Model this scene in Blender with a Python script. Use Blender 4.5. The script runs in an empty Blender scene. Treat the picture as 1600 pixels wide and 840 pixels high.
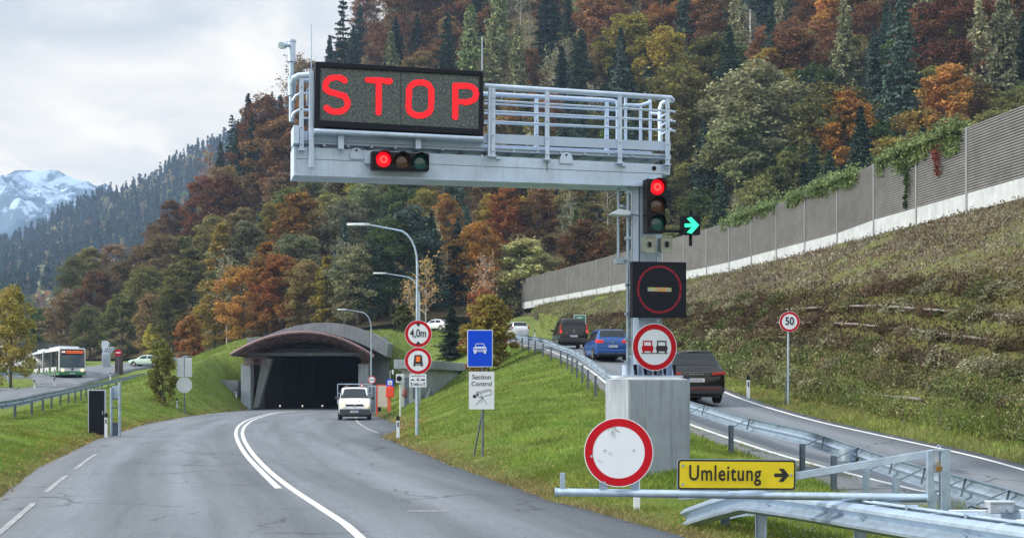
import bpy, math, random
import numpy as np
from mathutils import Vector, Matrix, noise as mnoise
rnd = random.Random(7)
nr = np.random.RandomState(11)
SC = bpy.context.scene
COL = SC.collection
R = math.radians
F = 2000.0; CH = 2.0; HY = 603.0

def P(px, py, Y):
    """point in the place seen at photo pixel (px,py) at distance Y"""
    return Vector(((px-800)/F*Y, Y, CH+(HY-py)/F*Y))

# ------------------------------------------------------------------ materials
def mat(name, col, rough=0.6, metal=0.0, spec=0.5, var=0.0, scale=3.0, bump=0.0, bscale=40.0, emit=None, estr=0.0, coat=0.0, alpha=None, dirt=0.0):
    m = bpy.data.materials.new(name); m.use_nodes = True
    nt = m.node_tree; b = nt.nodes['Principled BSDF']
    b.inputs['Base Color'].default_value = (*col, 1)
    b.inputs['Roughness'].default_value = rough
    b.inputs['Metallic'].default_value = metal
    b.inputs['Specular IOR Level'].default_value = spec
    if coat: b.inputs['Coat Weight'].default_value = coat; b.inputs['Coat Roughness'].default_value = .05
    if emit: b.inputs['Emission Color'].default_value = (*emit, 1); b.inputs['Emission Strength'].default_value = estr
    tc = nt.nodes.new('ShaderNodeTexCoord')
    if var > 0:
        n = nt.nodes.new('ShaderNodeTexNoise'); n.inputs['Scale'].default_value = scale; n.inputs['Detail'].default_value = 6
        n.inputs['Roughness'].default_value = .65
        nt.links.new(tc.outputs['Object'], n.inputs['Vector'])
        mr = nt.nodes.new('ShaderNodeMapRange'); mr.inputs[1].default_value = .25; mr.inputs[2].default_value = .75
        mr.inputs[3].default_value = 1-var; mr.inputs[4].default_value = 1+var
        nt.links.new(n.outputs['Fac'], mr.inputs[0])
        mx = nt.nodes.new('ShaderNodeVectorMath'); mx.operation = 'SCALE'; mx.inputs[0].default_value = col
        nt.links.new(mr.outputs[0], mx.inputs['Scale']); nt.links.new(mx.outputs[0], b.inputs['Base Color'])
        mr2 = nt.nodes.new('ShaderNodeMapRange'); mr2.inputs[3].default_value = max(0, rough-.12); mr2.inputs[4].default_value = min(1, rough+.12)
        nt.links.new(n.outputs['Fac'], mr2.inputs[0]); nt.links.new(mr2.outputs[0], b.inputs['Roughness'])
    if bump > 0:
        n2 = nt.nodes.new('ShaderNodeTexNoise'); n2.inputs['Scale'].default_value = bscale; n2.inputs['Detail'].default_value = 4
        nt.links.new(tc.outputs['Object'], n2.inputs['Vector'])
        bp = nt.nodes.new('ShaderNodeBump'); bp.inputs['Strength'].default_value = bump; bp.inputs['Distance'].default_value = .02
        nt.links.new(n2.outputs['Fac'], bp.inputs['Height']); nt.links.new(bp.outputs[0], b.inputs['Normal'])
    return m

def N(nt, t, **k):
    n = nt.nodes.new(t)
    for a, v in k.items():
        if a.startswith('i_'):
            n.inputs[int(a[2:]) if a[2:].isdigit() else a[2:].replace('_', ' ')].default_value = v
        else: setattr(n, a, v)
    return n

def ramp(nt, fac, stops):
    r = nt.nodes.new('ShaderNodeValToRGB'); cr = r.color_ramp
    while len(cr.elements) < len(stops): cr.elements.new(.5)
    for e, (p, c) in zip(cr.elements, stops): e.position = p; e.color = (*c, 1)
    nt.links.new(fac, r.inputs[0]); return r.outputs[0]

def mixc(nt, fac, a, b, mode='MIX'):
    m = nt.nodes.new('ShaderNodeMix'); m.data_type = 'RGBA'; m.blend_type = mode
    for s, v in ((0, fac), (6, a), (7, b)):
        if hasattr(v, 'links'): nt.links.new(v, m.inputs[s])
        elif isinstance(v, (int, float)): m.inputs[s].default_value = v
        else: m.inputs[s].default_value = (*v, 1)
    return m.outputs[2]

def noise(nt, vec, scale, detail=5, rough=.6, dist=0):
    n = N(nt, 'ShaderNodeTexNoise'); n.inputs['Scale'].default_value = scale; n.inputs['Detail'].default_value = detail
    n.inputs['Roughness'].default_value = rough; n.inputs['Distortion'].default_value = dist
    nt.links.new(vec, n.inputs['Vector']); return n.outputs['Fac']

def mapr(nt, v, a, b, c=0., d=1.):
    m = N(nt, 'ShaderNodeMapRange'); nt.links.new(v, m.inputs[0])
    for i, x in enumerate((a, b, c, d)): m.inputs[i+1].default_value = x
    return m.outputs[0]

# ------------------------------------------------------------------ mesh tools
class MB:
    def __init__(s): s.v = []; s.f = []; s.m = []; s.T = None
    def add(s, vs, fs, mi=0):
        o = len(s.v)
        for p in vs:
            p = Vector(p); s.v.append(tuple(s.T @ p) if s.T else tuple(p))
        for f in fs: s.f.append(tuple(i+o for i in f)); s.m.append(mi)
        return s
    def box(s, c, d, rz=0, mi=0, M=None):
        x, y, z = d[0]/2, d[1]/2, d[2]/2
        M = M or Matrix.Rotation(rz, 3, 'Z'); c = Vector(c)
        vs = [c + M @ Vector(p) for p in ((-x,-y,-z),(x,-y,-z),(x,y,-z),(-x,y,-z),(-x,-y,z),(x,-y,z),(x,y,z),(-x,y,z))]
        return s.add(vs, [(0,3,2,1),(4,5,6,7),(0,1,5,4),(1,2,6,5),(2,3,7,6),(3,0,4,7)], mi)
    def lohi(s, a, b, mi=0):
        return s.box([(a[i]+b[i])/2 for i in range(3)], [abs(b[i]-a[i]) for i in range(3)], 0, mi)
    def bar(s, p, q, w, h, mi=0, up=(0,0,1)):
        p, q = Vector(p), Vector(q); d = q-p; L = d.length
        if L < 1e-6: return s
        y = d/L; u = Vector(up)
        if abs(y.dot(u)) > .99: u = Vector((0,1,0))
        x = y.cross(u).normalized(); z = x.cross(y)
        M = Matrix((x, y, z)).transposed()
        return s.box((p+q)/2, (w, L, h), 0, mi, M)
    def tube(s, pts, r, n=8, mi=0, cap=True):
        pts = [Vector(p) for p in pts]; rs = r if isinstance(r, (list, tuple)) else [r]*len(pts)
        vs = []; fs = []; pu = None
        for i, p in enumerate(pts):
            t = (pts[min(i+1, len(pts)-1)] - pts[max(i-1, 0)]).normalized()
            if pu is None: pu = Vector((0,0,1)) if abs(t.z) < .9 else Vector((1,0,0))
            a = t.cross(pu).normalized(); b = a.cross(t).normalized(); pu = b
            for k in range(n):
                an = 2*math.pi*k/n; vs.append(p + (a*math.cos(an) + b*math.sin(an))*rs[i])
        for i in range(len(pts)-1):
            for k in range(n):
                k2 = (k+1) % n; fs.append((i*n+k, i*n+k2, (i+1)*n+k2, (i+1)*n+k))
        if cap: fs.append(tuple(range(n))[::-1]); fs.append(tuple((len(pts)-1)*n+k for k in range(n)))
        return s.add(vs, fs, mi)
    def prism(s, poly, o, ax, ay, depth, mi=0):
        """poly in (a,b) extruded by depth along ax x ay"""
        o, ax, ay = Vector(o), Vector(ax).normalized(), Vector(ay).normalized(); n = ax.cross(ay).normalized()
        a = [o+ax*p[0]+ay*p[1] for p in poly]; b = [p+n*depth for p in a]; k = len(poly)
        return s.add(a+b, [tuple(range(k))[::-1], tuple(range(k, 2*k))] + [(i, (i+1) % k, (i+1) % k+k, i+k) for i in range(k)], mi)
    def disc(s, c, r, th, n=40, ax=(1,0,0), ay=(0,0,1), mi=0):
        # thickness goes towards -(ax x ay)... ax x ay for x,z is -y (towards the viewer)
        return s.prism([(r*math.cos(2*math.pi*i/n), r*math.sin(2*math.pi*i/n)) for i in range(n)], c, ax, ay, th, mi)
    def ring(s, c, r0, r1, th, n=48, ax=(1,0,0), ay=(0,0,1), mi=0, a0=0, a1=360):
        c, ax, ay = Vector(c), Vector(ax), Vector(ay); nn = ax.cross(ay); full = a1-a0 >= 360; cnt = n if full else n+1
        vs = []
        for i in range(cnt):
            t = R(a0+(a1-a0)*i/n); d = ax*math.cos(t)+ay*math.sin(t)
            vs += [c+d*r0, c+d*r1, c+d*r1+nn*th, c+d*r0+nn*th]
        fs = []
        for i in range(n):
            a, b = i*4, ((i+1) % cnt)*4
            for q in range(4): fs.append((a+q, b+q, b+(q+1) % 4, a+(q+1) % 4))
        if not full: fs += [(0,1,2,3), tuple(n*4+q for q in (3,2,1,0))]
        return s.add(vs, fs, mi)
    def loft(s, loops, mi=0, closed=True, caps=True):
        k = len(loops[0]); vs = [p for l in loops for p in l]; fs = []
        for i in range(len(loops)-1):
            for j in range(k if closed else k-1):
                j2 = (j+1) % k; fs.append((i*k+j, i*k+j2, (i+1)*k+j2, (i+1)*k+j))
        if caps: fs += [tuple(range(k))[::-1], tuple((len(loops)-1)*k+j for j in range(k))]
        return s.add(vs, fs, mi)
    def build(s, name, mats, parent=None, smooth=False, bevel=0, seg=2, loc=None, rz=0, fix=True):
        if not isinstance(mats, (list, tuple)): mats = [mats]
        me = bpy.data.meshes.new(name); me.from_pydata(s.v, [], s.f)
        for m in mats: me.materials.append(m)
        me.polygons.foreach_set('material_index', s.m)
        if fix:
            import bmesh
            bm = bmesh.new(); bm.from_mesh(me); bmesh.ops.recalc_face_normals(bm, faces=bm.faces); bm.to_mesh(me); bm.free()
        o = bpy.data.objects.new(name, me); COL.objects.link(o)
        if parent: o.parent = parent
        if loc is not None: o.location = loc
        if rz: o.rotation_euler.z = rz
        if smooth: me.shade_smooth(); me.set_sharp_from_angle(angle=R(smooth if smooth is not True else 40))
        if bevel:
            b = o.modifiers.new('b', 'BEVEL'); b.width = bevel; b.segments = seg; b.limit_method = 'ANGLE'; b.angle_limit = R(40)
        me.update(); return o

def npmesh(name, V, Fc, mats, mi=None, uv=None, smooth=False):
    """V (n,3), Fc (m,k) all faces with k corners"""
    V = np.asarray(V, np.float32); Fc = np.asarray(Fc, np.int32); me = bpy.data.meshes.new(name)
    me.vertices.add(len(V)); me.vertices.foreach_set('co', V.ravel())
    m, k = Fc.shape; me.loops.add(m*k); me.loops.foreach_set('vertex_index', Fc.ravel())
    me.polygons.add(m); me.polygons.foreach_set('loop_start', np.arange(m, dtype=np.int32)*k)
    for x in mats: me.materials.append(x)
    if mi is not None: me.polygons.foreach_set('material_index', np.asarray(mi, np.int32))
    if uv is not None:
        l = me.uv_layers.new(name='UVMap'); l.data.foreach_set('uv', np.asarray(uv, np.float32)[Fc.ravel()].ravel())
    me.update(calc_edges=True); me.validate()
    if smooth: me.shade_smooth()
    return me

def link(name, me, parent=None, loc=None, rz=0, sc=None):
    o = bpy.data.objects.new(name, me); COL.objects.link(o)
    if parent: o.parent = parent
    if loc is not None: o.location = loc
    if rz: o.rotation_euler.z = rz
    if sc is not None: o.scale = sc
    return o

def tag(o, label=None, cat=None, group=None, kind=None):
    if label: o['label'] = label
    if cat: o['category'] = cat
    if group: o['group'] = group
    if kind: o['kind'] = kind
    return o

def thing(name, label, cat, loc=(0,0,0), rz=0, group=None):
    o = bpy.data.objects.new(name, None); COL.objects.link(o); o.empty_display_size = .3
    o.location = loc; o.rotation_euler.z = rz
    return tag(o, label, cat, group)

def copy_tree(root, loc=None, rz=None, label=None):
    r = root.copy(); COL.objects.link(r)
    if loc is not None: r.location = loc
    if rz is not None: r.rotation_euler.z = rz
    if label: r['label'] = label
    def rec(src, dst):
        for ch in list(src.children):
            c = ch.copy(); COL.objects.link(c); c.parent = dst; rec(ch, c)
    rec(root, r); return r

def text(name, s, size, m, parent, loc, rot=(R(90),0,0), ext=.002, off=0.0, sx=1.0, align='CENTER', sp=1.0):
    cu = bpy.data.curves.new('t', 'FONT'); cu.body = s; cu.size = size; cu.extrude = ext; cu.offset = off
    cu.align_x = align; cu.align_y = 'CENTER'; cu.space_character = sp; cu.resolution_u = 3
    o = bpy.data.objects.new('t', cu); COL.objects.link(o)
    bpy.context.view_layer.update()
    me = bpy.data.meshes.new_from_object(o.evaluated_get(bpy.context.evaluated_depsgraph_get()))
    bpy.data.objects.remove(o); me.materials.clear(); me.materials.append(m)
    q = bpy.data.objects.new(name, me); COL.objects.link(q); q.parent = parent; q.location = loc; q.rotation_euler = rot
    q.scale = (sx, 1, 1); return q

def itp(tab, y, k=1):
    a = np.array(tab, float); return np.interp(y, a[:, 0], a[:, k])

# ------------------------------------------------------------------ terrain: feature lines running away from the camera (Y, X, Z)
T = {}
T[0] = [(-40,-300,3),(60,-300,2),(130,-330,3),(230,-400,6),(400,-500,10)]
T[1] = [(-40,-60,.5),(55,-60,.8),(127,-80,2.8),(230,-130,6.5),(400,-220,9)]
T[2] = [(-40,-19,.1),(17,-19.0,.1),(38,-20.2,.3),(55,-22.3,.65),(75,-27,1.05),(100,-33.2,1.5),(125,-37,2.5),(150,-41,3.8),(175,-47,5.4),(230,-62,6.5),(400,-150,9)]
T[3] = [(-40,-6,.35),(17,-11,.35),(30,-14,.5),(55,-19.2,.65),(80,-23.8,.95),(95,-25.6,2.0),(108,-26.4,3.9),(114,-26.6,4.8),(130,-28,6.6),(150,-30,7.6),(175,-34,8.2),(230,-45,9.5),(400,-120,12)]
T[4] = [(-40,-1,0),(0,-4.2,0),(16,-7.4,0),(22.6,-9.05,0),(30.3,-11.3,0),(47,-15.3,0),(66.7,-19.1,0),(85,-21.3,0),(105,-22.1,0),(113.4,-22.2,0),(113.6,-22.2,5.6),(120,-22.5,6.6),(150,-24,7.9),(175,-27,8.6),(230,-36,11),(400,-100,14)]
T[5] = [(-40,9,0),(0,5.6,0),(16.9,2.25,0),(22,.7,0),(32.3,-1.6,0),(40,-3.1,0),(46,-4.3,0),(49,-4.9,0),(53,-5.0,0),(58,-4.9,0),(64,-5.5,0),(72,-6.9,0),(81.6,-8.5,0),(100,-11.2,0),(113.4,-11.6,0),(113.6,-11.6,6.3),(120,-11.6,7.2),(150,-12,8.2),(175,-13,9.6),(230,-18,14),(400,-60,17)]
T[6] = [(-40,12,-.1),(0,8,-.1),(17,4.6,0),(21,3.4,.12),(26,2.9,.6),(33,1.6,.75),(46,-1.4,1.05),(60,-2.2,1.35),(75,-4.0,1.5),(90,-5.9,1.3),(100,-8,1.6),(113.4,-9,4.6),(120,-8.5,6.6),(150,-8,8.2),(175,-8,10),(230,-12,14.5),(400,-50,17)]
T[7] = [(-40,20,-.3),(0,13,-.3),(10,10.6,-.15),(17,8.5,-.05),(23,6.6,.02),(29,5.35,.42),(36,4.35,.86),(42,3.8,1.2),(48.5,3.35,1.65),(60,3.25,2.4),(70,3.1,3.1),(84,1.7,4.2),(110,-1.1,5.7),(135,-3.0,6.8),(150,-4,8.2),(175,-4,10),(230,-8,14.5),(400,-45,17)]
T[8] = [(-40,20.6,-.3),(0,13.6,-.3),(10,11.2,-.15),(17,9.1,-.05),(23,7.1,.1),(29,5.6,.5),(36,4.7,.96),(42,4.15,1.35),(48.5,3.8,1.8),(60,3.7,2.6),(70,3.5,3.25),(84,2.1,4.4),(110,-.6,5.8),(135,-2.2,6.9),(150,-3,8.2),(175,-2,10.5),(230,-6,14.5),(400,-40,17)]
T[9] = [(-40,25.5,-.3),(0,18,-.3),(10,15.2,-.15),(17,13.0,-.05),(23,10.9,.1),(29,10.3,.5),(33.5,9.35,.8),(36,8.95,.96),(42,8.35,1.35),(48.5,8.2,1.8),(60,8.0,2.6),(70,7.8,3.25),(84,6.6,4.4),(110,3.9,5.8),(135,3.0,6.9),(150,2,8.2),(175,2,11.5),(230,-3,14.6),(400,-35,17)]
def off(i, dx, dz): return [(y, x+dx, z+dz) for y, x, z in T[i]]
T[10] = off(9, 1.5, .12)
T[11] = [(-40,31,3.2),(17,17.4,3.6),(29,14.9,4.3),(45,14.2,5.5),(60,12.6,6.0),(84,10.4,6.8),(110,7.0,7.6),(135,5.3,9.0),(150,4,10.5),(175,3,12),(230,-2,14.6),(400,-33,17)]
T[12] = [(-40,36,10.2),(17,29,10.3),(40,26.3,10.6),(60,24.2,10.8),(84,21.4,11.2),(111,18,11.7),(150,10,12.6),(190,.6,13.4),(230,1,14.6),(400,-30,17)]
T[13] = off(12, 14, .3)
T[14] = [(-40,200,20),(100,200,20),(230,150,20),(400,100,20)]
NT = 15
def tracks(y):
    xs = np.array([itp(T[i], y, 1) for i in range(NT)]); zs = np.array([itp(T[i], y, 2) for i in range(NT)])
    for i in range(1, NT): xs[i] = max(xs[i], xs[i-1]+.05)
    return xs, zs
def ground(x, y):
    xs, zs = tracks(y); return float(np.interp(x, xs, zs))
def onground(px, y):
    x = (px-800)/F*y; return Vector((x, y, ground(x, y)))

def terrace(f, y):
    """planted steps of the retained bank: height offset at fraction f of the bank"""
    g = (np.asarray(f)*6.0+.35*np.sin(np.asarray(y)*.09)) % 1.0
    return .50*(np.where(g < .75, -g/.75, (g-.75)/.25-1.0)+.5)*np.clip(np.asarray(f)*8, 0, 1)*np.clip((1-np.asarray(f))*8, 0, 1)
# ------------------------------------------------------------------ hillside: fan of azimuths from the camera (px: foot dist, foot y, ridge dist, ridge y)
HILL = [(-500,330,570,380,560),(-200,310,566,370,530),(0,285,560,345,505),(100,262,558,345,487),(200,232,556,352,435),(260,215,553,362,385),(300,205,548,370,345),(380,192,540,392,275),
        (460,184,528,415,190),(555,180,508,450,75),(640,180,497,470,-20),(720,182,488,485,-110),(800,186,478,495,-180),(1000,178,470,500,-300),(1200,160,468,500,-400),(1400,140,465,490,-470),(1700,115,460,470,-520),(2100,90,455,450,-560)]
def hill_t(px, t):
    a = np.array(HILL, float); yf, ef, yr, er = [np.interp(px, a[:, 0], a[:, k]) for k in (1,2,3,4)]
    Y = yf+(yr-yf)*t; e = ef+(er-ef)*(1-(1-t)**1.35)
    return P(px, e, Y)
def hill_at(px, py):
    a = np.array(HILL, float); ef, er = [np.interp(px, a[:, 0], a[:, k]) for k in (2,4)]
    s = (py-ef)/(er-ef)
    if s < 0 or s > 1: return None
    return hill_t(px, 1-(1-s)**(1/1.35))
# ------------------------------------------------------------------ ground materials
def ground_material():
    m = bpy.data.materials.new('turf_soil'); m.use_nodes = True; nt = m.node_tree; b = nt.nodes['Principled BSDF']
    g = N(nt, 'ShaderNodeNewGeometry'); pos = g.outputs['Position']
    n1 = noise(nt, pos, .35, 6, .65); n2 = noise(nt, pos, 3.0, 6, .7); n3 = noise(nt, pos, 22, 4, .7)
    green = ramp(nt, n2, [(.3, (.10,.15,.035)), (.5, (.16,.22,.045)), (.7, (.21,.27,.06))])
    dry = ramp(nt, n2, [(.3, (.10,.085,.04)), (.7, (.20,.17,.09))])
    at = N(nt, 'ShaderNodeAttribute', attribute_name='dry')
    f = N(nt, 'ShaderNodeMath', operation='ADD'); nt.links.new(at.outputs['Fac'], f.inputs[0]); nt.links.new(mapr(nt, n1, .45, .75, -.25, .35), f.inputs[1]); f.use_clamp = True
    c = mixc(nt, f.outputs[0], green, dry)
    c = mixc(nt, mapr(nt, n3, .3, .7, 0, .5), c, (.05,.06,.02), 'MIX')
    nt.links.new(c, b.inputs['Base Color']); b.inputs['Roughness'].default_value = .95; b.inputs['Specular IOR Level'].default_value = .1
    bp = N(nt, 'ShaderNodeBump'); bp.inputs['Strength'].default_value = .9; bp.inputs['Distance'].default_value = .12
    nt.links.new(noise(nt, pos, 9, 6, .75), bp.inputs['Height']); nt.links.new(bp.outputs[0], b.inputs['Normal'])
    return m
M_GROUND = ground_material()

def asphalt(name, lo, hi, tracks_u=()):
    m = bpy.data.materials.new(name); m.use_nodes = True; nt = m.node_tree; b = nt.nodes['Principled BSDF']
    uv = N(nt, 'ShaderNodeUVMap'); g = N(nt, 'ShaderNodeNewGeometry'); pos = g.outputs['Position']
    mp = N(nt, 'ShaderNodeMapping'); mp.inputs['Scale'].default_value = (1, .045, 1); nt.links.new(uv.outputs[0], mp.inputs[0])
    long = noise(nt, mp.outputs[0], 1.1, 5, .6); fine = noise(nt, pos, 24, 9, .92); mid = noise(nt, pos, 7, 6, .75); big = noise(nt, pos, .25, 4, .6)
    a = N(nt, 'ShaderNodeMath', operation='ADD'); nt.links.new(mapr(nt, long, .32, .68, 0, .62), a.inputs[0]); nt.links.new(mapr(nt, big, .3, .7, 0, .12), a.inputs[1])
    a2 = N(nt, 'ShaderNodeMath', operation='ADD'); nt.links.new(a.outputs[0], a2.inputs[0]); nt.links.new(mapr(nt, mid, .25, .75, 0, .3), a2.inputs[1])
    c = ramp(nt, a2.outputs[0], [(.15, lo), (.85, hi)])
    c = mixc(nt, mapr(nt, fine, .40, .62, 0, .75), c, tuple(x*.42 for x in lo))
    spk = mapr(nt, noise(nt, pos, 75, 3, .85), .58, .68, 0, .6)
    c = mixc(nt, spk, c, tuple(min(1, x*1.9) for x in hi))
    # tyre-polished tracks across each lane
    su = N(nt, 'ShaderNodeSeparateXYZ'); nt.links.new(uv.outputs[0], su.inputs[0]); un = mapr(nt, su.outputs[0], 0, 10, 0, 1)
    tr_ = ramp(nt, un, [(0, (.78,.78,.78)), (.10, (.95,.95,.95)), (.17, (1.12,1.12,1.12)), (.25, (.92,.92,.92)), (.34, (1.12,1.12,1.12)), (.45, (.80,.80,.80)), (.58, (1.10,1.10,1.10)), (.68, (.92,.92,.92)), (.78, (1.08,1.08,1.08)), (.92, (.80,.80,.80))])
    c = mixc(nt, .8, c, tr_, 'MULTIPLY')
    # cracks
    vo = N(nt, 'ShaderNodeTexVoronoi', feature='DISTANCE_TO_EDGE'); vo.inputs['Scale'].default_value = .33
    wv = N(nt, 'ShaderNodeVectorMath', operation='ADD'); nn = N(nt, 'ShaderNodeTexNoise'); nn.inputs['Scale'].default_value = 1.3; nn.inputs['Detail'].default_value = 6
    nt.links.new(pos, nn.inputs['Vector']); nt.links.new(pos, wv.inputs[0]); nt.links.new(nn.outputs['Color'], wv.inputs[1]); nt.links.new(wv.outputs[0], vo.inputs['Vector'])
    ck = N(nt, 'ShaderNodeMath', operation='MULTIPLY'); nt.links.new(mapr(nt, vo.outputs['Distance'], .004, .016, 1, 0), ck.inputs[0]); nt.links.new(mapr(nt, noise(nt, pos, .3, 2), .48, .55, 0, .75), ck.inputs[1])
    c = mixc(nt, ck.outputs[0], c, tuple(x*.3 for x in lo))
    nt.links.new(c, b.inputs['Base Color']); b.inputs['Roughness'].default_value = .78; b.inputs['Specular IOR Level'].default_value = .35
    bp = N(nt, 'ShaderNodeBump'); bp.inputs['Strength'].default_value = .35; bp.inputs['Distance'].default_value = .01
    nt.links.new(fine, bp.inputs['Height']); nt.links.new(bp.outputs[0], b.inputs['Normal'])
    return m
M_ASPH = asphalt('worn_asphalt', (.09,.104,.125), (.205,.228,.262))
M_ASPH2 = asphalt('ramp_asphalt', (.115,.13,.152), (.19,.21,.24))
def paint_mat(name, wear):
    m = bpy.data.materials.new(name); m.use_nodes = True; nt = m.node_tree; b = nt.nodes['Principled BSDF']
    g = N(nt, 'ShaderNodeNewGeometry'); pos = g.outputs['Position']
    w = mapr(nt, noise(nt, pos, 4.5, 10, .9), wear-.05, wear+.05, 0, 1)
    nt.links.new(mixc(nt, w, (.2,.21,.22), (.55,.56,.57)), b.inputs['Base Color']); b.inputs['Roughness'].default_value = .65
    return m
M_PAINT = paint_mat('road_paint', .41); M_PAINT_OLD = paint_mat('worn_road_paint', .565)

# ------------------------------------------------------------------ terrain mesh
rows = sorted(set(list(np.arange(-40, 16, 8.)) + list(np.arange(16, 60, 1.0)) + list(np.arange(60, 113, 1.6)) + [112.9, 113.4, 113.6] + list(np.arange(115, 150, 2.5)) + list(np.arange(150, 402, 8.))))
SUB = [12, 20, 6, 4, 1, 4, 6, 1, 1, 2, 30, 10, 3, 4]
V = []; DRY = []; ncol = sum(SUB)+1; fcol = np.cumsum([0]+SUB)
for y in rows:
    xs, zs = tracks(y)
    for i in range(NT-1):
        for k in range(SUB[i]):
            t = k/SUB[i]; x = xs[i]+(xs[i+1]-xs[i])*t; z = zs[i]+(zs[i+1]-zs[i])*t
            if i == 10: z += float(terrace(t, y))
            amp = {0:.4, 1:.08, 2:.07, 3:.06, 5:.10, 6:.08, 9:.05, 10:.22, 11:.4, 12:.3, 13:.5}.get(i, 0)
            if k == 0: amp *= .15 if i in (3,4,5,6,8,9,10) else .5
            z += amp*mnoise.fractal(Vector((x*.35, y*.35, 1.7)), 1.0, 2.0, 4)
            V.append((x, y, z-(.05 if i in (4, 8) else 0)))
            d = {10:.75, 11:.85, 9:.45, 12:.4, 13:.4}.get(i, .12)
            if i == 5 and t < .3: d = .7-1.5*t
            if i == 3 and t > .6: d = .1+.5*(t-.6)/.4
            if i == 1: d = .1
            if y > 120 and i > 4: d = .4
            DRY.append(d)
    V.append((xs[-1], y, zs[-1])); DRY.append(.5)
Fc = []; hole = rows.index(113.4)
for r in range(len(rows)-1):
    for c in range(ncol-1):
        if r == hole and fcol[4] <= c < fcol[5]: continue
        a = r*ncol+c; Fc.append((a, a+1, a+1+ncol, a+ncol))
me = npmesh('ground', V, Fc, [M_GROUND], smooth=True)
at = me.attributes.new('dry', 'FLOAT', 'POINT'); at.data.foreach_set('value', np.array(DRY, np.float32))
tag(link('ground', me), kind='structure', label='grassy ground with banks beside the roads')

# far valley floor sheet to the horizon
m = MB(); m.add([(-9000,-3000,-6),(9000,-3000,-6),(9000,9000,-6),(-9000,9000,-6)], [(0,1,2,3)])
M_FAR = mat('valley_grass', (.07,.10,.03), .95, var=.3, scale=.02)
tag(m.build('valley_floor', M_FAR), kind='structure')

def ribbon(name, pl, pr, zoff, m, parent=None, skirt=.0, nx=6, crown=0.0):
    """pl, pr: lists of Vectors (left, right edges)"""
    V = []; uv = []; Fc = []; s = 0; prev = None
    W = nx+1 + (2 if skirt else 0)
    for a, b in zip(pl, pr):
        c = (a+b)/2
        if prev is not None: s += (c-prev).length
        prev = c; w = (b-a).length
        if skirt: V.append((a.x-.03, a.y, a.z+zoff-skirt)); uv.append((0, s))
        for k in range(nx+1):
            t = k/nx; p = a.lerp(b, t); V.append((p.x, p.y, p.z+zoff+crown*4*t*(1-t))); uv.append((w*t, s))
        if skirt: V.append((b.x+.03, b.y, b.z+zoff-skirt)); uv.append((w, s))
    for r in range(len(pl)-1):
        for c in range(W-1):
            a = r*W+c; Fc.append((a, a+1, a+1+W, a+W))
    return link(name, npmesh(name, V, Fc, [m], uv=uv, smooth=False), parent)

ZR = .03
ys = list(np.arange(-40, 60, 1.)) + list(np.arange(60, 113.4, 1.7))
EDGE = lambda y, s: .10*mnoise.noise(Vector((y*.7, s, 0))) + .05*mnoise.noise(Vector((y*2.3, s, 3)))
def road_lr(y):
    if y <= 113.3: return Vector((itp(T[4], y), y, 0)), Vector((itp(T[5], y), y, 0))
    d = y-113.3; return Vector((-22.2+.12*d+.0006*d*d, y, 0)), Vector((-11.6+.12*d+.0006*d*d, y, 0))
ys = ys + list(np.arange(114, 215, 5.))
pl = []; pr = []
for y in ys:
    a, b = road_lr(y); a.x += EDGE(y, 1); b.x += EDGE(y, 9); pl.append(a); pr.append(b)
tag(ribbon('road', pl, pr, ZR, M_ASPH, skirt=.08, nx=8, crown=.0), kind='structure', label='curving grey asphalt road into the tunnel')

def strip(mb, pts, w, z=ZR+.006, zf=None, step=1.0):
    """flat painted strip following pts (x,y)"""
    P2 = [Vector((p[0], p[1])) for p in pts]; dense = []
    # Catmull resample
    for i in range(len(P2)-1):
        p0, p1, p2, p3 = P2[max(i-1, 0)], P2[i], P2[i+1], P2[min(i+2, len(P2)-1)]
        n = max(1, int((p2-p1).length/step))
        for k in range(n):
            t = k/n; dense.append(.5*((2*p1)+(p2-p0)*t+(2*p0-5*p1+4*p2-p3)*t*t+(-p0+3*p1-3*p2+p3)*t**3))
    dense.append(P2[-1]); L = []
    for i, p in enumerate(dense):
        t = (dense[min(i+1, len(dense)-1)]-dense[max(i-1, 0)]).normalized(); n = Vector((-t.y, t.x))*w/2
        for q in (p+n, p-n): L.append((q.x, q.y, (zf(q.x, q.y) if zf else 0)+z))
    mb.add(L, [(2*i, 2*i+1, 2*i+3, 2*i+2) for i in range(len(dense)-1)]); return mb
def RP(px, py): # road pixel to ground x,y
    Y = F*CH/(py-HY) ; return ((px-800)/F*Y, Y)
# centre line (double, ends near, single on)
cl = [(1.5,0),(-.3,9),RP(560,840),RP(507,800),RP(455,765),RP(420,737),RP(399,715),RP(388,700),RP(381,687),RP(379,675),RP(385,664),RP(402,654),RP(436,645),RP(470,641.5)]
def offs(pts, d):
    o = []
    for i, p in enumerate(pts):
        a = Vector(pts[max(i-1, 0)]); b = Vector(pts[min(i+1, len(pts)-1)]); t = (b-a).normalized(); o.append((p[0]+t.y*d, p[1]-t.x*d))
    return o
mk = MB(); strip(mk, cl, .135); tag(mk.build('road_marking', M_PAINT, fix=False), kind='structure', label='white centre line of the main road')
cut = [RP(440,765), RP(411,737), RP(390,715), RP(379.5,700), RP(373,687), RP(371,675), RP(377,664), RP(394,654.5), RP(428,645.5), RP(462,642)]
mk = MB(); strip(mk, [(x-.06, y) for x, y in cut], .135); tag(mk.build('road_marking', M_PAINT, fix=False), kind='structure', label='second white line left of the centre line')
le = [(-3.6,0),RP(-100,905),RP(0,835),RP(88,757),RP(140,717),RP(200,680),RP(280,658.5),RP(340,650)]
mk = MB()
segs = [(-6.5,0)]
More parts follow.
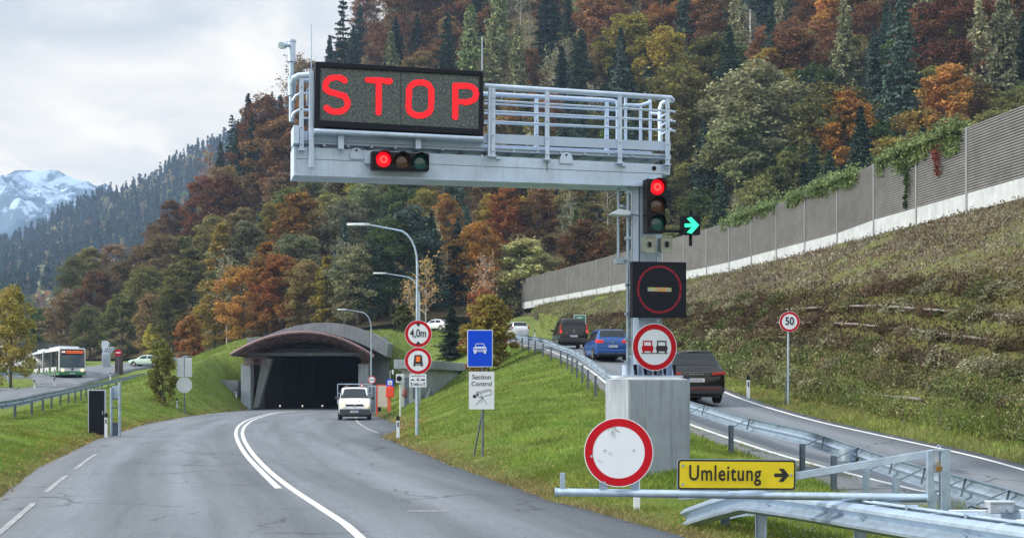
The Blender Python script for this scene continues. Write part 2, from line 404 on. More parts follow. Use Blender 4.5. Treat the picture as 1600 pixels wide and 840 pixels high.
def sub(pts, a, b):
    """piece of polyline between lengths a,b"""
    o = []; s = 0
    for i in range(len(pts)-1):
        p, q = Vector(pts[i]), Vector(pts[i+1]); L = (q-p).length
        for k in range(9):
            u = s+L*k/8
            if a <= u <= b: o.append(tuple(p.lerp(q, k/8)))
        s += L
    return o
for a, b in ((3,9),(14.4,22.3),(24.3,29.5),(31.0,38.5)):
    pp = sub(le, a, b)
    if len(pp) > 1: strip(mk, pp, .10)
tag(mk.build('road_marking', M_PAINT_OLD, fix=False), kind='structure', label='worn white left edge line of the main road')
mk = MB(); strip(mk, [RP(560,645), RP(556,652), RP(560,661), RP(574,670), RP(590,677)], .13); strip(mk, [(-1.66,20.2),(-.98,20.2)], .16)
tag(mk.build('road_marking', M_PAINT_OLD, fix=False), kind='structure', label='faint white line at the lay-by')
strip

# ramp road
ysr = list(np.arange(-40, 66, 1.5)) + list(np.arange(66, 139, 3.))
pl = []; pr = []
for y in ysr:
    pl.append(Vector((itp(T[8], y)-.25-1.7*min(1, max(0, (27-y)/7)), y, itp(T[8], y, 2)))); pr.append(Vector((itp(T[9], y)+.1, y, itp(T[9], y, 2))))
# curve left over the tunnel
ce = [(.2,140,7.15),(-2,148,7.8),(-6,155,8.3),(-13,161,8.5),(-20,163,8.4)]
for i, p in enumerate(ce):
    a = Vector(ce[max(i-1, 0)]); b = Vector(ce[min(i+1, len(ce)-1)]); t = (b-a).normalized(); n = Vector((-t.y, t.x, 0)).normalized()*2.7
    pl.append(Vector(p)+n); pr.append(Vector(p)-n)
tag(ribbon('ramp_road', pl, pr, .035, M_ASPH2, skirt=.5, nx=4), kind='structure', label='narrow ramp road climbing past the gantry on the right')
def rz_(x, y): return float(itp(T[8], y, 2))+.035
mk = MB()
for off_, w in ((.0, .13), (None, .13)):
    pts = []
    for y in np.arange(-20, 136, 4.):
        pts.append((itp(T[8], y)+.12 if off_ is not None else itp(T[9], y)-.3, y))
    strip(mk, pts, w, z=.006, zf=rz_)
tag(mk.build('road_marking', M_PAINT, fix=False), kind='structure', label='white edge lines of the ramp road')

# left side: bus road, junction arm and the far road behind
def gz(x, y): return ground(x, y)
def patch_road(name, poly_l, poly_r, m, lift=.05, label=None):
    pl = []; pr = []
    n = 40
    def res(pts):
        P3 = [Vector(p) for p in pts]; d = [0]
        for i in range(len(P3)-1): d.append(d[-1]+(P3[i+1]-P3[i]).length)
        o = []
        for k in range(n+1):
            s = d[-1]*k/n; i = max(j for j in range(len(d)) if d[j] <= s+1e-9); i = min(i, len(P3)-2)
            t = (s-d[i])/max(1e-6, d[i+1]-d[i]); q = P3[i].lerp(P3[i+1], t); o.append(Vector((q.x, q.y, gz(q.x, q.y))))
        return o
    return tag(ribbon(name, res(poly_l), res(poly_r), lift+.12, m, skirt=.5, nx=6), kind='structure', label=label)
patch_road('side_road', [(-27.0,40),(-28.9,60),(-32.2,75),(-36.8,90),(-38.9,100),(-40.8,111.5)], [(-23.4,40),(-24.6,58),(-28.2,72),(-34.3,96),(-37.2,111.5)], M_ASPH2, label='side road behind the left guardrail')
patch_road('junction_road', [(-100,103.5),(-70,103),(-39.5,102.5)], [(-100,97.5),(-70,97.5),(-38.2,98)], M_ASPH2, lift=.06, label='arm of the side road leading off to the left')
patch_road('bus_road', [(-40.9,111),(-44.5,119),(-48,128),(-52,140),(-53,155),(-51,170),(-46,186)], [(-37.3,111),(-39.2,120),(-42,135),(-44.3,150),(-44,165),(-40,182)], M_ASPH2, lift=.07, label='road curving away behind the grass bank')
patch_road('bus_road', [(-47,128),(-60,133),(-80,141),(-110,152)], [(-50,138),(-60,142),(-80,149),(-110,160)], M_ASPH2, lift=.09, label='road the bus comes along from the left')

# hillside sheet
V = []; Fc = []; pxs = list(np.arange(-500, 2101, 40)); NTt = 36
for px in pxs:
    for k in range(NTt):
        t = k/(NTt-1); p = hill_t(px, t)
        nz = mnoise.fractal(Vector((p.x*.02, p.y*.02, 5)), 1., 2., 4)*3*min(1, t*4)
        V.append((p.x, p.y, p.z-.4+nz))
    a = hill_t(px, 1); V.append((a.x*1.25, a.y*1.25, a.z*.8))
W = NTt+1
for i in range(len(pxs)-1):
    for k in range(W-1):
        a = i*W+k; Fc.append((a, a+W, a+W+1, a+1))
def forest_floor():
    m = bpy.data.materials.new('forest_floor'); m.use_nodes = True; nt = m.node_tree; b = nt.nodes['Principled BSDF']
    g = N(nt, 'ShaderNodeNewGeometry'); pos = g.outputs['Position']
    c = ramp(nt, noise(nt, pos, .25, 6, .7), [(.3, (.03,.032,.016)), (.5, (.065,.052,.028)), (.7, (.10,.075,.036))])
    nt.links.new(c, b.inputs['Base Color']); b.inputs['Roughness'].default_value = 1; b.inputs['Specular IOR Level'].default_value = 0
    return m
M_FLOOR = forest_floor()
tag(link('hillside', npmesh('hillside', V, Fc, [M_FLOOR], smooth=True)), kind='structure', label='steep wooded hillside')

# ------------------------------------------------------------------ camera, sky, sun
cam = bpy.data.cameras.new('camera'); cam.lens = 36*F/1600; cam.sensor_width = 36; cam.shift_y = (HY-420)/1600; cam.clip_end = 20000; cam.clip_start = .1
co = bpy.data.objects.new('camera', cam); COL.objects.link(co); co.location = (0, 0, CH); co.rotation_euler = (R(90), 0, 0); SC.camera = co
SUND = Vector((-.84, -.16, .52)).normalized()
el = math.asin(SUND.z); azs = math.atan2(SUND.x, SUND.y)
sl = bpy.data.lights.new('sun', 'SUN'); sl.energy = 4.8; sl.angle = R(6); sl.color = (1, .92, .80)
so = bpy.data.objects.new('sun', sl); COL.objects.link(so); so.rotation_euler = SUND.to_track_quat('Z', 'Y').to_euler(); so.location = (0,0,60)
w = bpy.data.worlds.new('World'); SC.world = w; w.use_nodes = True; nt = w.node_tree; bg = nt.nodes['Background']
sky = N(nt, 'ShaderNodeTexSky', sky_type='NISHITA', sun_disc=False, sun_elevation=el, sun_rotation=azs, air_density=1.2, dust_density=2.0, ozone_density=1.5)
tc = N(nt, 'ShaderNodeTexCoord'); d = tc.outputs['Generated']
sep = N(nt, 'ShaderNodeSeparateXYZ'); nt.links.new(d, sep.inputs[0])
# cloud deck coordinates: direction projected on a plane high above
zz = N(nt, 'ShaderNodeMath', operation='ADD'); nt.links.new(sep.outputs[2], zz.inputs[0]); zz.inputs[1].default_value = .12
mz = N(nt, 'ShaderNodeMath', operation='MAXIMUM'); nt.links.new(zz.outputs[0], mz.inputs[0]); mz.inputs[1].default_value = .02
dv = N(nt, 'ShaderNodeVectorMath', operation='DIVIDE'); nt.links.new(d, dv.inputs[0]); cb = N(nt, 'ShaderNodeCombineXYZ')
for i in range(3): nt.links.new(mz.outputs[0], cb.inputs[i])
nt.links.new(cb.outputs[0], dv.inputs[1])
mp = N(nt, 'ShaderNodeMapping'); mp.inputs['Scale'].default_value = (1.0, .55, 0); mp.inputs['Rotation'].default_value = (0,0,R(35)); nt.links.new(dv.outputs[0], mp.inputs[0])
n1 = noise(nt, mp.outputs[0], 1.9, 7, .58, .8); n2 = noise(nt, mp.outputs[0], 5.0, 7, .6, .5)
deck = ramp(nt, n1, [(.34, (.62,.67,.70)), (.46, (.78,.79,.79)), (.56, (.93,.91,.86)), (.66, (1.10,1.05,.95))])
puff = mapr(nt, n2, .54, .64, 0, .8)
puff_lo = mapr(nt, sep.outputs[2], .08, .30, 1, .15)
pm_ = N(nt, 'ShaderNodeMath', operation='MULTIPLY'); nt.links.new(puff, pm_.inputs[0]); nt.links.new(puff_lo, pm_.inputs[1])
deck = mixc(nt, pm_.outputs[0], deck, (1.25,1.17,1.03))
# warm brightening towards the horizon
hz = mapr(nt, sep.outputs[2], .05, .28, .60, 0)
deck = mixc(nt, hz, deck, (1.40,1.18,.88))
# overhead, out of view, the deck is brightened and cooled to light the scene
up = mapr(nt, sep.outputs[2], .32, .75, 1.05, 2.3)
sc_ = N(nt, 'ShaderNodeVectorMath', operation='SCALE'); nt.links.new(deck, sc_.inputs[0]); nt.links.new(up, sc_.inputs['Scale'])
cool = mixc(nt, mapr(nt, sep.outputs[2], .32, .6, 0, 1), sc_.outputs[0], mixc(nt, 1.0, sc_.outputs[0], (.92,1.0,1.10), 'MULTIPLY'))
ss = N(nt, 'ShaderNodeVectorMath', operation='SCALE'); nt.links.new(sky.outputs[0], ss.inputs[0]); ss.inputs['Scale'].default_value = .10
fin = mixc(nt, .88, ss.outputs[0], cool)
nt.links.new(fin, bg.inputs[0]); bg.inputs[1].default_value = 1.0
vs = SC.view_settings; vs.view_transform = 'Standard'; vs.look = 'None'; vs.gamma = 1; vs.use_curve_mapping = False; vs.exposure = 0.15
# ------------------------------------------------------------------ foliage
def foliage_mat(name, trans=.3, objcol=True, base=(.1,.1,.05), attr=None, hv=.5):
    m = bpy.data.materials.new(name); m.use_nodes = True; nt = m.node_tree
    for n in list(nt.nodes):
        if n.type == 'BSDF_PRINCIPLED': nt.nodes.remove(n)
    out = [n for n in nt.nodes if n.type == 'OUTPUT_MATERIAL'][0]
    g = N(nt, 'ShaderNodeNewGeometry'); pos = g.outputs['Position']
    if attr: a = N(nt, 'ShaderNodeAttribute', attribute_name=attr); c = a.outputs['Color']
    elif objcol: a = N(nt, 'ShaderNodeObjectInfo'); c = a.outputs['Color']
    else: a = N(nt, 'ShaderNodeRGB'); a.outputs[0].default_value = (*base, 1); c = a.outputs[0]
    s = N(nt, 'ShaderNodeVectorMath', operation='SCALE'); nt.links.new(c, s.inputs[0])
    k = N(nt, 'ShaderNodeMath', operation='MULTIPLY'); nt.links.new(mapr(nt, g.outputs['Random Per Island'], 0, 1, 1-hv, 1+hv), k.inputs[0])
    nt.links.new(mapr(nt, noise(nt, pos, .45, 3, .6), .3, .7, .7, 1.3), k.inputs[1]); nt.links.new(k.outputs[0], s.inputs['Scale'])
    hs = N(nt, 'ShaderNodeHueSaturation'); nt.links.new(s.outputs[0], hs.inputs['Color']); nt.links.new(mapr(nt, noise(nt, pos, .22, 3, .5), .3, .7, .495, .535), hs.inputs['Hue'])
    d = N(nt, 'ShaderNodeBsdfDiffuse'); t = N(nt, 'ShaderNodeBsdfTranslucent'); mx = N(nt, 'ShaderNodeMixShader'); mx.inputs[0].default_value = trans
    for x in (d, t): nt.links.new(hs.outputs[0], x.inputs[0])
    nt.links.new(d.outputs[0], mx.inputs[1]); nt.links.new(t.outputs[0], mx.inputs[2]); nt.links.new(mx.outputs[0], out.inputs[0])
    return m
M_LEAF = foliage_mat('leaves', .3)
M_NEEDLE = foliage_mat('needles', .08, hv=.35)
M_BARK = mat('bark', (.10,.085,.07), .9, var=.4, scale=2, bump=.5, bscale=6)
M_BARKP = mat('pale_bark', (.33,.32,.30), .9, var=.3, scale=2, bump=.3, bscale=6)

def cards(C, size, up=.5, aspect=1.6, rs=nr, axis=None):
    """random leaf cards (quads) at centres C"""
    n = len(C); nrm = rs.normal(size=(n, 3)); nrm[:, 2] = np.abs(nrm[:, 2])+up; nrm /= np.linalg.norm(nrm, axis=1)[:, None]
    a = rs.normal(size=(n, 3)) if axis is None else axis+rs.normal(size=(n, 3))*.25
    a -= nrm*(a*nrm).sum(1)[:, None]; a /= np.linalg.norm(a, axis=1)[:, None]+1e-9
    b = np.cross(nrm, a); s = (size*rs.uniform(.6, 1.4, n))[:, None]
    a = a*s*aspect/2; b = b*s/2
    V = np.stack([C-a-b*.5, C+a*.1-b, C+a+b*.2, C-a*.1+b], 1).reshape(-1, 3)
    return V, np.arange(4*n).reshape(n, 4)
def join(parts):
    Vs = []; Fs = []; o = 0
    for v, f in parts: Vs.append(v); Fs.append(f+o); o += len(v)
    return np.concatenate(Vs), np.concatenate(Fs)

def limb_tree(H, cr, base, seed, nl=14, th=.02, pale=False):
    """trunk with limbs; returns MB and list of branch points"""
    r = random.Random(seed); mb = MB(); pts = []
    n = 7; bend = [Vector((r.uniform(-.02,.02)*H*i/n, r.uniform(-.02,.02)*H*i/n, 0)) for i in range(n+1)]
    tr = [Vector((0,0,-.5))]+[Vector((0,0,H*.93*i/n))+bend[i] for i in range(1, n+1)]
    mb.tube(tr, [H*th*(1.0-.85*i/n) for i in range(n+1)], 7)
    for k in range(nl):
        t = base+(.92-base)*(k+r.random()*.6)/nl; p = Vector((0,0,H*.93*t)); i = min(n-1, int(t*n)); p = tr[i].lerp(tr[i+1], t*n-i)
        az = k*2.4+r.uniform(-.4,.4); L = cr*(1.05-.75*max(0,(t-.45))/.55)*r.uniform(.75,1.1)
        d = Vector((math.cos(az), math.sin(az), r.uniform(.35,.9)))
        q1 = p+d*L*.5; q2 = q1+Vector((d.x, d.y, d.z*.6+.15))*L*.45
        mb.tube([p, q1, q2], [H*th*.38*(1-t*.5), H*th*.22, H*th*.06], 5, cap=False)
        pts += [q1, q2, (q1+q2)/2]
        for s in range(2):
            e = q1+Vector((r.uniform(-1,1), r.uniform(-1,1), r.uniform(.1,1)))*L*.4; mb.tube([q1.lerp(p,.3), e], [H*th*.12, H*th*.04], 4, cap=False); pts.append(e)
    return mb, pts

def broad(seed, H=16, cr=4.6, base=.16, nleaf=6500, ls=.36, shape='oval', nl=16):
    rs = np.random.RandomState(seed); mb, pts = limb_tree(H, cr, max(.1, base), seed, nl)
    # lobes fill an uneven envelope
    nlobe = 46; C = []
    for k in range(nlobe):
        h = rs.uniform(base, 1.0); 
        if shape == 'oval': w = math.sin(math.pi*min(1, (h-base)/(1-base)*.86+.13))**.6
        elif shape == 'cone': w = (1-(h-base)/(1-base))**.75*.95+.08
        else: w = math.sin(math.pi*min(1, (h-base)/(1-base)*.7+.28))**.5
        az = rs.uniform(0, 2*math.pi); rr = cr*w*math.sqrt(rs.uniform(.15, 1.0))*rs.uniform(.8, 1.12)
        C.append((rr*math.cos(az), rr*math.sin(az), h*H*.97-.3, cr*rs.uniform(.20,.36)))
    for p in pts[::3]: C.append((p.x, p.y, p.z, cr*.24))
    C = np.array(C); idx = rs.randint(0, len(C), nleaf); c = C[idx]
    d = rs.normal(size=(nleaf, 3)); d /= np.linalg.norm(d, axis=1)[:, None]; d[:, 2] *= .55   # flattened sprays
    X = c[:, :3]+d*(c[:, 3]*rs.uniform(.35, 1.0, nleaf)**.5)[:, None]
    tw = rs.rand(nleaf) < .12; X[tw] += rs.normal(size=(tw.sum(), 3))*cr*.10
    V, Fq = cards(X, ls, .6, 1.7, rs)
    return mb, npmesh('crown', V, Fq, [M_LEAF])

def conifer(seed, H=24, cr=3.6, base=.08, whorls=34, nb=10, droop=.35, ls=.5, kind='spruce', sparse=1.0):
    rs = np.random.RandomState(seed); mb = MB(); n = 6
    mb.tube([Vector((0,0,-.5))]+[Vector((0,0,H*.985*i/n)) for i in range(1, n+1)], [H*.013*(1-.93*i/n) for i in range(n+1)], 7)
    Cs = []; Ax = []; lop = rs.uniform(.75, 1.15, 8)
    for w_ in range(whorls):
        t = base+(1-base)*(w_/whorls)**.95; L0 = cr*((1-t)/(1-base))**.8*(.85+.3*rs.rand())+.12
        if kind == 'larch': L0 = cr*((1-t)/(1-base))**.55*(.55+.6*rs.rand())+.1
        for b in range(nb):
            if rs.rand() > sparse: continue
            az = rs.uniform(0, 2*math.pi); L = L0*rs.uniform(.6, 1.12)*lop[int(az/(2*math.pi)*8) % 8]; m = max(3, int(L/ls*2.2))
            s = np.linspace(.12, 1, m); ca, sa = math.cos(az), math.sin(az)
            x = s*L; z = t*H - droop*L*s**1.3 + .18*L*np.maximum(0, s-.7)*2
            P_ = np.stack([ca*x, sa*x, z], 1)
            side = np.array([-sa, ca, 0]); wd = .34*L*(1-.75*s)
            for sg in (-1, 0, 1):
                Q = P_+side*(sg*wd*rs.uniform(.5, 1, m))[:, None]; Q[:, 2] -= abs(sg)*.12*wd*1.5; Cs.append(Q+rs.normal(size=Q.shape)*.07); Ax.append(np.tile(np.array([ca, sa, -.5])+side*sg*.7, (m, 1)))
            if kind == 'larch' or rs.rand() < .5:
                Q = P_+np.array([0, 0, -1.])*(rs.uniform(.2, 1.0 if kind == 'larch' else .5, m))[:, None]; Cs.append(Q); Ax.append(np.tile(np.array([0.1*ca, .1*sa, -1.]), (m, 1)))
    C = np.concatenate(Cs); A = np.concatenate(Ax)
    V, Fq = cards(C, ls*.62, .3 if kind == 'spruce' else 0, 2.4, rs, A)
    return mb, npmesh('crown', V, Fq, [M_NEEDLE])

def bare(seed, H=14, cr=2.8, nleaf=500, ls=.28, th=.011):
    rs = np.random.RandomState(seed); r = random.Random(seed); mb, pts = limb_tree(H, cr, .25, seed, 18, th)
    for k in range(130):
        p = pts[r.randrange(len(pts))]; e = p+Vector((r.uniform(-1,1), r.uniform(-1,1), r.uniform(-.1,1.2)))*cr*.33
        mb.tube([p, e], [.035, .012], 3, cap=False); pts.append(e)
    C = np.array([tuple(pts[i]) for i in rs.randint(0, len(pts), nleaf)])+rs.normal(size=(nleaf, 3))*.35
    V, Fq = cards(C, ls, .3, 1.5, rs)
    return mb, npmesh('crown', V, Fq, [M_LEAF])

PROTO = {}
def proto(kind, mb, crown, H, bark):
    me = None
    o = mb.build('trunk', bark, smooth=60); me = o.data; bpy.data.objects.remove(o)
    PROTO.setdefault(kind, []).append((me, crown, H))
for s in range(5): proto('broad', *broad(100+s, 16, [4.6,5.2,4.2,5.6,4.8][s], .1, 15000, .235), 16, M_BARK)
for s in range(3): proto('slim', *broad(120+s, 16, 3.0, .12, 11000, .22, 'cone'), 16, M_BARK)
for s in range(4): proto('spruce', *conifer(140+s, 24, [5.2,5.9,4.6,5.4][s], .06, 34, 11, .38, .42), 24, M_BARK)
for s in range(3): proto('larch', *conifer(160+s, 24, 3.6, .2, 30, 8, .25, .5, 'larch'), 24, M_BARKP)
for s in range(2): proto('scraggy', *conifer(170+s, 22, 3.8, .12, 20, 7, .1, .45, 'spruce', .75), 22, M_BARK)
for s in range(3): proto('bare', *bare(180+s), 14, M_BARKP)
for s in range(2): proto('bush', *broad(190+s, 5, 1.7, .02, 13000, .11, 'oval', 22), 5, M_BARK)

def tree(kind, loc, H, col, label, cat='tree', group=None, variant=None, wide=1.0, name=None, bend=0):
    v = PROTO[kind][rnd.randrange(len(PROTO[kind])) if variant is None else variant]
    nm = name or {'broad':'broadleaf_tree','slim':'broadleaf_tree','spruce':'spruce_tree','scraggy':'spruce_tree','larch':'larch_tree','bare':'bare_tree','bush':'bush'}[kind]
    t = thing(nm, label, cat, loc, rnd.uniform(0, 6.28), group); s = H/v[2]; t.scale = (s*wide, s*wide, s)
    link('trunk', v[0], t); c = link('crown', v[1], t); c.color = (*col, 1)
    return t

C_SPR = (.050,.080,.060); C_SPB = (.080,.125,.100); C_RUST = (.26,.125,.070); C_DRED = (.20,.082,.058); C_OR = (.40,.185,.062); C_YO = (.32,.25,.068)
C_OLV = (.22,.205,.080); C_GRY = (.29,.29,.17); C_BRN = (.26,.175,.095); C_PAL = (.55,.50,.22); C_GRN = (.12,.17,.065); C_LAR = (.23,.265,.14)
KN = {C_SPR:'dark green', C_SPB:'blue green', C_RUST:'rust red', C_DRED:'dark red', C_OR:'orange', C_YO:'yellow olive', C_OLV:'olive', C_GRY:'grey green', C_BRN:'brown', C_PAL:'pale yellow', C_GRN:'green', C_LAR:'soft green'}
KT = {'broad':'broadleaf tree', 'slim':'slender broadleaf tree', 'spruce':'spruce', 'scraggy':'ragged spruce', 'larch':'larch', 'bare':'bare pale-trunked tree'}
KEY = [ # px, base y, height px, kind, colour, label
 (362,262,112,'scraggy',C_SPR,'tall dark spruce on the skyline, left of the grey radar pole'),
 (388,255,120,'spruce',C_SPR,'dense dark spruce right beside the tallest skyline spruce'),
 (345,285,85,'spruce',C_SPR,None),(303,338,92,'scraggy',C_SPR,'leaning ragged dark spruce at the left end of the skyline'),
 (325,330,100,'bare',C_RUST,None),(300,352,60,'spruce',C_SPR,None),(372,300,110,'spruce',C_SPR,None),
 (536,150,155,'scraggy',C_SPR,'ragged spruce poking above the display board into the sky'),(552,150,110,'spruce',C_SPR,None),(515,150,95,'spruce',C_SPR,None),
 (458,160,110,'bare',C_BRN,'thin half-bare tree on the skyline behind the radar pole'),
 (425,215,85,'scraggy',C_SPR,None),(480,150,75,'broad',C_BRN,None),
 (610,185,135,'larch',C_LAR,'pale green pointed larch above the display board'),
 (655,200,120,'broad',C_BRN,None),(640,110,140,'broad',C_RUST,None),(700,70,140,'broad',C_RUST,None),
 (735,210,200,'larch',C_LAR,'big soft green larch above the right end of the display'),(700,190,170,'spruce',C_SPR,None),(780,120,170,'larch',C_LAR,None),
 (415,295,145,'broad',C_RUST,'wide rust red beech below the skyline spruces'),(445,330,150,'broad',C_RUST,None),
 (318,400,125,'broad',C_DRED,'dark red beech on the left edge of the near hillside'),(352,395,120,'broad',C_DRED,None),(300,420,80,'broad',C_DRED,None),
 (240,372,52,'broad',(.50,.44,.12),'small bright yellow sunlit tree at the left foot of the ridge'),
 (222,470,90,'broad',C_BRN,None),(258,470,110,'broad',C_BRN,None),(190,500,95,'broad',C_BRN,None),(150,520,100,'broad',C_RUST,None),(285,450,85,'broad',C_OLV,None),
 (404,395,70,'spruce',C_SPB,'small blue green spruce among the red beeches'),
 (470,470,110,'broad',C_GRY,None),(485,390,120,'broad',C_GRY,None),(540,420,110,'broad',C_GRY,None),(560,365,110,'broad',C_YO,None),(515,400,100,'broad',C_OLV,None),
 (415,528,152,'slim',C_OR,'orange red tree standing to the left of the tunnel roof'),(440,522,130,'broad',(.30,.10,.045),None),(380,535,125,'broad',C_OR,None),
 (335,545,110,'broad',C_YO,None),(355,545,150,'bare',C_GRY,None),(270,548,100,'broad',C_OLV,None),(235,552,95,'broad',C_BRN,None),(190,556,100,'broad',C_OLV,None),
 (300,545,70,'slim',C_RUST,None),(140,556,80,'broad',C_OLV,None),(95,556,100,'broad',C_BRN,None),(60,556,80,'broad',C_GRN,None),
 (510,512,115,'slim',C_YO,'yellow tree just behind the tunnel roof'),(538,505,135,'bare',C_GRY,'pale bare birch rising behind the tunnel roof'),(480,515,110,'broad',C_BRN,None),
 (585,495,120,'broad',C_SPB,None),(560,500,120,'broad',C_GRY,None),(610,490,150,'broad',C_GRN,None),(640,480,160,'broad',C_SPB,None),(675,478,150,'spruce',C_SPB,None),
 (715,470,130,'spruce',C_SPR,None),(700,400,100,'broad',C_OR,'orange tree above the tall street lamp'),(668,380,90,'broad',C_YO,None),
 (745,470,125,'broad',C_OR,None),(730,430,110,'spruce',C_SPB,None),(790,400,110,'broad',(.30,.09,.04),'vivid orange red tree below the gantry beam'),(765,390,90,'broad',C_YO,None),
 (900,440,115,'spruce',C_GRN,None),(840,390,100,'broad',C_RUST,None),(905,450,110,'broad',C_RUST,None),(945,450,90,'broad',C_RUST,None),
 (900,370,100,'broad',C_OLV,None),(950,380,120,'bare',C_OLV,None),(925,420,60,'broad',C_BRN,None),
 (985,160,140,'broad',C_YO,'large yellow-topped beech above the walkway railing'),(1040,200,160,'broad',C_YO,None),(1060,300,200,'broad',C_OLV,'broad dark olive beech right of the gantry walkway'),(1110,200,150,'broad',C_OLV,None),
 (1180,330,230,'broad',C_GRY,'large grey green ash tree behind the noise barrier'),(1150,360,180,'broad',C_GRY,None),(1205,300,150,'broad',C_GRY,None),
 (1172,110,98,'bare',C_GRY,None),(1105,120,130,'broad',C_RUST,None),(1065,90,90,'broad',C_OR,None),(940,110,130,'broad',C_RUST,'dark red beech above the right part of the walkway'),
 (1240,200,160,'broad',C_RUST,None),(1290,330,200,'broad',C_OLV,None),(1320,330,190,'broad',C_OR,None),(1320,200,200,'larch',C_GRY,'tall larch with a bare grey lower trunk'),
 (1410,260,270,'spruce',C_SPB,'huge blue green spruce behind the noise barrier'),(1365,200,160,'spruce',C_SPB,None),(1495,180,190,'broad',C_DRED,'dark red beech beside the huge blue green spruce'),
 (1480,270,170,'broad',C_OR,None),(1570,220,250,'larch',(.16,.155,.10),'weeping grey larch at the right edge above the barrier'),(1530,190,190,'larch',C_GRY,None),
 (1600,200,180,'spruce',C_SPR,None),(1450,330,120,'broad',C_OLV,None),(1380,360,110,'spruce',C_SPR,None),(1090,400,100,'broad',C_GRN,None),(1125,430,110,'broad',C_OLV,None),
]
def region(px, py):
    if px < 340: return 'at the left foot of the hill' if py > 420 else 'on the left skyline'
    if px < 600: return 'on the skyline left of the display' if py < 250 else ('on the slope left of the gantry' if py < 430 else 'above the tunnel roof')
    if px < 1000: return 'high above the gantry' if py < 200 else 'on the slope under the gantry beam'
    return 'high on the right slope' if py < 200 else 'behind the noise barrier'
placed = []
def put(px, py, hp, kind, col, label=None):
    p = hill_at(px, py)
    if p is None: p = hill_t(px, 0.0 if py > 300 else 1.0)
    H = hp*p.y/F*1.04
    g = None; vv = rnd.uniform(.58,1.18)
    if not label:
        g = f'{KN.get(col, "autumn")} {KT[kind]}s {region(px, py)}'; label = f'{KN.get(col, "warm orange")} {KT[kind]} {region(px, py)}'
    tree(kind, p-Vector((0,0,.4)), H, tuple(c*rnd.uniform(.92,1.08)*vv for c in col), label, 'tree', g, wide=1.0 if kind in ('spruce','larch','scraggy','bare') else rnd.uniform(1.0,1.25))
    placed.append((px, py))
for k in KEY: put(*k)
def palette(px, py):
    if px < 340: return [('broad',C_BRN,3),('broad',C_OLV,3),('broad',C_RUST,1),('bare',C_BRN,1),('spruce',C_SPR,.6)]
    if px < 600 and py < 330: return [('broad',C_RUST,4),('spruce',C_SPR,1.5),('broad',C_BRN,1),('broad',C_OR,.6)]
    if px < 600: return [('broad',C_BRN,2),('broad',C_GRY,2),('bare',C_GRY,1.5),('broad',C_OR,1),('slim',C_YO,1),('broad',C_OLV,1.5),('spruce',C_SPB,.8)]
    if px < 1000 and py < 230: return [('spruce',C_SPR,3),('larch',C_LAR,1.5),('broad',C_RUST,2),('broad',C_BRN,2),('bare',C_GRY,1)]
    if px < 1000: return [('broad',C_BRN,2),('spruce',C_SPB,2),('broad',C_OLV,2),('broad',C_RUST,1.6),('broad',C_OR,1),('bare',C_GRY,1),('slim',C_GRN,1.5)]
    if py < 150: return [('broad',C_RUST,3),('larch',C_GRY,1),('spruce',C_SPB,2),('broad',C_BRN,1.5),('broad',C_OR,.8)]
    return [('broad',C_OLV,4),('broad',C_BRN,1.2),('broad',C_OR,.5),('broad',C_YO,.8),('spruce',C_SPR,2),('broad',C_GRN,1.5),('bare',C_GRY,.8)]
tries = 0
while tries < 9000:
    tries += 1
    px = rnd.uniform(110, 1680); py = rnd.uniform(-40, 556)
    q = hill_at(px, py)
    if q is None or (770 < px < 890 and py > 395): continue
    if any(abs(px-a)/44 < 1 and ((px-a)/44)**2+((py-b)/26)**2 < 1 for a, b in placed): continue
    pal = palette(px, py); tot = sum(p[2] for p in pal); u = rnd.uniform(0, tot)
    for kd, cc, w_ in pal:
        u -= w_
        if u <= 0: break
    H = {'broad':14,'slim':15,'spruce':20,'larch':20,'bare':14}[kd]*rnd.uniform(.8,1.15)
    if q.y < 215: H *= .8
    put(px, py, H/q.y*F, kd, cc)
print('TREES', len(placed))

q = hill_at(1172, 112); t = thing('dead_tree', 'slim white dead trunk sticking up above the olive trees', 'tree', q); Hd = 98*q.y/F
mb = MB(); mb.tube([(0,0,-1),(.1,0,Hd*.5),(0,.1,Hd*1.0)], [.28,.2,.06], 7); mb.build('trunk', mat('dead_wood', (.6,.58,.55), .8, var=.3, scale=1), t, smooth=50)
for i in range(7): mb = MB(); z_ = Hd*(.35+.09*i); a_ = i*2.3; mb.tube([(0,0,z_),(math.cos(a_)*.9,math.sin(a_)*.9,z_+.5)], [.05,.02], 4); mb.build('branch', M_BARKP, t)
# ------------------------------------------------------------------ near vegetation, each its own
tree('broad', onground(17,105), 8.6, (.34,.27,.085), 'yellow green tree with a dark trunk by the side road', wide=.78, variant=1)
t = tree('bush', onground(254,85), 4.4, (.20,.19,.06), 'tall leafy bush on the grass slope left of the tunnel road', 'bush', variant=0, wide=.62)
tree('spruce', onground(705,107), 4.6, (.045,.07,.05), 'small dark spruce on top of the concrete side building', variant=0, wide=1.75)
t = tree('bush', onground(762,84), 5.4, (.26,.20,.06), 'big round bush with reddish top behind the blue sign', 'bush', variant=1, wide=.95)
tree('bush', onground(757,90), 5.9, (.28,.10,.07), 'reddish shrub half hidden behind the round bush', 'bush', variant=0, wide=.8)
tree('bush', Vector(((815-800)/F*190,190,12.5)), 12.0, (.44,.42,.20), 'pale yellow green willow behind the end of the noise barrier', 'tree', variant=1, wide=1.25, name='willow_tree')
tree('bush', Vector(((852-800)/F*192,192,12.8)), 9.5, (.44,.42,.20), 'smaller pale willow right of the larger one behind the barrier', 'tree', variant=0, wide=1.2, name='willow_tree')
tree('bare', onground(665,135), 8.6, (.42,.23,.10), 'thin young birch with few orange leaves behind the lamp pole', variant=0, wide=1.0)
tree('bare', onground(757,168), 10.0, (.42,.20,.12), 'young tree with pinkish orange leaves left of the barrier end', variant=1, wide=1.0)
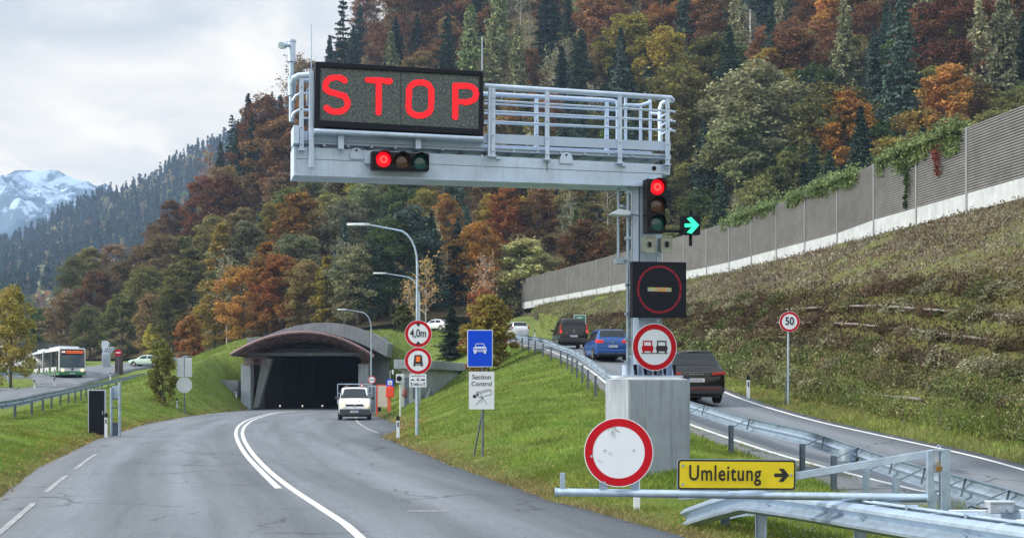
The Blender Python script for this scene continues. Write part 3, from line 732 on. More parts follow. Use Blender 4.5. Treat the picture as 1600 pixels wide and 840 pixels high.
tree('bare', onground(637,150), 6.5, (.5,.34,.16), 'small tree with pale dry leaves above the tunnel shoulder', variant=2, wide=1.0)
tree('bush', onground(630,122), 3.0, (.12,.13,.06), 'low dark shrub above the right end of the tunnel arch', 'bush', variant=1)
tree('bush', onground(295,140), 5.2, (.34,.15,.08), 'small rust coloured tree left of the tunnel on the grass crest', 'tree', variant=0, wide=.9, name='broadleaf_tree')

# ------------------------------------------------------------------ far ridge with its wood (one mass), snow mountain
RID = [(-700,520,430),(-300,520,415),(0,505,392),(60,500,372),(120,495,345),(180,490,320),(240,480,290),(340,460,240),(420,450,200),(600,440,110),(900,430,0)]
def rid(px, t):
    a = np.array(RID, float); e0, e1 = [np.interp(px, a[:, 0], a[:, k]) for k in (1, 2)]
    Y = 760+(1560-760)*t
    return P(px, e0+(e1-e0)*t, Y)
V = []; Fc = []; pxs = list(range(-700, 901, 40))
for px in pxs:
    V.append(tuple(P(px, 615, 560)))
    for k in range(20):
        p = rid(px, k/19); nz = mnoise.fractal(Vector((p.x*.006, p.y*.006, 9)), 1., 2., 4)*14*(k/19)
        V.append((p.x, p.y, p.z-3+nz))
    p = rid(px, 1); V.append((p.x*1.3, p.y*1.3, p.z*.5))
W = 22
for i in range(len(pxs)-1):
    for k in range(W-1): a = i*W+k; Fc.append((a, a+W, a+W+1, a+1))
tag(link('far_hill', npmesh('far_hill', V, Fc, [M_FLOOR], smooth=True)), kind='structure', label='wooded far ridge behind the near hillside')
Vs = []; Fs = []; Cc = []; o = 0; rs = np.random.RandomState(5)
for i in range(4000):
    px = rs.uniform(-60, 470) if i < 2600 else rs.uniform(-420, -60); t = rs.uniform(0, 1)**.75
    if i % 5 == 0: t = rs.uniform(.985, 1)
    if i % 9 == 0: t = rs.uniform(0, .12)
    p = rid(px, t); nz = mnoise.fractal(Vector((p.x*.006, p.y*.006, 9)), 1., 2., 4)*14*t; p.z += nz-4
    con = rs.rand() < (.8 if t > .4 else .45); H = rs.uniform(14, 34) if con else rs.uniform(13, 21); n = 110 if i < 2600 else 60
    h = rs.uniform(.08, 1, n)
    wd = (H*.16*(1-h)+.3) if con else H*.36*np.sin(np.pi*np.clip(h*.8+.18, 0, 1))**.6
    az = rs.uniform(0, 6.283, n); rr = wd*np.sqrt(rs.uniform(.3, 1, n))
    C = np.stack([p.x+rr*np.cos(az), p.y+rr*np.sin(az), p.z+h*H], 1)
    v, f = cards(C, 1.9 if con else 2.1, .1, 1.5, rs)
    base = np.array([(.02,.04,.03),(.03,.055,.045)][rs.randint(2)] if con else [C_BRN,C_RUST,C_OLV,C_GRY,C_GRN,C_YO][rs.randint(6)])*rs.uniform(.8, 1.3)
    Vs.append(v); Fs.append(f+o); o += len(v); Cc.append(np.tile(np.append(base, 1), (len(v), 1)))
me = npmesh('far_wood', np.concatenate(Vs), np.concatenate(Fs), [foliage_mat('far_leaves', .15, attr='col', hv=.3)])
ca = me.color_attributes.new('col', 'FLOAT_COLOR', 'POINT'); ca.data.foreach_set('color', np.concatenate(Cc).astype(np.float32).ravel())
tag(link('forest', me), 'mixed conifer and autumn forest covering the hazy far ridge', 'forest', kind='stuff')

# snow mountain: radial massif with ridges
def mountain(name, cx, cy, Rr, Hh, seed, m):
    V = []; Fc = []; na, nr_ = 160, 60
    for j in range(nr_):
        for i in range(na):
            a = 2*math.pi*i/na; r = Rr*(j/(nr_-1)); x = cx+r*math.cos(a)-45*(1-math.cos(a)); y = cy+r*math.sin(a)
            k = 1-j/(nr_-1); e = min(1, (1-k)*6)
            rg = 1-abs(mnoise.fractal(Vector((x*.0045, y*.0045, seed)), 1., 2.1, 6))*1.7
            z = Hh*k*(.95+.12*(rg-.6)*e) + 34*mnoise.fractal(Vector((x*.016, y*.016, seed)), 1., 2., 5)*e
            V.append((x, y, z-8))
    for j in range(nr_-1):
        for i in range(na): i2 = (i+1) % na; Fc.append((j*na+i, j*na+i2, (j+1)*na+i2, (j+1)*na+i))
    return tag(link(name, npmesh(name, V, Fc, [m], smooth=False)), kind='structure', label='snow covered mountain in the far distance')
mm = bpy.data.materials.new('hazed_snow_rock'); mm.use_nodes = True; nt = mm.node_tree; b = nt.nodes['Principled BSDF']
g = N(nt, 'ShaderNodeNewGeometry'); sp = N(nt, 'ShaderNodeSeparateXYZ'); nt.links.new(g.outputs['Position'], sp.inputs[0]); sn = N(nt, 'ShaderNodeSeparateXYZ'); nt.links.new(g.outputs['Normal'], sn.inputs[0])
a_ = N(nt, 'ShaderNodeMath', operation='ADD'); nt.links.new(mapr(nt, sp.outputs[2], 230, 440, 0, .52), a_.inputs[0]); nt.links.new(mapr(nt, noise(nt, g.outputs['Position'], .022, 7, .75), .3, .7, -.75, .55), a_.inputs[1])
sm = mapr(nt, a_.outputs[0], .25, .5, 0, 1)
nt.links.new(mixc(nt, sm, (.05,.10,.16), (.36,.48,.66)), b.inputs['Base Color']); b.inputs['Roughness'].default_value = .9  # rock and snow tinted blue: distance haze put into the colours
pm = P(45, 262, 2600); mountain('mountain', pm.x+5, pm.y+150, 1000, pm.z*1.12, 3.3, mm)
# ------------------------------------------------------------------ shared materials
M_STEEL = mat('painted_steel', (.44,.56,.74), .45, .25, var=.10, scale=1.5, bump=.05, bscale=60)
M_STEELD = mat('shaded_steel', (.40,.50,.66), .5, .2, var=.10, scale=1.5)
M_GALV = mat('galvanised_steel', (.36,.46,.58), .40, .6, var=.22, scale=6, bump=.08, bscale=30)
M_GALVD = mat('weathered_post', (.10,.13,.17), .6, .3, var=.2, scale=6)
M_DARK = mat('dark_housing', (.008,.010,.018), .55, spec=.2, var=.1)
M_BLACK = mat('black_plastic', (.008,.008,.010), .5, spec=.25)
M_RUB = mat('rubber', (.015,.015,.015), .85)
M_RED = mat('sign_red', (.42,.006,.016), .5, spec=.15, var=.10, scale=4)
M_WHITE = mat('sign_white', (.62,.67,.75), .4, var=.05, scale=3)
M_BLUE = mat('sign_blue', (.004,.06,.60), .5, spec=.15, var=.06, scale=3)
M_YEL = mat('sign_yellow', (.74,.58,.012), .4, var=.05, scale=4)
M_INK = mat('sign_ink', (.012,.012,.016), .45)
M_GREEN = mat('sign_green', (.01,.16,.09), .4)
M_ORG = mat('orange_panel', (.85,.16,.02), .5)
M_SOS = mat('sos_red', (.72,.06,.025), .5, var=.1)
M_BRASS = mat('brass', (.30,.18,.06), .4, .8)
def emis(name, c, s): return mat(name, tuple(x*.12 for x in c), .4, emit=c, estr=s)
E_RED = emis('red_light', (1,.002,.015), 1.0); E_REDC = emis('red_light_core', (1,.06,.05), 1.7); E_GRN = emis('green_arrow_light', (.03,1,.50), 1.25)
E_DIM = emis('dim_red_leds', (.8,.02,.07), .42); E_WARM = emis('headlight_glow', (1,.72,.42), 1.7); E_TAIL = emis('tail_light_glow', (1,.05,.05), .9)
L_AMB = mat('dark_amber_lens', (.07,.028,.02), .15, coat=.6); L_GRN = mat('dark_green_lens', (.008,.07,.075), .15, coat=.6)

def concrete(name, c, streak=.5, rough=.85, metal=0., fine=.25):
    m = bpy.data.materials.new(name); m.use_nodes = True; nt = m.node_tree; b = nt.nodes['Principled BSDF']
    tc = N(nt, 'ShaderNodeTexCoord'); o = tc.outputs['Object']
    mp = N(nt, 'ShaderNodeMapping'); mp.inputs['Scale'].default_value = (6, 6, .35); nt.links.new(o, mp.inputs[0])
    st = noise(nt, mp.outputs[0], 1.6, 6, .7); bl = noise(nt, o, 1.3, 6, .65); fi = noise(nt, o, 40, 4, .7)
    col = ramp(nt, bl, [(.3, tuple(x*.78 for x in c)), (.7, tuple(x*1.12 for x in c))])
    col = mixc(nt, mapr(nt, st, .5, .68, 0, streak), col, tuple(x*.55 for x in c))
    col = mixc(nt, mapr(nt, fi, .3, .7, 0, fine), col, tuple(x*.6 for x in c))
    nt.links.new(col, b.inputs['Base Color']); b.inputs['Roughness'].default_value = rough; b.inputs['Metallic'].default_value = metal; b.inputs['Specular IOR Level'].default_value = .3
    bp = N(nt, 'ShaderNodeBump'); bp.inputs['Strength'].default_value = .3; bp.inputs['Distance'].default_value = .02; nt.links.new(fi, bp.inputs['Height']); nt.links.new(bp.outputs[0], b.inputs['Normal'])
    return m
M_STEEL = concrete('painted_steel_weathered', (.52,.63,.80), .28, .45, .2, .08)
M_CONC = concrete('concrete', (.31,.36,.42), .85); M_CONCD = concrete('weathered_concrete', (.20,.225,.25), .7); M_CONCL = concrete('pale_concrete', (.40,.44,.46), .4)

# ------------------------------------------------------------------ gantry frame of reference
GA = Vector((-3.935, 23.15, 0)); GB = Vector((3.1, 25.0, 0)); gu = (GB-GA).normalized(); gn = Vector((-gu.y, gu.x, 0)); GRZ = math.atan2(gu.y, gu.x)
def G(px, py, v=0.0):
    k = (px-800)/F; x = (k*(GA.y+v*gn.y)-GA.x-v*gn.x)/(gu.x-k*gu.y); Y = GA.y+x*gu.y+v*gn.y
    return Vector((x, v, CH+(HY-py)/F*Y))
def gpoly(mb, pts, v, depth, mi=0):
    q = [G(a, b, v) for a, b in pts]; k = len(q); w_ = [p+Vector((0, depth, 0)) for p in q]
    return mb.add(q+w_, [tuple(range(k)), tuple(range(k, 2*k))[::-1]]+[(i, i+k, (i+1) % k+k, (i+1) % k) for i in range(k)], mi)

gan = thing('overhead_gantry', 'pale blue grey steel gantry with railed walkway reaching over the right lane', 'gantry', GA, GRZ)
mb = MB()
gpoly(mb, [(461,229),(1034,257),(1034,288),(461,270)], 0, .62)
gpoly(mb, [(461,247.2),(1034,271),(1034,271.8),(461,248)], -.006, .012, 1)
gpoly(mb, [(459,270),(1036,288),(1036,292),(459,274)], -.03, .68)
gpoly(mb, [(752,241),(755,241),(755,282),(752,282)], -.012, .02, 0); gpoly(mb, [(854,247),(855.4,247),(855.4,268),(854,268)], -.005, .01, 1)
gpoly(mb, [(1034,257),(1047,258),(1047,273),(1034,272)], .02, .5)
gpoly(mb, [(459,228),(463,228),(463,274),(459,274)], -.02, .66)
mb.build('beam', [M_STEEL, M_GALVD], gan, bevel=.01)
for a, b in ((557,250),(885,257)):
    mb = MB(); q = [(a-10, b-2),(a+10,b-1),(a+10,b-10),(a+7,b-17),(a+3,b-19),(a-3,b-19),(a-7,b-17),(a-10,b-10)]
    gpoly(mb, q, -.035, .03)
    c = G(a, b-15, -.04); mb.disc(c, .02, .012, 12, mi=1); mb.build('lifting_lug', [M_STEEL, M_BLACK], gan, bevel=.004)
mb = MB(); c = G(1022, 263, -.003); mb.disc(c, .045, .01, 20); mb.build('cable_hole', M_BLACK, gan)
for px, py in ((779,247),(855,251),(975,258),(486,233),(1043,262)): mb = MB(); mb.box(G(px, py, -.03), (.1,.05,.05)); mb.build('clamp', M_STEEL, gan, bevel=.004)
# walkway deck
mb = MB()
gpoly(mb, [(757,208.5),(1048,221.5),(1048,235.5),(757,223)], -.06, .03)
gpoly(mb, [(463,204),(757,216),(757,229),(463,217)], -.03, .03)
for v in (.06, .9): mb.bar(G(463,221,v), G(1047,246,v), .10, .08)
for i in range(16):
    px = 470+i*37; mb.bar(G(px, 225+(px-463)*.032, -.02), G(px, 225+(px-463)*.032, 0)+Vector((0,1.0,0)), .05, .05)
q = [G(463,219,-.03), G(1047,243.5,-.03), G(1047,243.5,-.03)+Vector((0,1.0,0)), G(463,219,-.03)+Vector((0,1.0,0))]
mb.add(q+[p+Vector((0,0,.03)) for p in q], [(0,1,2,3),(7,6,5,4),(0,4,5,1),(1,5,6,2),(2,6,7,3),(3,7,4,0)])
mb.add([p for p in ()], [])
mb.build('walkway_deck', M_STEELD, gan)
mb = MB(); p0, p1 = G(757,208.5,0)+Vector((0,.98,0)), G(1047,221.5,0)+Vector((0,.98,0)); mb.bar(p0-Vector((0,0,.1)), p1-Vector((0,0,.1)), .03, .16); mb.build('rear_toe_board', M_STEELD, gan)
# front railing
mb = MB(); V0 = -.07
mb.tube([G(757,134.5,V0), G(1049,153.5,V0), G(1053,155,V0)+Vector((.02,.12,0))], .05, 10)
for f in (.30, .52, .74):
    a = G(757, 134.5+f*74, V0); b = G(1049, 153.5+f*68, V0); mb.tube([a, b, b+Vector((.10,.05,0))], .022, 6)
mb.build('front_handrail', M_STEEL, gan, smooth=50)
def rpost(px, y0, y1, v, w=.075):
    mb = MB(); mb.bar(G(px,y0,v), G(px,y1,v), w, .05, up=(0,1,0))
    for t in (.15,.45,.7,.93): c = G(px, y0+(y1-y0)*t, v-.028); mb.disc(c, .012, .008, 8, mi=1)
    mb.box(G(px, y1, v)+Vector((0,.02,0)), (.12,.12,.03)); return mb.build('railing_post', [M_STEEL, M_GALVD], gan)
for px, a, b in ((770.5,138,244),(855,143,249),(968.5,150,254.5),(1043,155,257)): rpost(px, a, b, V0-.03)
for px, a, b in ((471,119,234),): rpost(px, a, b, V0)
# rear railing
mb = MB(); VR = .98
mb.tube([G(757,147,VR), G(955,157.5,VR), G(963,160,VR)], .045, 10)
for k in (1,2,3): mb.tube([G(757,147+k*15,VR), G(963,159.5+k*13.5,VR)], .02, 6)
mb.tube([G(472,125,VR), G(757,147,VR)], .045, 8)
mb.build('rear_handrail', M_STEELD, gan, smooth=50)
for px in (838, 948, 640): rpost(px, 150+(px-838)*.06, 236, VR, .075)
# access gate and ladder hoop on the right end
mb = MB()
for px, a, b in ((977.5,153,218),(1001,163,220),(1016,155,221),(964.5,158,218)): mb.bar(G(px,a,.8), G(px,b+8,.8), .05, .04, up=(0,1,0))
mb.tube([G(975,164,.8), G(1000,165,.8), G(1016,160,.8)], .035, 8)
mb.tube([G(1032,222,.6), G(1031,172,.6), G(1034,162,.6), G(1042,157,.5)], .05, 8)
for k in range(3): mb.tube([G(1031,184+k*14,.6), G(1040,178+k*14,.4), G(1049,173+k*14,.1)], .018, 6)
mb.tube([G(1016,177,.7), G(1031,178,.6)], .03, 6)
mb.build('ladder_hoop', M_STEEL, gan, smooth=50)
# left end
mb = MB()
mb.tube([G(489,117.5,V0), G(466,118.5,V0), G(460,122,V0), G(458,130,.15), G(458,134,.6)], .055, 10)
mb.build('end_rail', M_STEEL, gan, smooth=50); mb = MB(); mb.tube([G(487,146,V0), G(469,146,V0), G(462,150,V0), G(457,158,0)], .025, 6); mb.build('end_rail', M_STEEL, gan, smooth=50); mb = MB(); mb.tube([G(487,172,V0), G(466,172,V0), G(459,177,V0), G(456,184,0)], .025, 6)
mb.build('end_rail', M_STEEL, gan, smooth=50); mb = MB(); mb.tube([G(483,139,.1), G(480,139,.1), G(480,165,.1), G(483,165,.1)], .02, 6); mb.tube([G(470,184,.3), G(486,185,.3)], .02, 6)
mb.build('end_rail', M_STEEL, gan, smooth=50)
for a_, b_, w1, w2 in ((G(486.5,112,-.10), G(486.5,262,-.10), .09, .06),(G(461,200,.05), G(461,228,.05), .10, .5),(G(765,137,-.10), G(764,245,-.10), .05, .05)): mb = MB(); mb.bar(a_, b_, w1, w2, up=(0,1,0)); mb.build('mounting_post', M_STEEL, gan, bevel=.006)
# post
mb = MB(); pc = G(1016, 400, .30); gb = .0
px0 = G(998,400,.10).x; px1 = G(1034.5,400,.10).x
mb.lohi((px0,.10,2.22), (px1,.56,5.93))
mb.lohi((px0-.005,.09,3.3),(px0+.02,.10,5.9),1)
mb.build('post', [M_STEEL, M_GALVD], gan, bevel=.02)
mb = MB(); mb.lohi((px0-.35,-.12,2.17),(px1+.35,.78,2.21))
for x in np.linspace(px0-.16, px1+.16, 5):
    for y_ in (-.02,): mb.prism([(0,0),(.14,0),(.14,.25),(.10,.42)], (x, y_-.02, 2.21), (0,1,0), (0,0,1), .02); mb.box((x+.05, y_+.04, 2.32), (.07,.07,.2), mi=1)
mb.box((px0-.2,.3,2.32), (.04,.3,.2)); mb.box((px1+.2,.3,2.32), (.04,.3,.2))
mb.build('base_plate', [M_STEEL, M_DARK], gan)
mb = MB()
mb.tube([G(966,292,.25), G(966,412,.25)], .028, 8); mb.tube([G(981,292,.15), G(981,590,.15)], .035, 8)
for y_ in (300,335,372,405,445,490,530,565): mb.box(G(981,y_,.13), (.10,.10,.05))
mb.box(G(969,408,.25), (.22,.16,.10)); mb.box(G(974,322,.3), (.2,.1,.05)); mb.tube([G(984,350,.1), G(990,352,.05), G(993,342,.05), G(989,338,.05), G(986,345,.1)], .008, 5)
mb.tube([G(987,300,.1)+Vector((0,0,0)), G(987,585,.1)], .02, 6)
mb.build('conduit', M_GALV, gan, smooth=50)
# short brackets under the display
for px in (532.5, 653): mb = MB(); mb.bar(G(px,212,-.12), G(px,233,-.12), .10, .1, up=(0,1,0)); mb.build('display_hanger', M_STEEL, gan)
mb = MB()
mb.tube([G(491,204.5,-.25), G(755,217,-.25)], .045, 8); mb.bar(G(491,209,-.1), G(755,222,-.1), .25, .02)
mb.build('display_bracket', M_STEEL, gan, smooth=50)

# concrete foundation block
blk = thing('foundation_block', 'tall pale concrete block carrying the gantry post in the grass', 'concrete block', (2.17,24.0,0), GRZ)
mb = MB(); mb.lohi((0,0,-.4),(1.26,1.3,2.12)); mb.build('block', M_CONC, blk, bevel=.02)
mb = MB(); a = [(-.0,.0),(1.26,.0),(1.26,1.3),(.0,1.3)]; b = [(.16,.14),(1.06,.14),(1.06,1.1),(.16,1.1)]
mb.add([(x,y,2.12) for x,y in a]+[(x,y,2.175) for x,y in b], [(0,1,5,4),(1,2,6,5),(2,3,7,6),(3,0,4,7),(4,5,6,7)]); mb.build('cap', M_CONCL, blk)
mb = MB(); mb.lohi((.012,-.012,.3),(.06,.0,2.1)); mb.lohi((.30,-.006,.2),(.315,0,2.1)); mb.build('formwork_edge', M_CONCL, blk)

# ------------------------------------------------------------------ STOP display
def led_face():
    m = bpy.data.materials.new('led_panel'); m.use_nodes = True; nt = m.node_tree; b = nt.nodes['Principled BSDF']
    tc = N(nt, 'ShaderNodeTexCoord'); n = noise(nt, tc.outputs['Object'], 38, 2, .9); n2 = N(nt, 'ShaderNodeTexVoronoi'); n2.inputs['Scale'].default_value = 30; nt.links.new(tc.outputs['Object'], n2.inputs['Vector'])
    c = ramp(nt, n, [(.38, (.025,.035,.04)), (.55, (.10,.13,.135)), (.68, (.22,.25,.24))])
    c = mixc(nt, .25, c, mixc(nt, .5, n2.outputs['Color'], (.1,.12,.12)), 'MULTIPLY')
    nt.links.new(c, b.inputs['Base Color']); b.inputs['Roughness'].default_value = .5; return m
M_LED = led_face()
dis = thing('stop_display', 'large dark LED display board showing STOP in red letters', 'display board', GA, GRZ)
mb = MB(); VB = -.28
OUT = [(493,96),(755.5,111.5),(755,211.5),(491,197)]; INN = [(501,104.5),(750,118),(749,201.5),(500,187.5)]
o_ = [G(a,b,VB) for a,b in OUT]; i_ = [G(a,b,VB) for a,b in INN]; d3 = Vector((0,.34,0)); r_ = [p+Vector((0,.05,0)) for p in i_]
mb.add(o_+i_+r_+[p+d3 for p in o_], [(k,(k+1)%4,(k+1)%4+4,k+4) for k in range(4)]+[(k+4,(k+1)%4+4,(k+1)%4+8,k+8) for k in range(4)]+[(k,k+12,(k+1)%4+12,(k+1)%4) for k in range(4)]+[(15,14,13,12)])
mb.build('housing', M_DARK, dis, bevel=.008)
mb = MB(); mb.add([p-Vector((0,.012,0)) for p in r_], [(0,1,2,3)]); mb.add([G(626,112,VB+.035), G(627,112,VB+.035), G(627,195,VB+.035), G(626,195,VB+.035)], [(0,1,2,3)], 1); mb.build('led_panel', [M_LED, M_BLACK], dis)
def poly_len(pts, n=60):
    P2 = [Vector(p) for p in pts]; o = []
    for i in range(len(P2)-1):
        k = max(2, int((P2[i+1]-P2[i]).length/1.0)); o += [P2[i].lerp(P2[i+1], t/k) for t in range(k)]
    return o+[P2[-1]]
def arc(cx, cy, rx, ry, a0, a1, n=16): return [(cx+rx*math.cos(R(a0+(a1-a0)*i/n)), cy+ry*math.sin(R(a0+(a1-a0)*i/n))) for i in range(n+1)]
# letters as centre-line strokes in panel coordinates (photo pixels)
LET = {
 'S': [arc(525.5,134,17,13,-38,-180,12)+[(509,139),(515,144),(526,146.5),(538,150.5)]+arc(525.5,161.5,18,13.5,-45,148,14)[1:]],
 'T': [[(575,125),(609,127)], [(592,127),(591.5,176)]],
 'O': [arc(656.5,142,17.5,13.5,180,360,14)+arc(656,167.5,17.5,13.5,0,180,14)+[(639,142)]],
 'P': [[(711.5,183),(711.5,133.5)], [(713,133.5),(729,134.5)]+arc(730,147,14,12.5,-90,90,12)+[(713,159)]],
}
mb = MB(); hw = 4.6; pit = 1.55
for ch, strokes in LET.items():
    pts = np.array([tuple(p) for s_ in strokes for p in poly_len(s_)])
    x0, y0 = pts.min(0)-6; x1, y1 = pts.max(0)+6; j = 0
    y_ = y0
    while y_ < y1:
        x = x0+(pit/2 if j % 2 else 0)
        while x < x1:
            if ((pts[:,0]-x)**2+(pts[:,1]-y_)**2).min() < hw*hw:
                c = G(x, y_, VB+.028); r0 = .0106
                mb.add([c+Vector((r0*math.cos(a),0,r0*math.sin(a))) for a in (0,1.047,2.094,3.1416,4.189,5.236)], [(5,4,3,2,1,0)])
            x += pit
        y_ += pit*.87; j += 1
mb.build('stop_lettering', E_RED, dis, fix=False)

# ------------------------------------------------------------------ traffic lights
def lens(parent, c, r, m_, name, core=None, visor=True):
    mb = MB(); n = 24; vs = [Vector(c)+Vector((0,-.03,0))]
    for j, (rr, dy) in enumerate(((.5,-.025),(.85,-.012),(1,0))):
        vs += [Vector(c)+Vector((r*rr*math.cos(2*math.pi*i/n), dy, r*rr*math.sin(2*math.pi*i/n))) for i in range(n)]
    fs = [(0, 1+(i+1) % n, 1+i) for i in range(n)]
    for j in range(2): fs += [(1+j*n+i, 1+j*n+(i+1) % n, 1+(j+1)*n+(i+1) % n, 1+(j+1)*n+i) for i in range(n)]
    mb.add(vs, fs)
    if core: mb.ring(Vector(c)+Vector((0,-.035,0)), r*.28, r*.5, .008, 20, mi=1)
    l = mb.build(name, [m_, core or m_], parent, smooth=60, fix=False)
    if visor:
        mb = MB(); k = 16; a = []; b = []
        for i in range(k+1):
            t = R(-20+220*i/k); d = Vector((math.cos(t), 0, math.sin(t)))
            L = .16*(1-.55*abs(i/k-.5)*2)
            for rr, dy in ((r*1.10, 0), (r*1.10, -L), (r*1.06, -L), (r*1.06, 0)): a.append(Vector(c)+d*rr+Vector((0,dy,0)))
        fs = []
        for i in range(k):
            for q in range(4): fs.append((i*4+q, (i+1)*4+q, (i+1)*4+(q+1)%4, i*4+(q+1)%4))
        mb.add(a, fs+[(0,1,2,3),(k*4+3,k*4+2,k*4+1,k*4)]); mb.build('visor', M_BLACK, parent, smooth=50)
    return l
hl = thing('traffic_light', 'horizontal three-lamp signal on the gantry beam, its left lamp red', 'traffic light', GA, GRZ)
mb = MB(); gpoly(mb, [(581,235.5),(671,239.5),(671,266.5),(581,263.5)], -.30, .22); gpoly(mb, [(570,245),(581,245),(581,256),(570,256)], -.12, .12, 1); mb.bar(G(626,244,-.1), G(626,244,0), .3, .12, 1)
mb.build('housing', [M_BLACK, M_STEEL], hl, bevel=.02)
for (px, py), m_, nm, co_ in (((599,249.5),E_RED,'red_lens',E_REDC),((628,251.5),L_AMB,'amber_lens',None),((656.5,253),L_GRN,'green_lens',None)): lens(hl, G(px,py,-.31), .138, m_, nm, co_)
vl = thing('traffic_light', 'upright three-lamp signal on the gantry post with red lit on top', 'traffic light', GA, GRZ)
mb = MB(); gpoly(mb, [(1011,279),(1040,280),(1040,363.5),(1011,362.5)], -.33, .24)
for y_ in (306,334.5): gpoly(mb, [(1010.3,y_),(1040.7,y_+1),(1040.7,y_+2),(1010.3,y_+1)], -.335, .25)
gpoly(mb, [(1018,285),(1030,285),(1030,292),(1018,292)], -.10, .22, 1); gpoly(mb, [(1018,350),(1030,350),(1030,357),(1018,357)], -.10, .22, 1)
mb.build('housing', [M_BLACK, M_STEEL], vl, bevel=.02)
for (px, py), m_, nm, co_ in (((1026.5,292.5),E_RED,'red_lens',E_REDC),((1026.5,320.5),L_AMB,'amber_lens',None),((1026.5,348.5),L_GRN,'green_lens',None)): lens(vl, G(px,py,-.34), .148, m_, nm, co_)
ar = thing('arrow_signal', 'small square signal with a green right arrow beside the gantry post', 'traffic light', GA, GRZ)
mb = MB(); mb.tube([G(1036,360.5,-.2), G(1072,361,-.2)], .028, 10); mb.bar(G(1079,329,-.17), G(1079,384,-.17), .05, .05, up=(0,1,0)); mb.build('arm', M_DARK, ar, smooth=50)
mb = MB(); gpoly(mb, [(1066,336.5),(1094.5,337),(1094.5,366.5),(1066,366)], -.30, .14); mb.build('housing', M_DARK, ar, bevel=.01)
mb = MB(); gpoly(mb, [(1070,349.2),(1081,349.2),(1073.5,341),(1080,338.8),(1092.5,351.5),(1080.5,365),(1073.5,362.8),(1081.5,354.8),(1070,354.8)], -.318, .012); mb.build('arrow', E_GRN, ar)
for nm, a, b, lab in (('horn_speaker',1005,1025,'left one of two square warning horns under the upright signal'),('horn_speaker',1031.5,1052,'right one of two square warning horns under the upright signal')):
    t = thing(nm, lab, 'loudspeaker', GA, GRZ); mb = MB(); c = G((a+b)/2, 381.5, -.30); w_ = .118; h_ = .162
    loops = []
    for sc_, dy in ((1.0,0),(.99,-.02),(.86,-.02),(.52,.10)):
        loops.append([c+Vector((w_*sc_*sgx*(1 if abs(q)<.5 else .86), dy, h_*sc_*sgz*(.86 if abs(q)<.5 else 1))) for sgx, sgz, q in ((-1,-1,0),(-1,-1,1),(1,-1,1),(1,-1,0),(1,1,0),(1,1,1),(-1,1,1),(-1,1,0))])
    mb.loft(loops, 0); mb.box(c+Vector((0,.12,0)), (.2,.2,.26), mi=0); mb.build('horn', mat('horn_grey', (.27,.29,.24), .6), t, bevel=.006)
    mb = MB(); mb.disc(c+Vector((0,.03,0)), .078, .03, 24); mb.build('driver_disc', mat('horn_pale', (.62,.66,.60), .5), t)
    mb = MB(); mb.box(c+Vector((0,-.012,0)), (.06,.02,.09)); mb.build('badge', M_DARK, t)
# variable sign
vm = thing('speed_display', 'square dark variable speed sign with dim red LED circle on the gantry post', 'display board', GA, GRZ)
mb = MB(); gpoly(mb, [(988.5,408),(1072.5,409.5),(1072.5,496),(988.5,495.5)], -.24, .16); mb.bar(G(1028,400,-.1), G(1028,505,-.1), .06, .06, 1, up=(0,1,0)); mb.build('housing', [M_DARK, M_GALV], vm, bevel=.008)
mb = MB(); c0 = G(1030.5,452,-.246)
for ring_r in (.425,.44,.455):
    for i in range(150):
        if rnd.random() < .16: continue
        t = 2*math.pi*i/150; c = c0+Vector((ring_r*math.cos(t),0,ring_r*math.sin(t))); r0 = .0072
        mb.add([c+Vector((r0*math.cos(a),0,r0*math.sin(a))) for a in (0,1.57,3.14,4.71)], [(3,2,1,0)])
mb.build('led_ring', E_DIM, vm, fix=False)
cols = [emis('led_yellow', (.55,.6,.12), .55), emis('led_green', (.25,.6,.2), .5), emis('led_orange', (.9,.30,.12), .6), emis('led_white', (.6,.62,.6), .5)]
mb = MB()
for i in range(26):
    for j in range(4): mb.box(c0+Vector((-.235+i*.0188, -.002, -.03+j*.02)), (.015,.004,.016), mi=rnd.choice((0,1,2,2,3) if 6 < i < 20 else (1,3,0,3)))
mb.build('led_bar', cols, vm)
mb = MB()
for sx in (-1,1):
    for k in range(2): mb.ring(c0+Vector((sx*.11,-.001,.0)), .085+.0*k, .089, .004, 24)
mb.build('unlit_digit', mat('unlit_leds', (.05,.055,.07), .5), vm)

# ------------------------------------------------------------------ round signs
def round_sign(parent, c, r, rz=0, face=M_WHITE, border=M_RED, bw=.25, th=.02, rim=True):
    ax = Vector((math.cos(rz), math.sin(rz), 0)); mb = MB()
    mb.disc(c, r*(1-bw)+.001, th, 48, ax=ax, mi=0); mb.ring(c, r*(1-bw), r*.975, th+.002, 56, ax=ax, mi=1); 
    if rim: mb.ring(c, r*.975, r, th+.001, 56, ax=ax, mi=2)
    mb.disc(Vector(c)+Vector((math.sin(rz)*-1, math.cos(rz), 0))*.012, r*.97, .01, 32, ax=ax, mi=3)
    return mb.build('sign_plate', [face, border, M_WHITE, M_GALV], parent)
def front(c, rz, d): return Vector(c)+Vector((math.sin(rz), -math.cos(rz), 0))*d
ns = thing('round_sign', 'round no-overtaking sign with red and black cars on the gantry post', 'road sign', GA, GRZ)
c = G(1022.3,542,-.22); round_sign(ns, c, .455)
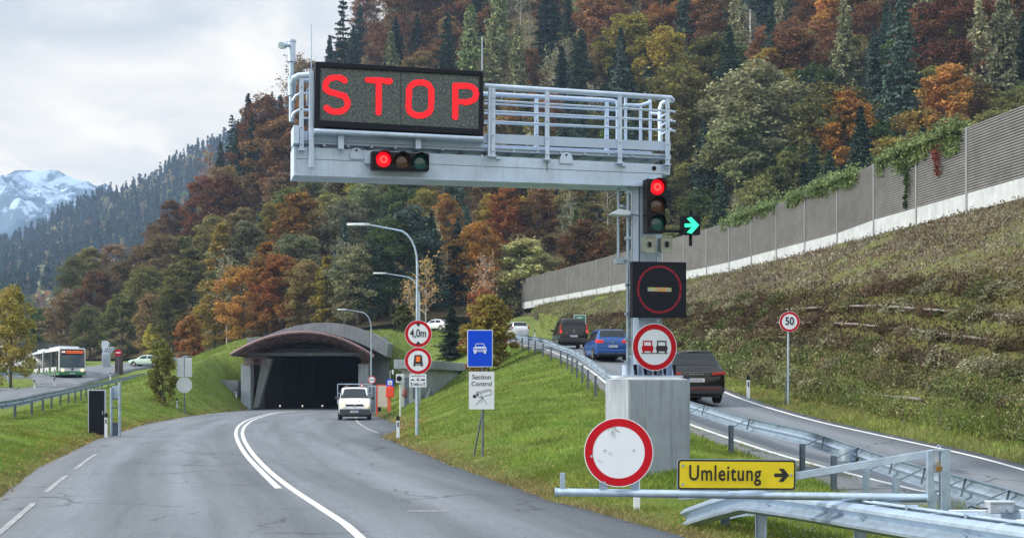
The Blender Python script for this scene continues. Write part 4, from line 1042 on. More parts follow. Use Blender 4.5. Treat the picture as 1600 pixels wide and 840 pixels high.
def car_picto(mb, cx, cz, s, y, mi):
    # rear view of a car: body, open roof frame, wheels
    def b(x0,z0,x1,z1): mb.lohi((cx+x0*s, y-.004, cz+z0*s), (cx+x1*s, y, cz+z1*s), mi)
    mb.prism([(-.5*s,-.15*s),(-.42*s,-.32*s),(.42*s,-.32*s),(.5*s,-.15*s),(.5*s,.0),(.42*s,.12*s),(-.42*s,.12*s),(-.5*s,0)], (cx,y,cz), (1,0,0), (0,0,1), .004, mi)
    b(-.40,.12,-.30,.42); b(.30,.12,.40,.42); b(-.40,.42,.40,.52); b(-.42,-.46,-.26,-.32); b(.26,-.46,.42,-.32)
mb = MB(); car_picto(mb, c.x-.145, c.z+.0, .24, c.y-.022, 0); mb.build('red_car_symbol', M_RED, ns)
mb = MB(); car_picto(mb, c.x+.145, c.z+.0, .24, c.y-.022, 0); mb.lohi((c.x-.27,c.y-.026,c.z-.125),(c.x+.27,c.y-.022,c.z-.112)); mb.build('black_car_symbol', M_INK, ns)
mb = MB(); mb.lohi((c.x-.04,c.y+.01,c.z-.3),(c.x+.04,.1,c.z+.3)); mb.build('bracket', M_GALV, ns)
# floodlight
fl = thing('floodlight', 'small pale lamp on a short arm left of the gantry post', 'lamp', GA, GRZ)
mb = MB(); a = G(963,333,.0); mb.loft([[a+Vector(q) for q in ((-.13,-.1,-.03),(-.13,.12,-.03),(-.10,.12,0),(-.10,-.1,0))], [a+Vector(q) for q in ((.03,-.13,-.05),(.03,.15,-.05),(.03,.15,.07),(.03,-.13,.07))], [a+Vector(q) for q in ((.26,-.10,-.04),(.26,.12,-.04),(.26,.12,.04),(.26,-.10,.04))]]); mb.build('lamp_head', mat('lamp_grey', (.55,.62,.70), .4), fl, bevel=.01)
mb = MB(); mb.tube([a+Vector((.25,0,0)), a+Vector((.48,.1,-.01))], .025, 8); mb.build('arm', M_GALV, fl)
# camera mast and antennas on the gantry's left end
rm = thing('sensor_mast', 'grey cylindrical sensor mast with a small round camera at the left gantry end', 'mast', GA, GRZ)
mb = MB(); mb.tube([G(455.5,190,.2), G(455.5,98,.2)], .05, 10); mb.tube([G(455.5,150,.2), G(455.5,120,.2)], .075, 12); mb.build('pole', M_GALV, rm, smooth=50)
mb = MB(); mb.tube([G(455.5,97,.2), G(455.5,64,.2)], .072, 14); mb.tube([G(455.5,66,.2), G(455.5,63,.2)], .085, 14); mb.tube([G(455.5,63,.2), G(455.5,60,.2)], .012, 6); mb.build('sensor_tube', M_STEEL, rm, smooth=50)
mb = MB(); mb.tube([G(452,71,.15), G(445,71,.1)], .03, 8); mb.tube([G(445,71,.08), G(439,71.5,.0)], [.06,.066], 14); mb.build('camera', M_GALV, rm, smooth=50)
for px, a, b, lab in ((486.5,38,118,'thin antenna rod at the left end of the display'),(753.3,57,112,'thin antenna rod at the right end of the display')):
    t = thing('antenna_rod', lab, 'antenna', GA, GRZ); mb = MB(); mb.tube([G(px,b,0), G(px,a,0)], [.014,.008], 6); mb.build('rod', M_GALV, t); mb = MB(); mb.tube([G(px,b+5,0), G(px,b-3,0)], .022, 8); mb.build('socket', M_GALVD, t)

# ------------------------------------------------------------------ swing barrier
bar = thing('swing_barrier', 'galvanised swing gate with a long low pipe reaching towards the road', 'barrier', P(1475,803,14.1)*1)
bz = bar.location.copy()
def B(px, py, d=0):
    Y = 15.2+(14.2-15.2)*(px-868)/(1460-868)+d; return P(px, py, Y)-bz
mb = MB(); mb.tube([B(869,768), B(1452,777.5)], .047, 14); mb.tube([B(868,768), B(870,768)], .055, 14); mb.build('pipe', M_GALV, bar, smooth=50)
mb = MB(); mb.bar(B(1068,772,.13), B(1458,707.5,.10), .05, .085); mb.bar(B(1060,772,-.03), B(1138,768,-.03), .02, .12); mb.build('brace', M_GALV, bar, bevel=.004)
mb = MB(); mb.bar(B(1453,783,-.02), B(1453,703,-.02), .07, .07, up=(0,1,0)); mb.build('frame_post', M_GALV, bar, bevel=.005)
mb = MB(); mb.bar(B(879,768), B(879,738), .06, .05, up=(0,1,0)); mb.build('end_tab', M_GALV, bar, bevel=.004)
mb = MB(); mb.bar(B(1476,860,.02), B(1476,701,.02), .10, .10, up=(0,1,0)); mb.tube([B(1466,701), B(1464,697), B(1467,694), B(1470,697), B(1468,701)], .006, 6); mb.box(B(1465,703), (.14,.10,.02)); mb.build('hinge_post', M_GALV, bar, bevel=.005)
mb = MB(); mb.box(B(1467,732,-.08), (.065,.03,.055)); mb.tube([B(1464.5,728,-.08), B(1464.5,721,-.08), B(1467,719,-.08), B(1469.5,721,-.08), B(1469.5,728,-.08)], .006, 6); mb.build('padlock', M_BRASS, bar, bevel=.004)
cs = thing('round_sign', 'round closed-road sign, white with red ring and scuffed top, on the barrier', 'road sign', P(967,768,15.0))
q = P(966.6,706,14.95)-cs.location; round_sign(cs, q, .404, rz=R(-3))
mb = MB()
for px, py in ((945,703),(990,703),(924,712),(1011,711),(944,753),(990,754)): mb.disc(front(P(px,py,14.95)-cs.location, 0, .024), .015, .006, 10)
mb.build('rivet', M_GALV, cs)
mb = MB()
for i in range(9):
    a = P(955+rnd.uniform(-3,6), 668+rnd.uniform(-4,6), 14.95)-cs.location; b = a+Vector((rnd.uniform(-.08,.06),0,rnd.uniform(-.08,.0))); mb.bar(front(a,0,.0235), front(b,0,.0235), .003, .003)
mb.build('scratches', mat('scratch', (.12,.11,.11), .7), cs)
for px in (943,992): mb = MB(); mb.bar(P(px,735,15.05)-cs.location, P(px,767,15.05)-cs.location, .10, .02, up=(0,1,0)); mb.build('bracket', M_GALV, cs)
wp = thing('support_post', 'short white post standing behind the round closed-road sign', 'post', P(995,802,20)); mb = MB(); mb.box((0,0,.35), (.10,.05,.9)); mb.build('post', M_WHITE, wp, bevel=.005); mb = MB(); mb.box((0,0,.83), (.14,.12,.03)); mb.build('rest', M_GALV, wp)
um = thing('direction_sign', 'yellow Umleitung detour sign with black arrow on the barrier pipe', 'road sign', P(1150,764,14.6))
uz = math.atan2(-1.0, 592/2000*14.7); 
c = P(1151,741,14.56)-um.location; rz = R(7); ax = Vector((math.cos(rz), math.sin(rz), -.014)).normalized(); up_ = Vector((0,0,1)); 
def rrect(w_, h_, r_, n=5):
    o = []
    for cx, cz, a0 in ((w_/2-r_,h_/2-r_,0),(-w_/2+r_,h_/2-r_,90),(-w_/2+r_,-h_/2+r_,180),(w_/2-r_,-h_/2+r_,270)):
        o += [(cx+r_*math.cos(R(a0+90*i/n)), cz+r_*math.sin(R(a0+90*i/n))) for i in range(n+1)]
    return o
mb = MB(); ay = Vector((.014,0,1)).normalized()
mb.prism(rrect(1.375,.338,.035), c, ax, ay, .016, 1); mb.prism(rrect(1.335,.298,.022), c, ax, ay, .019, 0); mb.prism(rrect(1.39,.352,.04), c+Vector((0,.004,0)), ax, ay, .012, 2)
mb.build('sign_plate', [M_YEL, M_INK, M_GALV], um, fix=True)
fr = c+ax.cross(ay)*.021; assert ax.cross(ay).y < 0
def on(x, z): return fr+ax*x+ay*z
text('lettering', 'Umleitung', .245, M_INK, um, on(-.145,.012)-ax.cross(ay)*-.006, (R(90), .014, rz), ext=.001, off=.0034, sx=.76, sp=1.10)
mb = MB(); mb.prism([(.435,-.021),(.53,-.021),(.485,-.075),(.545,-.075),(.61,0),(.545,.075),(.485,.075),(.53,.021),(.435,.021)], fr-ax.cross(ay)*.001, ax, ay, .003); mb.build('arrow', M_INK, um)
mb = MB()
for x, z in ((-.635,.10),(-.635,-.11),(.632,.0)): mb.disc(on(x,z), .016, .008, 12, ax=ax, ay=ay)
mb.build('rivet', M_GALV, um)
# ------------------------------------------------------------------ guardrails
WP = [(-.0,-.155),(.03,-.15),(.095,-.11),(.10,-.075),(.03,-.03),(.0,0),(.03,.03),(.10,.075),(.095,.11),(.03,.15),(0,.155)]
def wbeam(mb, path, side=1, hs=1.0):
    """path: list of Vector centre line; side=+1 bulges to the right of travel"""
    loops = []
    for i, p in enumerate(path):
        t = (path[min(i+1, len(path)-1)]-path[max(i-1, 0)]); t.z = 0; t.normalize(); n = Vector((t.y, -t.x, 0))*side
        L = [p+n*a+Vector((0,0,b*hs)) for a, b in WP]; L2 = [p+n*(a-.008)+Vector((0,0,b*hs)) for a, b in WP][::-1]
        loops.append(L+L2)
    mb.loft(loops); return mb
def catm(pts, step=1.0):
    P3 = [Vector(p) for p in pts]; o = []
    for i in range(len(P3)-1):
        p0, p1, p2, p3 = P3[max(i-1, 0)], P3[i], P3[i+1], P3[min(i+2, len(P3)-1)]; n = max(1, int((p2-p1).length/step))
        for k in range(n):
            t = k/n; o.append(.5*((2*p1)+(p2-p0)*t+(2*p0-5*p1+4*p2-p3)*t*t+(-p0+3*p1-3*p2+p3)*t**3))
    return o+[P3[-1]]
PW = .055
def ipost(mb, x, y, z0, z1, rz, s=1.0, mi=0, holes=False):
    M = Matrix.Rotation(rz, 3, 'Z'); zc = (z0+z1)/2; h = z1-z0
    mb.box((x,y,zc), (.10*s,.008,h), mi=mi, M=M); 
    for sg in (-1,1): c = Vector((x,y,zc))+M@Vector((sg*.05*s,-.03*s,0)); mb.box(c, (.008,.065*s,h), mi=mi, M=M)
    if holes:
        for k in range(3): c = Vector((x,y,z1-.1-.12*k))+M@Vector((0,-.006,0)); mb.box(c, (.012,.006,.035), mi=1, M=M)
def rail_thing(label, line, post_side, beam_h, post_at, beam_side, spacer=.38, zfun=None, pm=None, holes_after=None):
    root = thing('guardrail', label, 'guardrail'); path = catm(line, 1.0)
    mb = MB(); wbeam(mb, [p+Vector((0,0,beam_h)) for p in path], beam_side)
    for i in range(0, len(path)-1, 4):
        p = path[i]+Vector((0,0,beam_h)); t = (path[i+1]-path[i]).normalized(); n = Vector((t.y,-t.x,0))*beam_side
        for dz in (-.09, .0, .09): mb.box(p+n*.045+Vector((0,0,dz)), (.03,.03,.02))
    mb.build('beam', M_GALV, root, smooth=35)
    for k, (p, t) in enumerate(post_at):
        n = Vector((t.y,-t.x,0))*post_side; q = p+n*spacer; zg = ground(q.x, q.y) if zfun is None else zfun(q)
        mb = MB(); rz = math.atan2(n.y, n.x)+math.pi/2
        ipost(mb, q.x, q.y, zg-.2, p.z+beam_h+.0, rz, 1.25, 0, holes=holes_after is not None and p.y < holes_after)
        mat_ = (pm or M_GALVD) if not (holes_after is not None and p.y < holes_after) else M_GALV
        mb.build('post', [mat_, M_WHITE], root)
        mb = MB(); a = q+Vector((0,0,0)); a.z = p.z+beam_h-.04; b = p.copy(); b.z = p.z+beam_h+.15
        mb.bar(a, b, .07, .012); c2 = p.copy(); c2.z = p.z+beam_h-.1; mb.bar(b-Vector((0,0,.01)), c2-n*.0+n*.06, .06, .012)
        mb.build('spacer', M_GALVD, root)
    return root
def posts_along(line, spacing):
    path = catm(line, .25); o = []; acc = 0; last = None; nxt = 0
    for i in range(len(path)-1):
        t = (path[i+1]-path[i]); s = t.length; t = Vector((t.x, t.y, 0)).normalized()
        if acc >= nxt: o.append((path[i], t)); nxt += spacing(path[i]) if callable(spacing) else spacing
        acc += s
    return o
ln = [Vector((5.65,13,0)), Vector((5.95,15.5,0)), Vector((6.15,18,.0)), Vector((6.25,21,.04)), Vector((6.2,23.8,.17))]+[Vector((itp(T[8], y)-.22, y, float(itp(T[8], y, 2)))) for y in [26.5,29,32,36,42,48.5,54,60,70,77,84,97,110,122,133]]
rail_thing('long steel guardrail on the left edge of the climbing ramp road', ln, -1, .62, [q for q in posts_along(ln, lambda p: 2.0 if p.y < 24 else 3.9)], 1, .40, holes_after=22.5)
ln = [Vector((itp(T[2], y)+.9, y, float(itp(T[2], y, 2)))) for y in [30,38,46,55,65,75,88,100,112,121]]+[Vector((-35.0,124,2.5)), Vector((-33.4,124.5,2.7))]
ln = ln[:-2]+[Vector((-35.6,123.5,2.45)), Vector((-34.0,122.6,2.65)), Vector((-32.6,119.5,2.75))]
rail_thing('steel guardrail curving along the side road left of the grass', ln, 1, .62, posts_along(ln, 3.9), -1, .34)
ln = [Vector((-75,98,2.2)), Vector((-60,103,2.4)), Vector((-50,108,2.6)), Vector((-42.3,111.5,2.55))]
rail_thing('dark guardrail section in front of the bus', ln, 1, .5, posts_along(ln, 3.0), -1, .25)
# foreground guardrail with turned down end
root = thing('guardrail', 'bright foreground guardrail with its end turned down into the grass', 'guardrail')
ctr = [Vector((2.5,18.3,.10)), Vector((2.72,17.3,.33)), Vector((3.0,16.4,.53)), Vector((3.48,15.3,.54)), Vector((4.1,13.6,.54)), Vector((4.75,11.9,.54)), Vector((6.2,8.0,.54))]
mb = MB(); wbeam(mb, catm(ctr[:3], .4)+catm(ctr[2:], .5)[1:], 1)
for i, p in enumerate(catm(ctr[2:], .5)):
    if i % 3 == 1: mb.box(p+Vector((-.03,-.05,0)), (.03,.03,.02)); 
mb.build('beam', M_GALV, root, smooth=35)
ctr2 = [Vector((3.05,19.0,.12)), Vector((3.15,17.8,.34)), Vector((3.32,16.55,.50)), Vector((3.75,15.5,.52)), Vector((4.38,13.8,.52)), Vector((5.03,12.1,.52)), Vector((6.5,8.2,.52))]
mb = MB(); wbeam(mb, catm(ctr2[:3], .4)+catm(ctr2[2:], .5)[1:], -1); mb.build('rear_beam', M_GALV, root, smooth=35)
mb = MB()
for i in range(9):
    t = 1+i*.55; j = int(t); 
    if j+1 >= 7: break
    a = ctr[j].lerp(ctr[j+1], t-j); b = ctr2[j].lerp(ctr2[j+1], t-j)
    if i > 2: mb.bar(a+Vector((0,0,.15)), b+Vector((0,0,.15)), .06, .02)
mb.tube([ctr[3]+Vector((.12,0,.17)), ctr[4]+Vector((.12,0,.17)), ctr[5]+Vector((.12,0,.17)), ctr[6]+Vector((.12,0,.17))], .014, 6)
mb.tube([ctr[3]+Vector((.2,0,.17)), ctr[4]+Vector((.2,0,.17)), ctr[5]+Vector((.2,0,.17)), ctr[6]+Vector((.2,0,.17))], .014, 6)
for i in (4,5):
    for f in (0,.5): c = ctr[i].lerp(ctr[min(6,i+1)], f)+Vector((.14,0,.17)); mb.tube([c-Vector((.05,0,0)), c+Vector((.07,.03,0))], .03, 8)
mb.build('cross_strap', M_GALV, root, smooth=50)
for x, y in ((3.18,16.3),(3.95,14.5),(4.85,12.2)):
    mb = MB(); ipost(mb, x, y, -.3, .56, R(-20), 1.3); mb.build('post', M_GALV, root)
mb = MB(); ipost(mb, 3.0, 18.0, -.3, .22, R(-10), 1.2); mb.build('post', M_GALVD, root)
# spacer drum on the ramp rail
t = thing('steel_drum', 'short galvanised drum bolted to the ramp guardrail', 'drum', P(1324,719,23.4)); mb = MB(); mb.tube([(0,0,0),(0,0,.22)], .155, 24); mb.build('drum', M_GALV, t, smooth=50); mb = MB(); mb.bar((.15,0,.12),(.42,.1,.10),.04,.04); mb.build('bolt_arm', M_GALVD, t)
# crossbars with junction box at the right edge
t = thing('crossbar_barrier', 'two galvanised crossbars at the right edge behind the foreground guardrail', 'barrier', P(1540,815,13.6)); l = t.location
mb = MB(); mb.bar(P(1484,803,13.8)-l, P(1700,803,12.6)-l, .05, .10); mb.build('upper_bar', M_GALV, t, bevel=.004); mb = MB(); mb.bar(P(1545,818,13.2)-l, P(1720,818,12.3)-l, .05, .09); mb.build('lower_bar', M_GALV, t, bevel=.004)
mb = MB(); mb.bar(P(1560,803,13.4)-l, P(1560,900,13.4)-l, .08, .08, up=(0,1,0)); mb.build('post', M_GALV, t)
t = thing('junction_box', 'small pale plastic junction box with two glands on the crossbar', 'junction box', P(1562,801,13.2)); mb = MB(); mb.box((0,0,.055), (.25,.14,.11)); mb.build('box', mat('box_grey', (.30,.34,.40), .5), t, bevel=.008); mb = MB(); mb.box((0,0,.118), (.265,.155,.02)); mb.build('lid', mat('box_pale', (.40,.45,.50), .5), t, bevel=.004)
for x in (.0,.075):
    mb = MB(); mb.disc((x,-.07,.045), .028, .02, 16); mb.build('gland', M_GALV, t)
mb = MB(); mb.tube([(-.12,0,.05),(-.2,.02,.04),(-.3,.0,.07),(-.33,0,.05)], .008, 6); mb.build('cable', M_BLACK, t)

# ------------------------------------------------------------------ delineator posts
def delin(px, yb, Y, label, h=.95, onramp=False):
    p = onground(px, Y)
    root = thing('delineator_post', label, 'delineator', p, group='white roadside delineator posts')
    pr_ = [(-.06,-.03),(.06,-.03),(.04,.05),(-.04,.05)]
    mb = MB(); mb.loft([[Vector((x,y,z)) for x,y in pr_] for z in (-.2, h-.16)]); mb.build('post', M_WHITE, root, bevel=.008)
    mb = MB(); mb.loft([[Vector((x,y,z)) for x,y in pr_] for z in (h-.16, h-.03)]+[[Vector((x*.6,y*.6,h+.02)) for x,y in pr_]]); mb.build('cap', M_BLACK, root, bevel=.006)
    mb = MB(); mb.box((0,-.034,h-.30), (.045,.01,.17)); mb.build('reflector', mat('reflector', (.03,.03,.035), .2), root)
delin(166,663,49.5,'white delineator in front of the black cabinet on the left verge'); delin(622,690,46.5,'white black-capped delineator on the grass point at the lay-by',.82)
delin(277,646,86,'small delineator beside the sign backs on the left verge',.7); delin(369,637,108,'small delineator just left of the tunnel portal',.7)
delin(1169,610,44.5,'delineator on the verge near the round 50 sign',.85); delin(54,603,103,'leftmost small delineator by the side road junction',.8); delin(85,600,108,'small delineator right of the leftmost one at the junction',.8)
delin(835.5,530,118,'small delineator on the far bend of the ramp',1.0)
delin(172.5,578,126,'small delineator at the bend of the left guardrail',.8)

# ------------------------------------------------------------------ street lamps
def lamp(px, Y, H, arm, label, dirx=-1, tilt=0):
    p = onground(px, Y); root = thing('street_lamp', label, 'street lamp', p); z = H
    mb = MB(); mb.tube([(0,0,-.3),(0,0,H*.5),(0,0,H*.80)]+[(dirx*arm*.42*(1-math.cos(R(a))), 0, H*.80+H*.16*math.sin(R(a))) for a in range(15,91,15)]+[(dirx*arm, 0, H*.985)], [.075,.058,.045]+[.036]*6+[.026], 10); mb.build('pole', M_GALV, root, smooth=50)
    mb = MB(); a = Vector((dirx*arm,0,H*.985)); mb.loft([[a+Vector((s*dirx, yy*w_, zz)) for yy, zz in ((-1,-.03),(1,-.03),(.8,.05),(-.8,.05))] for s, w_ in ((-.05,.05),(.15,.13),(.55,.14),(.75,.07))]); mb.build('lamp_head', mat('lamp_head_grey', (.5,.56,.62), .4), root, bevel=.01)
    return root
z45 = onground(652,45).z; lamp(652, 45, 2+(603-346)/2000*45-z45, 1.72, 'tallest street lamp, carrying the height limit signs')
lamp(655.5, 76, 2+(603-424)/2000*76-onground(655,76).z, 2.0, 'middle street lamp whose head hangs below the tallest one')
lamp(580, 104, 2+(603-481)/2000*104-.0, 2.0, 'small far street lamp at the right side of the tunnel')
lamp(13, 118, 3.4, .2, 'short lamp post at the left edge behind the tree')

# ------------------------------------------------------------------ signs on the tallest lamp
p = onground(652,45)-Vector((0,.12,0)); z0 = p.z
def zc(py, Y): return 2+(603-py)/2000*Y
s1 = thing('round_sign', 'round height limit sign reading 4,0m between black triangles', 'road sign', p)
c = Vector((.045,-.02,zc(521.5,45)-z0)); round_sign(s1, c, .475, bw=.25); text('lettering', '4,0m', .40, M_INK, s1, c+Vector((0,-.024,.01)), off=.006, sx=.72)
mb = MB(); mb.prism([(-.10,.375),(.10,.375),(0,.25)], c+Vector((0,-.022,0)), (1,0,0), (0,0,1), .004); mb.prism([(-.10,-.375),(0,-.25),(.10,-.375)], c+Vector((0,-.022,0)), (1,0,0), (0,0,1), .004); mb.build('triangle', M_INK, s1)
s2 = thing('round_sign', 'round sign with an orange-plated black lorry inside a red ring', 'road sign', p)
c = Vector((.04,-.02,zc(563.5,45)-z0)); round_sign(s2, c, .475, bw=.25)
mb = MB(); mb.prism([(-.16,-.11),(.16,-.11),(.13,.19),(.10,.21),(-.10,.21),(-.13,.19)], c+Vector((0,-.022,0)), (1,0,0), (0,0,1), .004)
for x in (-.13,.13): mb.lohi((c.x+x-.035,c.y-.026,c.z-.19),(c.x+x+.035,c.y-.022,c.z-.11))
mb.lohi((c.x-.16,c.y-.0265,c.z-.155),(c.x+.16,c.y-.0225,c.z-.135)); mb.build('lorry_symbol', M_INK, s2)
mb = MB(); mb.lohi((c.x-.075,c.y-.032,c.z-.03),(c.x+.075,c.y-.027,c.z+.155)); mb.build('orange_plate', M_ORG, s2)
s3 = thing('plate_sign', 'small white plate with vehicle symbols, two arrows and 5400 m', 'road sign', p)
c = Vector((.03,-.02,zc(594,45)-z0)); mb = MB(); mb.prism(rrect(.60,.47,.02), c, (1,0,0), (0,0,1), .02); mb.build('sign_plate', M_WHITE, s3)
text('lettering', '5400 m', .125, M_INK, s3, c+Vector((0,-.022,-.14)), off=.002, sx=.85)
mb = MB()
for x in (-.22,.22): mb.prism([(x-.012,-.2),(x+.012,-.2),(x+.012,-.11),(x+.035,-.11),(x,-.06),(x-.035,-.11),(x-.012,-.11)], c+Vector((0,-.02,0)), (1,0,0), (0,0,1), .004)
mb.build('arrow', M_INK, s3)
mb = MB(); y_ = c.y-.02
def bx(x0,z0_,x1,z1_): mb.lohi((c.x+x0,y_-.004,c.z+z0_),(c.x+x1,y_,c.z+z1_))
bx(-.25,.0,-.13,.03); bx(-.21,.032,-.15,.05); bx(-.05,.0,.05,.02); bx(-.03,.022,.03,.045); bx(.12,.0,.25,.05); bx(.10,.0,.118,.03); bx(-.03,.06,.03,.085)
for i in range(18): bx(-.24+i*.027, .15, -.24+i*.027+.017, .15+rnd.choice((.022,.03,.03)))
mb.build('vehicle_symbols', M_INK, s3)
# blue expressway sign with section control plate
p = onground(754,32.4); root = thing('motor_road_sign', 'blue rectangular sign showing a white car, above the Section Control plate', 'road sign', p)
Yb = 32.3
mb = MB(); mb.tube([(0,.06,-.3),(0,.06,zc(516,32.4)-p.z)], .03, 10); mb.build('pole', M_GALVD, root, smooth=50)
mb = MB(); mb.tube([(0,.08,zc(640,32.4)-p.z), P(739,719,32.9)-p], .022, 8); mb.build('brace', M_GALVD, root, smooth=50)
c = P(750,544,Yb)-p; mb = MB(); mb.prism(rrect(.645,.94,.03), c, (1,0,0), (0,0,1), .02, 1); mb.prism(rrect(.605,.90,.02), c, (1,0,0), (0,0,1), .024, 0); mb.build('sign_plate', [M_BLUE, M_WHITE], root)
mb = MB(); o = c+Vector((0,-.024,.0))
mb.prism([(-.17,-.06),(-.155,-.085),(.155,-.085),(.17,-.06),(.165,.01),(.13,.045),(-.13,.045),(-.165,.01)], o, (1,0,0), (0,0,1), .004, 0)
def bb(x0,z0_,x1,z1_,mi=0,d=0): mb.lohi((o.x+x0,o.y-.004-d,o.z+z0_),(o.x+x1,o.y-d,o.z+z1_),mi)
mb.prism([(-.13,.045),(-.115,.045),(-.085,.11),(.085,.11),(.115,.045),(.13,.045),(.095,.125),(-.095,.125)], o, (1,0,0), (0,0,1), .004, 0)
bb(-.15,-.13,-.10,-.085); bb(.10,-.13,.15,-.085); bb(-.10,-.02,.10,.0,1,.005); bb(-.085,-.06,.085,-.045,1,.005)
for x in (-.13,.13): mb.disc(o+Vector((x,-.0045,-.015)), .02, .004, 14, mi=1)
mb.build('car_symbol', [M_WHITE, M_BLUE], root)
s4 = thing('plate_sign', 'white Section Control plate with a camera on tripod', 'road sign', p); c = P(752.5,609.5,Yb)-p
mb = MB(); mb.prism(rrect(.64,.95,.02), c, (1,0,0), (0,0,1), .02); mb.build('sign_plate', M_WHITE, s4)
text('lettering', 'Section', .165, M_INK, s4, c+Vector((0,-.022,.335)), off=.001, sx=.95, sp=1.03); text('lettering', 'Control', .165, M_INK, s4, c+Vector((0,-.022,.165)), off=.001, sx=.95, sp=1.03)
mb = MB(); o = c+Vector((0,-.0215,-.15)); L = lambda a, b, w_=.010: mb.bar(o+Vector((a[0],0,a[1])), o+Vector((b[0],0,b[1])), .004, w_)
c1, c2, c3, c4, c5, c6, c7 = (-.14,.10),(.19,.18),(.24,.155),(.24,.05),(-.02,-.02),(-.02,.085),(-.14,.0)
for a, b in ((c1,c2),(c2,c3),(c3,c4),(c4,c5),(c5,c6),(c6,c3),(c1,c6),(c1,c7),(c7,c5)): L(a, b)
L((.02,-.02),(-.14,-.22)); L((.02,-.02),(.0,-.16)); L((.02,-.02),(.14,-.21)); mb.disc(o+Vector((-.18,.003,.0)), .045, .004, 18); mb.disc(o+Vector((-.10,.003,.045)), .03, .004, 14)
mb.build('camera_symbol', M_INK, s4)
# 50 sign
p = onground(1232,42); root = thing('round_sign', 'round 50 speed limit sign on a pole beside the ramp', 'road sign', p); c = Vector((.02,-.05,zc(502.5,42)-p.z))
mb = MB(); mb.tube([(0,.02,-.3),(0,.02,c.z+.35)], .035, 10); mb.build('pole', M_GALV, root, smooth=50); mb = MB(); mb.tube([(-.02,.02,1.2),(-.12,.1,-.2)], .022, 8); mb.build('brace', M_GALVD, root)
round_sign(root, c, .335, bw=.25); text('lettering', '50', .36, M_INK, root, c+Vector((0,-.024,.01)), off=.008, sx=.82)
# sign backs on the left verge
p = onground(288,85); root = thing('sign_back', 'grey backs of two rectangular panels and a round one on a pole', 'road sign', p)
mb = MB(); mb.tube([(0,.05,-.3),(0,.05,3.7)], .04, 8); mb.build('pole', M_GALVD, root, smooth=50)
mb = MB(); mb.lohi((-.50,-.02,2.42),(-.02,.02,3.68)); mb.lohi((.02,-.02,2.42),(.50,.02,3.68)); mb.build('panel', mat('sign_back_grey', (.50,.55,.62), .5, .2), root, bevel=.01)
mb = MB(); mb.disc((0,.02,1.88), .52, .03, 32); mb.build('round_panel', mat('sign_back_grey', (.50,.55,.62), .5, .2), root)
# black cabinet and frame
p = onground(152,50); root = thing('display_cabinet', 'tall black-faced cabinet with pale side standing in the grass', 'cabinet', p, R(18))
mb = MB(); mb.lohi((-.34,-.10,.0),(.34,.22,1.78)); mb.build('case', mat('cabinet_grey', (.42,.48,.56), .45, .2), root, bevel=.015)
mb = MB(); mb.lohi((-.31,-.125,.02),(.26,-.10,1.74)); mb.lohi((-.27,-.135,1.2),(.2,-.125,1.68)); mb.lohi((-.29,-.13,.98),(.24,-.125,1.0)); mb.build('door', M_DARK, root, bevel=.005)
mb = MB(); mb.lohi((.18,-.14,.80),(.21,-.125,.95)); mb.build('handle', M_GALV, root)
root = thing('equipment_stand', 'galvanised two-post steel frame beside the black cabinet', 'stand', onground(181,50.5))
for px, h in ((174,1.95),(187,2.15)):
    mb = MB(); x = (px-181)/2000*50.5; mb.tube([(x,0,-.3),(x,0,h)], .055, 10); mb.build('post', M_GALV, root, smooth=50)
mb = MB()
for z in (1.5,1.15,.55): mb.bar((-.16,0,z),(.14,0,z),.05,.05)
mb.lohi((-.12,.0,.05),(.1,.03,.55)); mb.build('rail', M_GALVD, root)
mb = MB(); mb.lohi((-.16,.06,1.5),(.1,.1,2.02)); mb.build('panel', M_GALV, root)

# ------------------------------------------------------------------ noise barrier
nb = thing('noise_barrier', 'long ribbed noise barrier with white base above the planted bank', 'noise barrier')
def wall_pt(y): return Vector((float(itp(T[12], y)), y, float(itp(T[12], y, 2))+(.35 if y < 80 else .15)))
M_SLAT = mat('slat_panel', (.18,.182,.188), .6, .1, var=.30, scale=.9); M_PLI = concrete('base_board', (.46,.50,.54), .7)
yw = [36]
while yw[-1] < 205: yw.append(yw[-1]+6.0)
for i in range(len(yw)-1):
    a, b = wall_pt(yw[i]), wall_pt(yw[i+1]); t = (b-a); t.normalize(); n = Vector((t.y,-t.x,0)).normalized()*-1
    mb = MB(); mb.box(a+Vector((0,0,1.85)), (.16,.2,4.5), math.atan2(t.y,t.x)); mb.build('post', mat('barrier_post', (.24,.26,.28), .5, .2) if i == 0 else bpy.data.materials['barrier_post'], nb)
    mb = MB(); mb.bar(a+Vector((0,0,.2)), b+Vector((0,0,.2)), .10, .95); mb.build('base_board', M_PLI, nb)
    mb = MB(); ns_ = 24
    for k in range(ns_):
        z = .72+k*(3.3/ns_); pr0 = [n*.055+Vector((0,0,z)), n*.055+Vector((0,0,z+.065)), -n*.01+Vector((0,0,z+.075)), -n*.01+Vector((0,0,z+.137)), -n*.04+Vector((0,0,z+.137)), -n*.04+Vector((0,0,z))]
        mb.loft([[a+q for q in pr0], [b+q for q in pr0]])
    mb.build('louver_panel', M_SLAT, nb)
    mb = MB(); mb.bar(a+Vector((0,0,4.03)), b+Vector((0,0,4.03)), .12, .06); mb.build('cap_rail', M_SLAT, nb)
